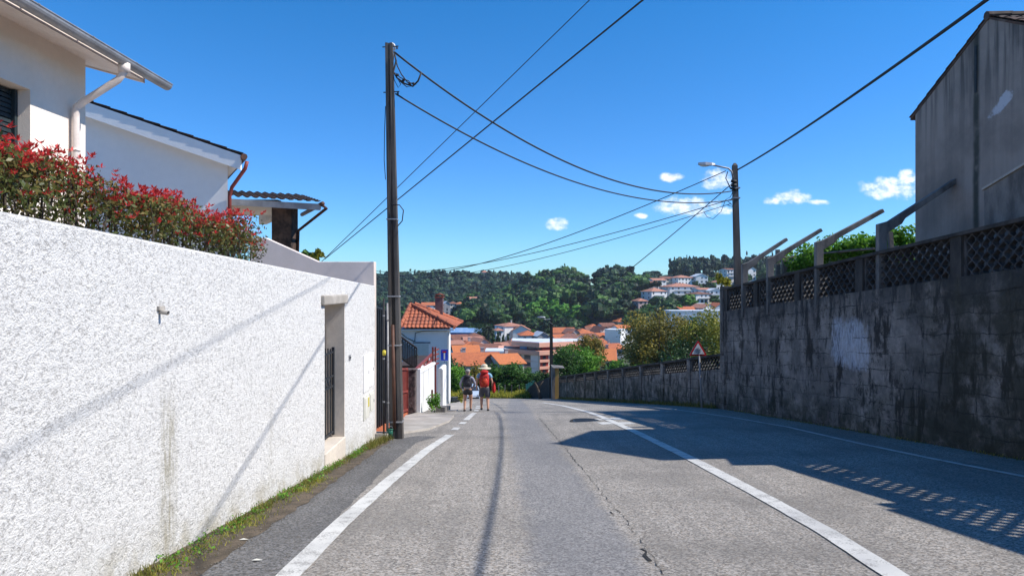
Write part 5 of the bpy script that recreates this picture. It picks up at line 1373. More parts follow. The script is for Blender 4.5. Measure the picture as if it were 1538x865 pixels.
# ---------------------------------------------------------------- people
def skinned(name, joints, edges, mat, parent, sub=2, root=0):
    me = bpy.data.meshes.new(name); me.from_pydata([j[0] for j in joints], edges, []); me.materials.append(mat)
    o = bpy.data.objects.new(name, me); col.objects.link(o); o.parent = parent
    m = o.modifiers.new('skin', 'SKIN'); m.use_smooth_shade = True
    for i, j in enumerate(joints):
        sv = me.skin_vertices[0].data[i]; rr = j[1]
        sv.radius = rr if isinstance(rr, tuple) else (rr, rr); sv.use_root = (i == root)
    s = o.modifiers.new('sub', 'SUBSURF'); s.levels = sub; s.render_levels = sub
    return o
def person(label, cx, cy, H, rz, st, hips, lf, rf, lk, rk, la, ra, sh_w, build=1.0):
    """faces +Y; returns root"""
    t_ = thing('person', label, 'person', (cx, cy, g(cx, cy)), rz)
    k = H/1.75; t_.scale = (1.12, 1.08, 1)
    J = []; E = []
    def add(p, r, par=None):
        J.append((tuple(Vector(p)*k), (r[0]*k, r[1]*k) if isinstance(r, tuple) else r*k)); i = len(J)-1
        if par is not None: E.append((par, i))
        return i
    pel = add((0, 0, .93), (.15*build, .115*build)); wai = add((0, .0, 1.08), (.135*build, .10*build), pel); che = add((0, -.01, 1.27), (.165*build, .115*build), wai)
    ub = add((0, -.01, 1.40), (.13*build, .09), che); ne = add((0, .01, 1.49), (.055, .055), ub); ch = add((0, .035, 1.56), (.062, .075), ne); hd_ = add((0, .02, 1.66), (.078, .092), ch); tp = add((0, .01, 1.725), (.05, .06), hd_)
    no = add((0, .115, 1.645), .012, hd_)
    for s in (-1, 1): add((s*.082, .01, 1.645), (.010, .018), hd_)
    out = {}
    for s, foot, knee, arm in ((-1, lf, lk, la), (1, rf, rk, ra)):
        h = add((s*.085, 0, .88), .098*build, pel); th = add(tuple(Vector((s*.09, 0, .86)).lerp(Vector(knee), .5)), .088*build, h)
        kn = add(knee, .058, th); cf = add(tuple(Vector(knee).lerp(Vector(foot)+Vector((0, 0, .06)), .35)), .056, kn); an = add(tuple(Vector(foot)+Vector((0, 0, .08))), .036, cf)
        to = add(tuple(Vector(foot)+Vector((0, .10, .03))), (.04, .03), an); add(tuple(Vector(foot)+Vector((0, .17, .025))), (.035, .022), to)
        shd = add((s*sh_w, -.01, 1.41), .056, ub); el, ha = Vector(arm[0]), Vector(arm[1])
        ua = add(tuple(Vector((s*sh_w, -.01, 1.41)).lerp(el, .5)), .048, shd); elb = add(tuple(el), .038, ua); fa = add(tuple(el.lerp(ha, .45)), .036, elb); wr = add(tuple(ha), (.026, .022), fa)
        d = (ha-el).normalized(); pm = add(tuple(ha+d*.05), (.032, .018), wr)
        for q in range(4):
            f0 = ha+d*.09+Vector((0, (q-1.5)*.020, 0)); a_ = add(tuple(f0), .0085, pm); b_ = add(tuple(f0+d*(.03+.004*(1-abs(q-1.5)))+Vector((-s*.010, 0, 0))), .008, a_); add(tuple(f0+d*.052+Vector((-s*.024, 0, 0))), .007, b_)
        f0 = ha+d*.045+Vector((0, .035, 0)); a_ = add(tuple(f0), .010, pm); add(tuple(f0+d*.03+Vector((-s*.01, .012, 0))), .009, a_)
        out[s] = (kn, th)
    body = skinned('body', J, E, M['skin'], t_)
    # garments are looser skins on the same joints
    def garment(nm, pts, mat, sub=2):
        JJ = []; EE = []
        for i, (p, r, par) in enumerate(pts):
            JJ.append((tuple(Vector(p)*k), (r[0]*k, r[1]*k) if isinstance(r, tuple) else r*k))
            if par is not None: EE.append((par, i))
        return skinned(nm, JJ, EE, mat, t_, sub)
    return t_, garment, k
walkman = dict(lf=(-.11, -.12, 0), rf=(.12, .18, .0), lk=(-.10, .06, .49), rk=(.11, .16, .50))
# man
mq = ground_at(727.5, 616.5); mx, my = mq.x, mq.y
pm_, gar, k = person('man with red backpack and wide pale sun hat walking away down the road', mx, my, 1.62, R(2), 0, 0, (-.10, .12, .0), (.13, -.16, .02), (-.10, .13, .49), (.12, .03, .48), ((-.26, -.03, 1.14), (-.27, .06, .90)), ((.27, -.05, 1.14), (.28, .02, .89)), .19, 1.05)
tb = simple('light blue t-shirt', (.22, .42, .56), (.16, .32, .46), 5, .9)
gar('shirt', [((0, 0, .90), (.185, .14), None), ((0, -.005, 1.15), (.175, .128), 0), ((0, -.01, 1.32), (.195, .135), 1), ((0, -.01, 1.43), (.12, .09), 2), ((-.19, -.01, 1.42), .075, 3), ((.19, -.01, 1.42), .075, 3), ((-.235, -.02, 1.27), .07, 4), ((.24, -.03, 1.27), .07, 5)], tb)
gar('shorts', [((0, 0, 1.05), (.165, .125), None), ((0, 0, .88), (.19, .145), 0), ((-.095, .03, .76), .112, 1), ((.10, .0, .76), .112, 1), ((-.10, .12, .52), .105, 2), ((.12, .03, .51), .105, 3)], simple('grey shorts', (.10, .105, .12), (.07, .072, .085), 5, .9))
for s, f in ((-1, (-.10, .12, .0)), (1, (.13, -.16, .02))):
    gar('shoe', [((f[0], f[1]-.05, .055), (.052, .05), None), ((f[0], f[1]+.06, .045), (.05, .042), 0), ((f[0], f[1]+.18, .035), (.045, .032), 1)], M['black'])
hat = MB(); straw = simple('cream straw hat', (.62, .56, .42), (.54, .48, .35), 8, .9)
nseg = 28
for (r0, z0, r1, z1) in ((.235, 1.665, .115, 1.70), (.115, 1.70, .105, 1.79), (.105, 1.79, .06, 1.825), (.06, 1.825, .001, 1.83), (.235, 1.665, .235, 1.655), (.235, 1.655, .11, 1.688)):
    vs = []
    for q in range(nseg):
        a = 2*math.pi*q/nseg; wv = .012*math.sin(2*a) if r0 > .2 else 0; wv1 = .012*math.sin(2*a) if r1 > .2 else 0
        vs.append((math.cos(a)*r0*k, (math.sin(a)*r0+.01)*k, (z0+wv)*k)); vs.append((math.cos(a)*r1*k, (math.sin(a)*r1+.01)*k, (z1+wv1)*k))
    hat.add(vs, [(2*q, 2*((q+1) % nseg), 2*((q+1) % nseg)+1, 2*q+1) for q in range(nseg)])
hat.build('hat', straw, pm_, True, True)
gar('hair', [((0, -.035, 1.60), (.06, .05), None), ((0, -.04, 1.67), (.07, .05), 0)], simple('grey hair', (.30, .28, .26), None, 8, .8))
def backpack(label, root, k, w, h, d, zc, mat, mat2, hood=False):
    b_ = thing('backpack', label, 'backpack', root.location, root.rotation_euler[2]); b_.scale = root.scale
    mb = MB(); y0 = -.135
    pr = [(0, .86), (.18, .97), (.5, 1.0), (.8, .93), (1.0, .66)]
    n = 20; rings = []
    for (u, s) in pr:
        z = zc-h/2+h*u; ring = []
        for q in range(n):
            a = 2*math.pi*q/n; ca, sa = math.cos(a), math.sin(a)
            ring.append(Vector((math.copysign(abs(ca)**.6, ca)*w/2*s, y0-d/2*s*1.0+math.copysign(abs(sa)**.6, sa)*d/2*s, z))*k)
        rings.append(ring)
    b0 = len(mb.v)
    for rg_ in rings: mb.v += rg_
    for i in range(len(pr)-1):
        for q in range(n): q2 = (q+1) % n; mb.f.append([i*n+q, i*n+q2, (i+1)*n+q2, (i+1)*n+q]); mb.mi.append(0)
    mb.f.append(list(range(n))[::-1]); mb.mi.append(0); mb.f.append([(len(pr)-1)*n+q for q in range(n)]); mb.mi.append(0)
    o = mb.build('bag', mat, b_, True, True); s = o.modifiers.new('s', 'SUBSURF'); s.levels = 1; s.render_levels = 1
    mb = MB(); mb.ellipsoid(Vector((0, y0-d*.55, zc+h*.50))*k, (w*.43*k, d*.5*k, .075*k), 14, 8); mb.build('lid', mat, b_, True, True)
    mb = MB(); mb.ellipsoid(Vector((0, y0-d*.95, zc-h*.12))*k, (w*.36*k, d*.28*k, h*.26*k), 14, 8); mb.build('pocket', mat2, b_, True, True)
    for s in (-1, 1):
        mb = MB(); mb.tube([Vector(q)*k for q in ((s*.10, y0-.02, zc+h*.42), (s*.115, -.04, 1.475), (s*.12, .10, 1.42), (s*.135, .14, 1.28), (s*.155, .06, 1.12), (s*.13, y0-.02, zc-h*.4))], .018*k, 6); mb.build('shoulder_strap', M['black'], b_, True, True)
    mb = MB(); mb.box(-w*.30*k, w*.30*k, (y0-d*1.16)*k, (y0-d*1.05)*k, (zc+h*.17)*k, (zc+h*.20)*k); mb.build('buckle_strap', M['black'], b_, False, True)
    return b_
redn = simple('red nylon', (.52, .025, .02), (.40, .02, .018), 6, .7); redn2 = simple('orange red nylon', (.58, .06, .02), (.45, .03, .02), 6, .7); blk = simple('black nylon', (.018, .018, .025), (.03, .03, .038), 6, .7)
backpack('large red hiking backpack on the back of the man in the sun hat', pm_, k, .34, .60, .27, 1.26, redn, redn2)
jk = thing('red_jacket', 'red jacket hanging from the right hand of the man in the sun hat', 'jacket', pm_.location, pm_.rotation_euler[2]); jk.scale = pm_.scale
mb = MB()
for i in range(7):
    pass
vs = []; n = 12; lv = [(1.12, .03, .035), (1.02, .045, .06), (.90, .055, .075), (.78, .05, .07), (.70, .03, .045)]
for z, a, b in lv:
    for q in range(n): t = 2*math.pi*q/n; wv = 1+.18*math.sin(4*t+z*9); vs.append(Vector((.335+a*math.cos(t)*wv, -.02+b*math.sin(t)*wv, z))*k)
fs = [[i*n+q, i*n+(q+1) % n, (i+1)*n+(q+1) % n, (i+1)*n+q] for i in range(len(lv)-1) for q in range(n)]+[list(range(n)), [(len(lv)-1)*n+q for q in range(n)]]
mb.add(vs, fs); mb.build('cloth', redn, jk, True, True)
# woman
mq = ground_at(702.5, 617.5); wx_, wy_ = mq.x, mq.y
pw_, gar, k = person('woman in grey top and black shorts with black backpack walking down the road edge', wx_, wy_, 1.47, R(-3), 0, 0, (-.11, -.10, .01), (.10, .10, .0), (-.11, .05, .48), (.11, .11, .49), ((-.27, -.06, 1.15), (-.235, .05, .93)), ((.28, -.05, 1.17), (.20, .06, 1.0)), .175, .98)
gt_ = simple('grey lavender jersey', (.30, .29, .34), (.24, .23, .28), 5, .9)
gar('shirt', [((0, 0, .90), (.195, .15), None), ((0, -.0, 1.12), (.165, .12), 0), ((0, -.01, 1.30), (.18, .125), 1), ((0, -.01, 1.42), (.11, .085), 2), ((-.175, -.01, 1.41), .068, 3), ((.175, -.01, 1.41), .068, 3), ((-.27, -.06, 1.15), .055, 4), ((.28, -.05, 1.17), .055, 5), ((-.24, .03, .97), .045, 6), ((.215, .04, 1.03), .045, 7)], gt_)
gar('shorts', [((0, 0, 1.04), (.165, .125), None), ((0, 0, .86), (.185, .145), 0), ((-.095, .02, .74), .108, 1), ((.095, .03, .74), .108, 1), ((-.10, .03, .70), .104, 2), ((.10, .04, .70), .104, 3)], M['black'])
for s, f in ((-1, (-.11, -.10, .01)), (1, (.10, .10, .0))):
    gar('shoe', [((f[0], f[1]-.05, .055), (.05, .05), None), ((f[0], f[1]+.06, .045), (.048, .042), 0), ((f[0], f[1]+.17, .035), (.043, .032), 1)], M['black'])
gar('hair', [((0, -.03, 1.56), (.055, .045), None), ((0, -.03, 1.64), (.085, .08), 0), ((0, -.06, 1.60), (.06, .05), 1)], simple('light brown hair', (.33, .25, .18), None, 8, .8))
mb = MB(); mb.ellipsoid(Vector((0, .01, 1.70))*k, (.094*k, .112*k, .075*k), 16, 10); mb.ellipsoid(Vector((0, .13, 1.68))*k, (.075*k, .06*k, .012*k), 12, 6); mb.build('cap', simple('grey cap', (.33, .31, .29), (.2, .2, .2), 10, .9), pw_, True, True)
mb = MB(); mb.ellipsoid(Vector((0, -.045, 1.50))*k, (.075*k, .055*k, .055*k), 12, 8); mb.build('scarf', simple('pale scarf', (.5, .46, .45), None, 8, .9), pw_, True, True)
backpack('small black backpack on the back of the woman in black shorts', pw_, k, .33, .46, .17, 1.27, blk, blk)
# ---------------------------------------------------------------- houses of the town
def town_house(label, px, wpx, yr, ye, d, wall='housewhite', roof='tile', style='gable_x', rz=0, depth=None, name='town_house', wins=None, chim=False, base=None, group='houses of the town below', cat='house', floors=None):
    """ye/yr rows of eave and ridge; base on the terrain"""
    wpx *= 1.1; w = wpx/F*d; x = X(px, d); dep = depth if depth else w*.8
    ze, zr = Z(ye, d), Z(yr, d); yc = d+dep/2
    zb = min(g(x, d), g(x, d+dep), g(x-w/2, d), g(x+w/2, d+dep))-.8
    if style != 'flat' and not name.startswith('ware'): rz += 15
    t_ = thing(name, label, cat, (x, yc, zb), R(rz), group)
    H = ze-zb; Rr = zr-zb; W = w/2; D = dep/2; ov = .5
    mb = MB(); mb.box(-W, W, -D, D, 0, H)
    if style == 'gable_x': mb.prism([(-W, -D, H), (-W, D, H), (-W, 0, Rr-.12)], (2*W, 0, 0)) if Rr-H > .2 else None
    if style == 'gable_y': mb.prism([(-W, -D, H), (W, -D, H), (0, -D, Rr-.12)], (0, 2*D, 0)) if Rr-H > .2 else None
    mb.build('wall', M[wall], t_, False, True)
    mb = MB(); th = .14
    E = .5*(Rr-H)/max(D, .1)
    if style == 'gable_x':
        for s in (-1, 1): mb.prism([(-W-ov, s*(D+ov), H-E*.9), (-W-ov, 0, Rr), (-W-ov, 0, Rr+th), (-W-ov, s*(D+ov), H-E*.9+th)], (2*W+2*ov, 0, 0))
    elif style == 'gable_y':
        E = .5*(Rr-H)/max(W, .1)
        for s in (-1, 1): mb.prism([(s*(W+ov), -D-ov, H-E*.9), (0, -D-ov, Rr), (0, -D-ov, Rr+th), (s*(W+ov), -D-ov, H-E*.9+th)], (0, 2*D+2*ov, 0))
    elif style == 'hip':
        a, b = W+ov, D+ov; rl = max(.05, W-D) if W > D else .05; rd = max(.05, D-W) if D > W else .05
        z0 = H-.02
        vs = [(-a, -b, z0), (a, -b, z0), (a, b, z0), (-a, b, z0), (-rl, -rd, Rr), (rl, -rd, Rr), (rl, rd, Rr), (-rl, rd, Rr)]
        mb.add(vs, [(0, 1, 5, 4), (1, 2, 6, 5), (2, 3, 7, 6), (3, 0, 4, 7), (4, 5, 6, 7), (3, 2, 1, 0)])
        mb.box(-a, a, -b, b, z0-.15, z0-.003)
    elif style == 'flat': mb.box(-W-.25, W+.25, -D-.25, D+.25, H+.003, Rr+.003)
    rf = mb.build('roof', M[roof], t_, False, True)
    if chim:
        for cx in ([-.5, .35] if chim == 2 else [.3]):
            mb = MB(); mb.box(cx*W-.35, cx*W+.35, D*.2-.3, D*.2+.3, H, Rr+.9); mb.box(cx*W-.45, cx*W+.45, D*.2-.4, D*.2+.4, Rr+.9, Rr+1.05); mb.build('chimney', M['housegrey'], rf, False, True)
    nf = floors if floors else max(1, int(H/2.9)); r = random.Random(int(px*7+d))
    nw = wins if wins is not None else max(1, min(5, int(w/2.8)))
    for fl_ in range(nf):
        zt = H-.65-fl_*2.9
        if zt-1.3 < .3 or fl_ > 2: break
        for q in range(nw):
            if r.random() < .12: continue
            cx = -W+(q+.5)*2*W/nw+r.uniform(-.15, .15); ww = r.choice([.5, .6, .8])*min(1, W/nw/1.1)
            hh = 1.9 if r.random() < .25 else 1.25
            mb = MB(); mb.box(cx-ww, cx+ww, -D-.05, -D+.05, zt-hh, zt); wd = mb.build('window', M['glass'], t_, False, True)
            if d < 360:
                mb = MB(); mb.box(cx-ww-.1, cx+ww+.1, -D-.12, -D-.0, zt-hh-.14, zt-hh-.01); mb.build('sill', M['housewhite'], wd, False, True)
        for sx in ((-1, 1) if nw else ()):
            for q in range(2):
                cy = (-.5+q)*D; mb = MB(); mb.box(sx*W-.05, sx*W+.05, cy-.5, cy+.5, zt-1.25, zt); mb.build('window', M['glass'], t_, False, True)
        if nw >= 3 and r.random() < .45 and fl_ < nf:
            mb = MB(); z0 = H-2.75-fl_*2.9
            if z0 > .5:
                mb.box(-W*.7, W*.7, -D-1.1, -D-.002, z0-.12, z0+.02); mb.box(-W*.7, W*.7, -D-1.1, -D-1.0, z0+.021, z0+.95); mb.build('balcony', M[wall], t_, False, True)
    return t_
TH = town_house
W_, G_, C_, K_ = 'housewhite', 'housegrey', 'housecream', 'housepink'
# near rows of the town
TH('long house with pale orange roof and grey chimneys just above the woman', 712, 62, 533, 548, 140, C_, 'tile', 'gable_x', -4, 9, chim=2)
TH('bright orange roofed house end right of the long orange roof, above the man', 757, 34, 535, 546, 138, C_, 'tile_bright', 'gable_x', 8, 9, chim=True)
TH('house with pale orange roof at the left end of the row beside the blue sign', 690, 22, 534, 544, 158, C_, 'tile_pale', 'gable_x', 3, 8, chim=True)
TH('house with smooth bright orange roof behind the blue sign', 697, 34, 521, 531, 178, W_, 'tile_bright', 'gable_x', -3, 9)
TH('low house with dull brown roof right of the bright orange roof', 730, 36, 519, 527, 185, G_, 'tile_brown', 'gable_x', 6, 10)
TH('flat grey shed between the brown roof and the apartment block', 744, 26, 527, 530, 170, G_, 'flatroof', 'flat', 0, 8)
TH('white house with orange hipped roof behind the bright orange roof', 700, 28, 514, 521, 212, W_, 'tile', 'hip', 5, 11, chim=True)
TH('house with pink orange gable end left of the cypresses', 718, 18, 509, 516, 225, K_, 'tile_pale', 'gable_y', 10, 9)
TH('small house with pale pink roof above the orange roofs on the left', 708, 24, 507, 512, 238, W_, 'tile_pale', 'gable_x', -5, 9)
TH('white house with wide brown roof in front of the blue warehouse', 711, 24, 501, 507, 262, W_, 'tile_brown', 'hip', -6, 10)
TH('brown roofed house at the left edge of the town by the white house corner', 687, 22, 504, 511, 248, K_, 'tile_brown', 'gable_x', 4, 10)
TH('low white annex with pale roof at the left edge of the town', 682, 16, 513, 517, 205, W_, 'tile_pale', 'gable_x', 0, 8)
TH('long warehouse with blue sheet metal roof below the wood', 700, 46, 495, 499.5, 330, 'bluepaint', 'metalroof', 'gable_x', -3, 22, cat='warehouse', name='warehouse', wins=0)
TH('low white shed with pale roof beside the blue warehouse', 690, 18, 493.5, 496, 345, W_, 'metalroof', 'gable_x', 0, 12, wins=1)
TH('little white house with orange roof squeezed between bright orange roof and brown roof', 716, 16, 516, 521, 205, W_, 'tile_bright', 'gable_y', 6, 8)
TH('pale shed with white flat roof behind the dull brown roof', 745, 18, 521, 523, 200, W_, 'flatroof', 'flat', 10, 7, wins=1)
TH('white house with pink roof between the palm and the brown hipped roof', 752, 16, 516, 521, 222, W_, 'tile_pale', 'gable_x', -4, 8)
TH('small white house with orange roof just right of the far lamp pole', 838, 16, 503, 508, 290, W_, 'tile', 'gable_x', 5, 8)
TH('tiny white house with red gable between the cream house and the low pink gable', 858, 12, 499, 504, 312, W_, 'tile', 'gable_y', -6, 8)
TH('white house with long brown roof behind the steep brown red gable', 912, 20, 485.5, 490, 395, W_, 'tile_brown', 'gable_x', 3, 9)
TH('cream house with orange hipped roof at the foot of the dark wood', 892, 16, 487, 491.5, 398, C_, 'tile', 'hip', -5, 9)
TH('white house with pale orange roof between the flat pink roof and grey house', 896, 20, 510, 515, 252, W_, 'tile', 'gable_x', 4, 9)
TH('white two storey house right of the slate blue front', 905, 14, 521, 526, 208, W_, 'tile_brown', 'gable_y', 0, 8)
# upper white group
TH('tall white villa with pink orange roof, highest of the white group left of the lamp', 765, 30, 485, 489.5, 330, W_, 'tile_pale', 'hip', 12, 11, chim=True)
TH('white wing with stepped pink roof right of the tall white villa', 783, 24, 489, 496, 326, W_, 'tile_pale', 'gable_y', -14, 10)
TH('small white wing left of the tall white villa', 748, 10, 493, 496, 322, W_, 'tile_pale', 'hip', 0, 6)
TH('house with orange hipped roof in front of the tall white villa', 793, 24, 497, 503.5, 305, W_, 'tile', 'hip', -8, 10)
TH('little house with white gable canopy right of the orange hipped roof', 812, 16, 499, 504.5, 300, G_, 'flatroof', 'gable_y', 0, 9)
TH('white house with brown hipped roof behind the left end of the apartment block', 766, 24, 513, 518.5, 240, W_, 'tile_brown', 'hip', 6, 9)
TH('blue white house with orange roof right of the far lamp', 846, 30, 493, 500, 330, W_, 'tile', 'gable_x', -14, 11)
TH('pale house with grey gable end right of the orange roof by the far lamp', 859, 12, 494, 500, 322, G_, 'tile_pale', 'gable_y', 8, 9)
TH('cream house with brownish orange hipped roof in the middle of the town', 876, 24, 494, 500.5, 345, C_, 'tile', 'hip', 4, 10)
TH('brown roofed house behind the cream house', 890, 18, 492, 496.5, 370, G_, 'tile_brown', 'gable_x', -6, 10)
TH('house with steep brown red gable near the white tower block', 903, 17, 491, 500, 350, K_, 'tile_brown', 'gable_y', 14, 10)
TH('house with small brown hipped roof left of the white tower block', 918, 14, 490, 495, 372, C_, 'tile_brown', 'hip', 0, 9)
TH('low white house with pink gable in front of the cream house', 864, 20, 503, 509, 275, W_, 'tile_pale', 'gable_y', 12, 10)
TH('white house with flat pink roof beside the low pink gable', 884, 20, 502.5, 506, 280, W_, 'tile_brown', 'gable_x', -4, 10)
TH('house with orange roof and white chimney left of the white tower block', 903, 22, 501, 506, 300, W_, 'tile', 'gable_x', 4, 9, chim=True)
TH('tall plain white tower block with blank walls', 926, 22, 495, 496, 292, W_, 'flatroof', 'flat', -24, 8, wins=0, name='tower_block', cat='building')
TH('orange roof topping the house behind the white tower block', 936, 20, 489, 493, 305, W_, 'tile_bright', 'gable_x', 2, 9)
TH('grey house with wide brownish orange roof left of the olive tree', 914, 34, 518, 524, 232, G_, 'tile', 'gable_x', -3, 11, chim=True)
TH('narrow slate blue house front', 894, 9, 519, 520, 226, 'houseblue', 'flatroof', 'flat', 0, 8, wins=1)
TH('cream house with bright orange roof and dark doorways, nearest right of the yellow tree', 911, 30, 527, 541, 165, C_, 'tile_bright', 'gable_x', -22, 10, chim=True)
TH('low white terrace row between pink roofs in the middle of the town', 846, 26, 509, 512, 262, W_, 'tile_pale', 'gable_x', 2, 9)
TH('house with orange roof just under the wood at the right', 938, 28, 476, 483, 418, C_, 'tile', 'hip', 4, 11)
# hillside right
HG = 'houses on the right hillside'
def HH(lb, *a, **k): k.setdefault('group', HG); k.setdefault('name', 'hillside_house'); return town_house(lb, *a, **k)
HH('largest white villa with wide orange hipped roof on the right hillside', 1025, 44, 425, 430.5, 470, W_, 'tile_pale', 'hip', -4, 18)
HH('white house with bright pink orange roof below the hilltop pines', 1026, 26, 413, 417, 530, W_, 'tile_pale', 'hip', 6, 14)
HH('small white house with white gable under the hilltop pines', 1053, 17, 411, 415, 530, W_, 'flatroof', 'gable_y', -8, 12)
HH('cream house with low orange roof left of the bright pink roof', 1001, 16, 415.5, 418.5, 535, C_, 'tile_brown', 'gable_x', 0, 10)
HH('tiny orange roofed house at the left shoulder of the right hillside', 966, 12, 421, 424, 540, C_, 'tile_pale', 'hip', 0, 8)
HH('white flat fronted house with long pale roof high on the hillside', 988, 20, 418, 421, 515, W_, 'tile_pale', 'gable_x', 4, 10)
HH('grey long house below the long pale roof', 978, 18, 422, 425, 500, G_, 'tile_brown', 'gable_x', -5, 10)
HH('white house with orange hipped roof left of the largest villa', 985, 26, 432, 437.5, 455, W_, 'tile_pale', 'hip', 10, 12)
HH('pale blue white house with dark balcony band on the right hillside', 1053, 25, 438, 441.5, 428, W_, 'tile_brown', 'hip', 3, 12)
HH('house with flat orange roof above the dark balcony house', 1057, 20, 432.5, 435, 448, W_, 'tile_pale', 'gable_x', 0, 10)
HH('white house with pale roof at the right edge above the lattice wall end', 1075, 18, 433, 436.5, 440, W_, 'flatroof', 'gable_y', -10, 10)
HH('white house half hidden by the weed on the wall end', 1079, 12, 421, 424, 490, W_, 'tile_pale', 'hip', 0, 10)
HH('row house with orange roofs, left part, above the long white hall', 1033, 24, 461, 467, 385, C_, 'tile', 'gable_x', 0, 12)
HH('row house with orange gable roofs in the middle above the long white hall', 1060, 22, 457, 462.5, 385, W_, 'tile_pale', 'gable_y', 8, 12)
HH('row house with orange roof at the right above the long white hall', 1082, 22, 455, 463, 385, W_, 'tile', 'gable_y', -8, 12)
HH('long white flat roofed hall behind the olive trees', 1052, 82, 466.5, 468, 350, W_, 'flatroof', 'flat', -2, 14, name='long_hall', cat='hall', wins=3)
HH('white purple house on the skyline between the streetlamp pole and first cranked post', 1096, 14, 403, 405, 560, W_, 'tile_brown', 'gable_x', 0, 12)
HH('tall white house on the skyline right of the streetlamp pole', 1127, 12, 401, 405, 540, W_, 'flatroof', 'gable_y', 0, 12)
HH('small pale house among trees right of the hillside wood', 963, 14, 448, 452, 440, K_, 'tile_pale', 'hip', 0, 10)
HL = 'houses on the left hillside'
def HI(lb, *a, **k): k.setdefault('group', HL); k.setdefault('name', 'hillside_house'); return town_house(lb, *a, **k)
HI('white house with orange roof just left of the brown chimney', 643, 20, 454.5, 458.5, 520, W_, 'tile', 'gable_x', -6, 12)
HI('white house with bright orange roof touching the brown chimney from the left', 650, 11, 454, 457, 530, W_, 'tile_bright', 'hip', 0, 10)
HI('small pale roofed house just right of the brown chimney', 669, 8, 452.5, 456, 525, G_, 'flatroof', 'gable_y', 0, 10)
HI('small house with brown roof right of the brown chimney', 679, 12, 453, 456, 560, C_, 'tile_brown', 'hip', 0, 9)
HI('small house with orange hipped roof right of the brown roof', 690, 12, 453.5, 456.5, 560, C_, 'tile', 'hip', 0, 9)
HI('white house with pale roof standing alone in the middle of the left wood', 708, 13, 446, 449.5, 600, W_, 'tile_pale', 'gable_x', 8, 12)
HI('white gabled house at the right in the left wood', 728, 11, 441.5, 445, 640, W_, 'flatroof', 'gable_y', 0, 12)
HI('blue roofed house high in the left wood', 610, 12, 421, 423, 820, 'bluepaint', 'metalroof', 'gable_x', 0, 14)
HI('pale pink long house high on the left ridge', 688, 20, 416.5, 418.5, 850, K_, 'tile_pale', 'gable_x', 0, 12)
HI('pale house at the right end of the left ridge', 727, 9, 406, 409, 880, K_, 'tile_pale', 'hip', 0, 12)
for nm, px_, d in (('pylon', 897, 800), ('pylon', 1041, 640)):
    z = g(X(px_, d), d); t_ = thing('lattice_pylon', 'thin grey lattice mast on the skyline, %s' % ('between the two wooded crests' if px_ < 1000 else 'above the hilltop pines'), 'mast', (X(px_, d), d, z))
    top = Z(411 if px_ < 1000 else 385, d); mb = MB(); x = X(px_, d)
    for s in (-1, 1): mb = MB(); mb.beam((x+s*1.2, d, z), (x, d, top), .45, .45, (0, 1, 0)); mb.build('leg', M['gutter'], t_)
    mb = MB()
    for k_ in (.75, .88): mb.beam((x-3, d, z+(top-z)*k_), (x+3, d, z+(top-z)*k_), .3, .3)
    mb.build('crossarm', M['gutter'], t_)

# ---------------------------------------------------------------- salmon apartment block
d = 172; ab = thing('apartment_block', 'salmon and white apartment block with set back brick red top floor', 'apartment building', (X(815, d), d+8, g(X(815, d), d)))
def ap(px, dd=d): return X(px, dd)
zg = g(X(810, d), d)-1.5
xl_, xm_, xr_ = ap(752), ap(810), ap(885)
zt = Z(527, d); z_top = Z(517.3, d)
mb = MB(); mb.prism([(xl_, d+7, zg), (xm_, d, zg), (xr_, d+6, zg), (xr_, d+13, zg), (xl_, d+15, zg)], (0, 0, zt-1.05-zg)); mb.build('wall', M['housecream'], ab)
mb = MB(); mb.prism([(xl_-.8, d+6.6, zt-1.0), (xm_, d-.9, zt-1.0), (xr_+.5, d+5.2, zt-1.0), (xr_+.5, d+13.3, zt-1.0), (xl_-.8, d+15.3, zt-1.0)], (0, 0, 1.03)); mb.build('parapet', M['salmon'], ab)
mb = MB(); mb.prism([(xl_+5, d+8, zt+.04), (xm_+1, d+2.2, zt+.04), (xr_-2, d+8, zt+.04), (xr_-2, d+11.5, zt+.04), (xl_+5, d+13, zt+.04)], (0, 0, z_top-zt-.75)); tf = mb.build('top_storey', M['redrender'], ab)
mb = MB(); mb.prism([(xl_+2.6, d+6.0, z_top-.70), (xm_, d-.3, z_top-.70), (xr_-.5, d+5.8, z_top-.70), (xr_-.5, d+12.5, z_top-.70), (xl_+2.6, d+14.5, z_top-.70)], (0, 0, 1.1)); mb.build('fascia', M['salmon'], ab)
mb = MB(); mb.prism([(xl_+2.9, d+6.3, z_top+.401), (xm_, d+.1, z_top+.401), (xr_-.8, d+6.1, z_top+.401), (xr_-.8, d+12.2, z_top+.401), (xl_+2.9, d+14.1, z_top+.401)], (0, 0, .15)); mb.build('roof', M['flatroof'], ab)
def fpt(px, off=0, back=0.0):   # point on the front faces (front-right or front-left) at pixel column
    x = ap(px)
    if px < 810: t = (x-xl_)/(xm_-xl_); y = d+7*(1-t)
    else: t = (x-xm_)/(xr_-xm_); y = d+6*t
    return x*(1+0), y-off+back
def panel(nm, pa, pb, y0, y1, mat, off=.08, thick=.12, par=ab, back=0.0):
    (xa, ya_), (xb, yb_) = fpt(pa, off, back), fpt(pb, off, back); dz = (ya_+yb_)/2
    z0, z1 = Z(y1, d), Z(y0, d)
    mb = MB(); mb.hexa([(xa, ya_, z0), (xb, yb_, z0), (xb, yb_+thick, z0), (xa, ya_+thick, z0), (xa, ya_, z1), (xb, yb_, z1), (xb, yb_+thick, z1), (xa, ya_+thick, z1)])
    return mb.build(nm, M[mat], par)
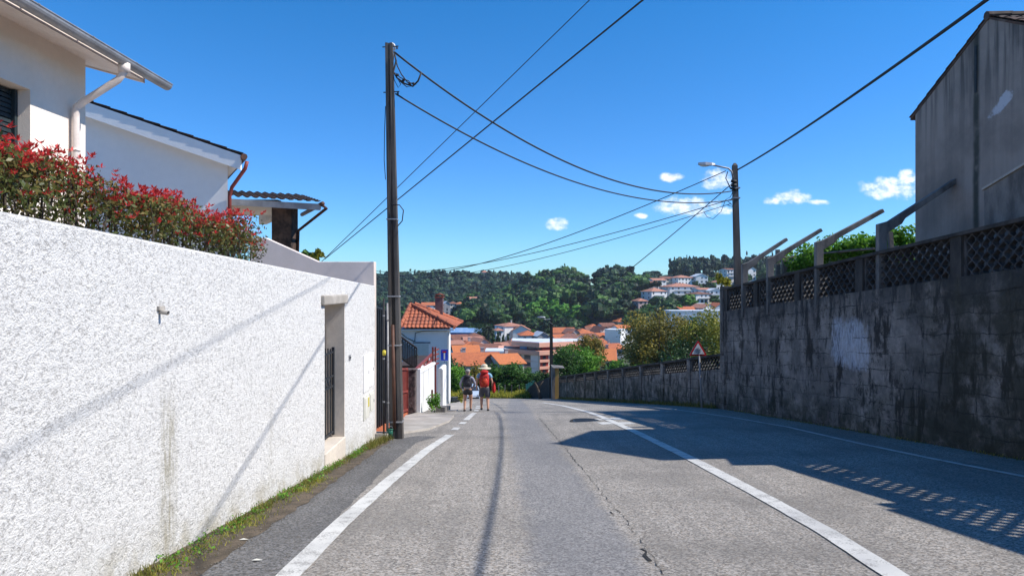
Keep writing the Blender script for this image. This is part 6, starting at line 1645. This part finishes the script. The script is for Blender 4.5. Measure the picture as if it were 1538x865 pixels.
for k_ in range(4):
    y0 = 533.5+k_*10.4
    for pa, pb in ((774, 783), (787.5, 797), ):
        w1 = panel('window', pa, pb, y0+1, y0+7, 'glass', .06); 
    panel('panel', 797.5, 808, y0, y0+9.4, 'housewhite', .05); panel('panel', 762, 773, y0, y0+9.4, 'housewhite', .05)
    panel('band', 773.5, 797, y0+7.6, y0+10.2, 'salmon', .10)
    rr_ = panel('recess', 811.5, 824, y0, y0+6.3, 'redrender', .06); panel('window', 815, 820, y0+1.6, y0+6, 'glass', .2, par=ab)
    panel('balcony', 810.5, 826, y0+6.6, y0+10.4, 'salmon', .7, .75)
    panel('window', 829, 836, y0+1, y0+7, 'glass', .06); panel('window', 845, 854, y0+1, y0+7, 'glass', .06); panel('window', 866, 874, y0+1, y0+7, 'glass', .06)
for pa, pb, m_ in ((781, 792, 'metalroof'), (793, 812, 'glass'), (819, 824, 'flatroof'), (832, 837, 'flatroof'), (842, 847, 'signwhite')):
    panel('top_window', pa, pb, 521, 526.3, m_, -2.05 if pa < 812 else -1.95, .1, tf)

# ---------------------------------------------------------------- trees of the middle distance, each its own
T_ = tree
T_('olive_yellow_tree', 'big spreading olive yellow tree behind the warning sign', X(985, 76), 76, 10.6, 9.4, M['fol_olive'], .18, None, 120, 110, .26, seed=3, clump=.26)
T_('olive_yellow_tree', 'yellow green tree between the warning sign and the tall wall end', X(1063, 72), 72, 9.6, 6.4, M['fol_yellow'], .2, None, 80, 100, .25, seed=4, clump=.28)
T_('bare_twiggy_tree', 'dull grey green twiggy tree low behind the warning sign', X(1030, 66), 66, 6.2, 7.0, M['fol_dark'], .15, None, 60, 50, .22, seed=12, clump=.25)
T_('green_tree', 'mid green tree tucked between the two yellowish trees', X(1038, 84), 84, 9.8, 4.0, M['fol_mid'], .25, None, 40, 90, .28, seed=5)
T_('rusty_tree', 'rust yellow tree in front of the right end of the apartment block', X(885, 104), 104, 9.2, 7.2, M['fol_rust'], .12, None, 70, 110, .32, seed=6, clump=.28)
T_('green_tree', 'fresh green tree in front of the rust yellow tree', X(868, 88), 88, 6.9, 7.6, M['fol_bright'], .1, None, 80, 110, .28, seed=7, clump=.28, flat=.8)
T_('green_tree', 'small bright green tree at the left of the fresh green tree by the far lamp', X(850, 82), 82, 6.6, 4.2, M['fol_mid'], .1, None, 40, 90, .25, seed=27)
T_('garden_tree', 'little green tree beside the cream house with the orange roof', X(924, 110), 110, 5.5, 4.6, M['fol_bright'], .1, None, 40, 80, .3, seed=8)
T_('round_bush', 'large rounded green bush right of the walking man', X(763, 72), 72, 4.1, 5.0, M['fol_mid'], .02, 'bushes at the bend', 80, 120, .22, seed=9, cat='bush', clump=.3)
T_('round_bush', 'mid green bush right beside the large rounded bush at the bend', X(793, 70), 70, 2.7, 3.2, M['fol_mid'], .02, 'bushes at the bend', 50, 100, .22, seed=10, cat='bush', clump=.32)
T_('round_bush', 'dark hanging bush above the bend wall next to the gate pillar', X(817, 62), 62, 2.7, 2.4, M['fol_dark'], .25, 'bushes at the bend', 45, 90, .2, seed=13, cat='bush')
T_('round_bush', 'dark green bush directly behind the man with the sun hat', X(732, 74), 74, 3.7, 3.6, M['fol_dark'], .02, 'bushes at the bend', 50, 100, .22, seed=14, cat='bush')
T_('round_bush', 'yellow green bush behind the two walkers', X(707, 73), 73, 3.5, 3.2, M['fol_olive'], .02, 'bushes at the bend', 40, 100, .22, seed=15, cat='bush')
T_('round_bush', 'bright green bush left of the woman by the white house', X(686, 70), 70, 3.7, 2.8, M['fol_bright'], .02, 'bushes at the bend', 50, 100, .2, seed=16, cat='bush')
T_('round_bush', 'dark bush at the white house corner behind the bright green one', X(683, 78), 78, 4.6, 3.4, M['fol_dark'], .02, 'bushes at the bend', 40, 100, .24, seed=17, cat='bush')
T_('round_bush', 'green bush low on the slope in the middle behind the walkers', X(720, 84), 84, 4.0, 4.4, M['fol_mid'], .02, 'bushes at the bend', 40, 90, .26, seed=18, cat='bush')
T_('round_bush', 'leafy bush on the slope under the apartment block', X(818, 100), 100, 2.6, 5.0, M['fol_yellow'], .05, 'bushes at the bend', 40, 90, .28, seed=19, cat='bush')
T_('round_bush', 'green shrub right behind the low wall under the olive yellow tree', X(975, 60), 60, 3.2, 4.5, M['fol_bright'], .05, None, 40, 80, .24, seed=20, cat='bush')
T_('round_bush', 'dark shrub behind the low wall left of the olive yellow tree', X(940, 66), 66, 3.6, 3.0, M['fol_dark'], .05, None, 40, 80, .24, seed=21, cat='bush')
for i, (px_, top, dd, w, lb) in enumerate(((724, 500, 282, 3.4, 'leftmost dark cypress beside the palm'), (748, 499, 280, 3.8, 'dark cypress right of the palm, tallest of its row'), (756, 503, 276, 3.0, 'slim dark cypress in the middle of the row'), (741, 496, 292, 3.6, 'dark cypress close behind the palm'), (763, 505, 272, 2.8, 'rightmost short dark cypress under the white villa'))):
    x = X(px_, dd); z = g(x, dd)-.3; T_('cypress', lb, x, dd, Z(top, dd)-z, w, M['fol_dark'], .03, 'dark cypresses below the white villa', 40, 60, .5, 'cone', seed=30+i, clump=.3)
T_('dark_tree', 'broad dark tree mass left of the palm', X(728, 300), 300, 11, 9, M['fol_dark'], .1, None, 40, 70, .6, seed=50)
T_('dark_tree', 'round dark green tree at the foot of the cypresses', X(728, 215), 215, 4.5, 6, M['fol_mid'], .1, None, 30, 60, .5, seed=51)
# palm
x = X(733, 285); z = g(x, 285); H_ = Z(488, 285)-z
pl_ = thing('palm_tree', 'palm tree with a shaggy round head among the dark cypresses', 'palm tree', (x, 285, z))
mb = MB(); mb.tube([(x, 285, z), (x+.2, 285, z+H_*.5), (x, 285, z+H_-1.6)], [.5, .38, .35], 8); mb.build('trunk', M['trunk'], pl_, True)
mb = MB(); r = random.Random(2)
fr_v = []; fr_f = []
for k_ in range(44):
    a = r.random()*6.28; el = r.uniform(-.4, 1.3); L = r.uniform(2.6, 3.6); pts = []
    for j in range(5):
        t = j/4; pts.append(Vector((x+math.cos(a)*math.cos(el)*L*t, 285+math.sin(a)*math.cos(el)*L*t, z+H_-1.6+math.sin(el)*L*t-1.5*t*t)))
    sd = Vector((-math.sin(a), math.cos(a), 0)); b = len(mb.v)
    for j, p in enumerate(pts): wv = .42*math.sin(math.pi*(.15+.8*j/4)); mb.v += [p-sd*wv-Vector((0, 0, .15)), p, p+sd*wv-Vector((0, 0, .15))]
    for j in range(4):
        for q in (0, 1): mb.f.append([b+j*3+q, b+j*3+q+1, b+j*3+4+q, b+j*3+3+q]); mb.mi.append(0)
mb.build('crown', M['palm'], pl_)
# bright trees on the central slope and named ridge trees
for i, (px_, top, dd, w, h, mt, shp, lb) in enumerate((
    (800, 452, 448, 17, 17, 'fol_grove', 'round', 'large light green tree at the left of the bright grove'),
    (823, 440, 476, 18, 20, 'fol_grove', 'round', 'tall fresh green tree crowning the bright grove on the central hill'),
    (845, 455, 446, 18, 17, 'fol_grove', 'round', 'bright green tree in the middle of the bright grove'),
    (866, 459, 440, 17, 16, 'fol_grove', 'round', 'round bright green tree at the right end of the bright grove'),
    (812, 468, 432, 14, 12, 'fol_mid', 'round', 'mid green tree low in front of the bright grove, left'),
    (832, 472, 420, 14, 12, 'fol_mid', 'round', 'mid green tree low in front of the bright grove, centre'),
    (852, 474, 415, 14, 13, 'fol_dark', 'round', 'dark tree low in front of the bright grove, right'),
    (800, 478, 410, 13, 11, 'fol_dark', 'round', 'dark tree at the lower left foot of the bright grove'),
    (822, 484, 398, 13, 11, 'fol_dark', 'round', 'dark tree at the bottom of the bright grove above the orange roof'),
    (842, 484, 398, 13, 11, 'fol_dark', 'round', 'second dark tree at the bottom of the bright grove'),
    (862, 480, 402, 13, 12, 'fol_dark', 'round', 'dark tree at the lower right foot of the bright grove'),
    (785, 464, 436, 14, 12, 'fol_mid', 'round', 'low green tree at the left foot of the bright grove'),
    (877, 470, 425, 8, 13, 'fol_bright', 'round', 'narrow light green tree below the bright grove near the orange roof'),
    (905, 424, 520, 19, 18, 'fol_grove', 'round', 'light green tree group top right of the central wood'),
    (930, 436, 490, 18, 18, 'fol_mid', 'round', 'green tree right of the light green crest trees'),
    (918, 402, 590, 26, 19, 'fol_blue', 'round', 'broad umbrella shaped pine crowning the skyline in the middle'),
    (938, 403, 596, 20, 17, 'fol_blue', 'round', 'pine right of the broad umbrella pine on the skyline'),
    (972, 412, 575, 18, 14, 'fol_mid', 'round', 'pale green round tree on the saddle of the skyline'),
    (900, 408, 585, 16, 15, 'fol_blue', 'round', 'pine left of the broad umbrella pine on the skyline'),
    (820, 405, 560, 12, 17, 'fol_dark', 'round', 'tall dark eucalyptus on the crest of the central wood'),
    (846, 406, 560, 13, 18, 'fol_dark', 'round', 'wispy dark eucalyptus on the crest right of the tall one'),
    (790, 409, 560, 13, 17, 'fol_dark', 'round', 'dark eucalyptus on the crest left of the tall one'),
    (862, 409, 558, 12, 16, 'fol_dark', 'round', 'thin dark eucalyptus at the right end of the central crest'),
    (1003, 442, 425, 17, 12, 'fol_dark', 'dome', 'dark umbrella pine left below the largest villa'),
    (1002, 452, 395, 18, 17, 'fol_dark', 'round', 'big round dull green tree right of the wood, above the olive tree'),
    (1012, 440, 430, 14, 11, 'fol_dark', 'dome', 'dark spreading pine under the largest villa'),
    (1033, 441, 425, 13, 10, 'fol_bright', 'round', 'bright green tree under the largest villa'),
    (1020, 458, 392, 8, 8, 'fol_bright', 'round', 'small bright tree above the orange row houses'),
    (1073, 443, 425, 9, 8, 'fol_mid', 'round', 'green tree right of the dark balcony house'),
    (1047, 421, 500, 9, 12, 'fol_dark', 'round', 'dark tree below the small white gabled house'),
    (1059, 420, 500, 8, 13, 'fol_dark', 'round', 'dark tree right of the small white gabled house'),
    (1069, 424, 490, 8, 11, 'fol_mid', 'round', 'green tree beside the wall end weed on the hillside'),
    (955, 437, 470, 14, 14, 'fol_mid', 'round', 'dark green tree at the left edge of the hillside village'),
    (975, 455, 420, 12, 13, 'fol_mid', 'round', 'green tree below the orange hipped hillside house'),
    (985, 445, 450, 12, 9, 'fol_mid', 'round', 'small tree cluster under the orange hipped hillside house'),
    (960, 462, 410, 13, 16, 'fol_mid', 'round', 'light green tree right of the dark wood above the olive tree'),
    (1115, 408, 540, 14, 13, 'fol_mid', 'round', 'green trees seen between the streetlamp pole and cranked posts'),
    (1150, 402, 540, 15, 14, 'fol_mid', 'round', 'dark green tree seen under the cranked posts'),
    (703, 441, 610, 13, 10, 'fol_mid', 'round', 'lighter green tree by the lone white house in the left wood'),
    (714, 438, 640, 14, 12, 'fol_mid', 'round', 'bright clump between the two white houses in the left wood'),
    )):
    x = X(px_, dd); zt_ = Z(top, dd)
    T_('hill_tree', lb, x, dd, h, w, M[mt], .15, 'single trees on the hills', 30 if w > 10 else 16, 26, .9 if dd > 400 else .7, shp, seed=100+i, z=zt_-h, clump=.36, lumpy=True)
# hedge line on the hillside
hh = thing('clipped_hedge', 'long dark clipped hedge sloping across the right hillside', 'hedge', (X(975, 470), 470, Z(436, 470)))
V = []; T = []
for k_ in range(24):
    t = k_/23; c = P(951+40*t, 434-9*t, 472-6*t); a, b = crown_arrays(c, (1.6, 1.8, 2.4), 6, 40, .7, rng, .6); V.append(a); T.append(b*.6)
quads_obj('foliage', np.concatenate(V), np.concatenate(T), M['fol_dark'], hh)

# ---------------------------------------------------------------- woods (far off masses)
def wood(name, n, px0, px1, d0, d1, hmin, hmax, w, mat, cone=.3, seed=1, leaf=1.1, per=34, ncl=9, excl=None, power=1.0, keep=None, lumpy=True, hf=None):
    r = np.random.default_rng(seed); V = []; T = []; cnt = 0; tries = 0
    while cnt < n and tries < n*20:
        tries += 1
        d = d0+(d1-d0)*r.random()**power; px = r.uniform(px0, px1); x = X(px, d)
        if keep is not None and not keep(px, d, r): continue
        z = g(x, d); h = r.uniform(hmin, hmax)*(hf(px, d) if hf else 1); ww = w*r.uniform(.7, 1.3)
        shp = 'cone' if r.random() < cone else 'round'
        th = r.uniform(.08, .3)
        if shp == 'cone': ww *= .62; h *= 1.12
        sz = leaf*(1.0 if d < 700 else 1.35)
        if not lumpy: v, t = crown_arrays((x, d, z+h*(th+(1-th)/2)), (ww/2, ww/2, h*(1-th)/2), ncl, per, sz, r, .42, shp, 1.0, .6)
        else: v, t = lumps((x, d, z+h*(th+(1-th)/2)), (ww/2, ww/2, h*(1-th)/2), ncl, sz, r, .44, shp, max(8, per//3))
        V.append(v); T.append(np.clip(t+r.normal(0, .26), 0, 1)); cnt += 1
    o = quads_obj(name, np.concatenate(V), np.concatenate(T), mat); tag(o, kind='stuff')
    return o
occ = [(765, 330, 18), (783, 326, 14), (938, 418, 14), (643, 520, 16), (650, 530, 12), (669, 525, 10), (708, 600, 14), (728, 640, 12), (679, 560, 10), (690, 560, 10)]
def k_center(px, d, r):
    if 778 < px < 888 and 378 < d < 474: return False
    if 878 < px < 902 and d > 515: return False
    if 945 < px < 1000 and d > 560: return False
    # wood covers the central hill: lower limit rises to the right
    if px < 760 and d < 420: return px < 745 and d > 350
    if px > 935 and d < 470: return False
    return d > np.interp(px, [690, 745, 760, 800, 930, 960], [360, 372, 385, 392, 425, 500])
wood('wood', 520, 692, 965, 360, 585, 11, 18, 15, M['fol_dark'], .04, 1, 1.0, 46, 12, keep=k_center, hf=lambda px, d: (float(np.interp(px, [700, 760, 800, 850, 872, 885, 905, 930, 960], [.8, .9, 1.05, 1.1, .9, .5, .6, .75, .7])) if d > 500 else 1))
def k_left(px, d, r):
    if px > 745: return d > 640
    for a, b, w in occ:
        if abs(px-a) < w*.75 and b-75 < d < b+8: return False
    return True
wood('wood', 760, 540, 800, 560, 930, 11, 17, 13.5, M['fol_blue'], .08, 2, 1.2, 34, 10, keep=k_left)
wood('wood', 200, 560, 745, 430, 600, 6, 12, 8.5, M['fol_mid'], .2, 3, 1.0, 30, 8, keep=lambda px, d, r: all(not (abs(px-a) < w*.8 and b-95 < d < b+8) for a, b, w in occ) and d > np.interp(px, [560, 690, 745], [430, 430, 400]))
wood('wood', 420, 1003, 1420, 585, 700, 14, 17, 9.5, M['fol_blue'], .3, 4, 1.0, 32, 9)
hs_occ = [(1025, 470, 25), (1026, 530, 16), (1053, 530, 11), (1001, 535, 10), (966, 540, 8), (988, 515, 12), (978, 500, 11), (985, 455, 15), (1053, 428, 15), (1057, 448, 12), (1075, 440, 12), (1079, 490, 9), (1033, 385, 14), (1060, 385, 14), (1082, 385, 14), (1052, 350, 44), (1096, 560, 9), (1127, 540, 9), (963, 440, 9)]
wood('wood', 300, 940, 1300, 380, 585, 4, 8, 7, M['fol_mid'], .1, 5, .95, 26, 8, keep=lambda px, d, r: all(not (abs(px-a) < w+4 and b-70 < d < b+10) for a, b, w in hs_occ))
wood('wood', 110, 870, 985, 560, 640, 10, 14, 12, M['fol_blue'], .05, 6, 1.1, 32, 9, keep=lambda px, d, r: 903 < px < 945 or px > 955, hf=lambda px, d: 1.15 if px < 945 else .5)
# scrub of the valley and slope between the bushes and the town
wood('scrub', 210, 640, 960, 78, 135, 1.4, 2.6, 3.2, M['fol_mid'], .0, 7, .34, 60, 10, keep=lambda px, d, r: not 797 < px < 845, lumpy=False)
wood('scrub', 42, 660, 960, 160, 400, 2.0, 4, 4.0, M['fol_mid'], .1, 8, .55, 34, 8, lumpy=False)
wood('scrub', 150, 900, 1400, 60, 300, 2.5, 5, 5, M['fol_dark'], .0, 9, .4, 60, 12, lumpy=False)
wood('scrub', 120, 560, 680, 60, 330, 3, 6, 5, M['fol_dark'], .0, 10, .5, 50, 10, lumpy=False)
# verge grass in the bend
r = np.random.default_rng(3)
def verge(name, n, x0, x1, y0, y1, h0, h1, mat, seed, blade=.03):
    r = np.random.default_rng(seed); x = r.uniform(x0, x1, n); y = r.uniform(y0, y1, n)
    ok = np.array([(xx < xl(yy)-.1) or (yy > 64.5) or (xx > np.interp(yy, [58, 62, 66], [3, .8, -5])) for xx, yy in zip(x, y)]); x, y = x[ok], y[ok]; m = len(x)
    z = gz(x, y)-.05; h = r.uniform(h0, h1, m)*(.6+.4*np.sin(x*1.7)*np.sin(y*1.3+x)); a = r.random(m)*6.28; le = .35*h
    b = np.stack([x, y, z], -1); tip = b+np.stack([np.cos(a)*le, np.sin(a)*le, h], -1); a2 = r.random(m)*3.14; sd = np.stack([np.cos(a2), np.sin(a2), 0*a2], -1)*blade
    v = np.empty((m, 4, 3)); v[:, 0] = b-sd; v[:, 1] = b+sd; v[:, 2] = tip+sd*.3; v[:, 3] = tip-sd*.3
    tag(quads_obj(name, v.reshape(-1, 3), np.clip(r.normal(.6, .25, m), 0, 1), mat), kind='stuff')
verge('grass', 16000, -9, 3, 62, 71, .35, 1.0, M['drygrass'], 1, .045)
verge('grass', 5000, -7.5, -4.9, 46, 58, .2, .6, M['grass'], 2, .04)
k2 = slab('kerb_block', [(X(668, 46), 46.2), (X(690, 46), 46), (X(692, 49), 49), (X(672, 49), 49.4)], .28, M['oldconc'], .2, 'low concrete block at the far corner of the white house beside the woman', 'kerb block')
weed(693, 612, 38, .5, .75, 'fol_yellow', 'yellow green weed at the road edge left of the woman', 10, .08)

# ---------------------------------------------------------------- haze
def haze():
    m = bpy.data.materials.new('haze'); m.use_nodes = True; nt = m.node_tree
    nt.nodes.remove(nt.nodes['Principled BSDF']); v = nt.nodes.new('ShaderNodeVolumePrincipled')
    v.inputs['Color'].default_value = (.75, .85, 1, 1); v.inputs['Density'].default_value = HAZE; v.inputs['Anisotropy'].default_value = .2
    nt.links.new(v.outputs[0], nt.nodes['Material Output'].inputs['Volume'])
    mb = MB(); mb.box(-1300, 1300, -300, 1350, -75, 75); o = mb.build('haze', m); tag(o, kind='stuff')
HAZE = .00009
if USE_HAZE: haze()

# ---------------------------------------------------------------- sky, sun, camera
SUN_EL, SUN_AZ = R(45.5), R(-7.5)     # azimuth measured from +X towards +Y
s = Vector((math.cos(SUN_EL)*math.cos(SUN_AZ), math.cos(SUN_EL)*math.sin(SUN_AZ), math.sin(SUN_EL)))
sl_ = bpy.data.lights.new('sun', 'SUN'); sl_.energy = 4.7; sl_.angle = R(.55); sl_.color = (1.0, .955, .89)
so = bpy.data.objects.new('sun', sl_); col.objects.link(so); so.rotation_euler = s.to_track_quat('Z', 'Y').to_euler(); so.location = (20, 0, 30)
world = bpy.data.worlds.new('World'); scene.world = world; world.use_nodes = True
t = NT(world.node_tree); bg = world.node_tree.nodes['Background']
sky = t.node('ShaderNodeTexSky'); sky.sky_type = 'NISHITA'; sky.sun_disc = False; sky.sun_elevation = SUN_EL; sky.sun_rotation = R(90)-SUN_AZ
sky.altitude = 150; sky.air_density = 1.0; sky.dust_density = 0.0; sky.ozone_density = 4.0
hs_ = t.node('ShaderNodeHueSaturation'); t.put(hs_.inputs['Color'], sky.outputs[0]); hs_.inputs['Saturation'].default_value = 1.36; hs_.inputs['Value'].default_value = 1.0; hsc = t.mix(1.0, hs_.outputs[0], (1.03, .97, 1.03), 'MULTIPLY')
dirv = t.coord('Generated'); dx, dy, dz = t.sep(dirv)[0:3]
ys_ = t.math('MAXIMUM', dy, .05)
u = t.math('DIVIDE', dx, ys_); v = t.math('DIVIDE', dz, ys_)
uv = t.comb(u, v, 0)
clouds = [(1338, 284, 46, 15), (1363, 266, 13, 12), (1190, 297, 24, 10), (1160, 302, 13, 5), (1230, 304, 15, 4), (1006, 266, 18, 7), (1032, 311, 44, 14), (1078, 270, 22, 13), (1085, 316, 18, 6), (838, 337, 17, 8), (963, 324, 9, 4)]
acc = None
for (cx_, cy_, cw, ch_) in clouds:
    a = t.math('DIVIDE', t.math('SUBTRACT', u, (cx_-769)/F), cw/F*1.25); b = t.math('DIVIDE', t.math('SUBTRACT', v, (432.5-cy_)/F), ch_/F*1.3)
    q = t.math('SUBTRACT', 1.0, t.math('ADD', t.math('MULTIPLY', a, a), t.math('MULTIPLY', b, b)))
    acc = q if acc is None else t.math('MAXIMUM', acc, q)
nz = t.noise(t.mapping(uv, (1, 1.5, 1)), 48, 7, .58); nz2 = t.noise(uv, 150, 4, .6)
f_ = t.math('ADD', acc, t.math('ADD', t.math('MULTIPLY', t.math('SUBTRACT', nz, .5), 2.6), t.math('MULTIPLY', t.math('SUBTRACT', nz2, .5), .5)))
front = t.math('GREATER_THAN', dy, .1)
mask = t.math('MULTIPLY', t.ramp(f_, .0, 1.35), front)
cshade = t.ramp(nz, .35, .6)
ccol = t.mix(cshade, (5.2, 5.8, 6.9), (7.6, 7.8, 8.0))
t.put(bg.inputs['Color'], t.mix(t.math('MULTIPLY', mask, .95), t.mix(t.ramp(dz, -.02, .42, 1, 0), hsc, t.mix(1.0, hsc, (.42, .76, 1.05), 'MULTIPLY')), ccol)); bg.inputs['Strength'].default_value = SKY
cam = bpy.data.cameras.new('camera'); cam.sensor_width = 36; cam.lens = 36*F/1538; cam.clip_end = 6000; cam.clip_start = .05
co = bpy.data.objects.new('camera', cam); col.objects.link(co); co.location = (0, 0, CAMZ); co.rotation_euler = (R(90), 0, 0); scene.camera = co
vs = scene.view_settings; vs.view_transform = 'Standard'; vs.look = 'None'; vs.exposure = EXPO; vs.gamma = 1; vs.use_curve_mapping = False
scene.cycles.max_bounces = 8; scene.cycles.transparent_max_bounces = 12; scene.cycles.use_denoising = True
scene.cycles.volume_bounces = 1
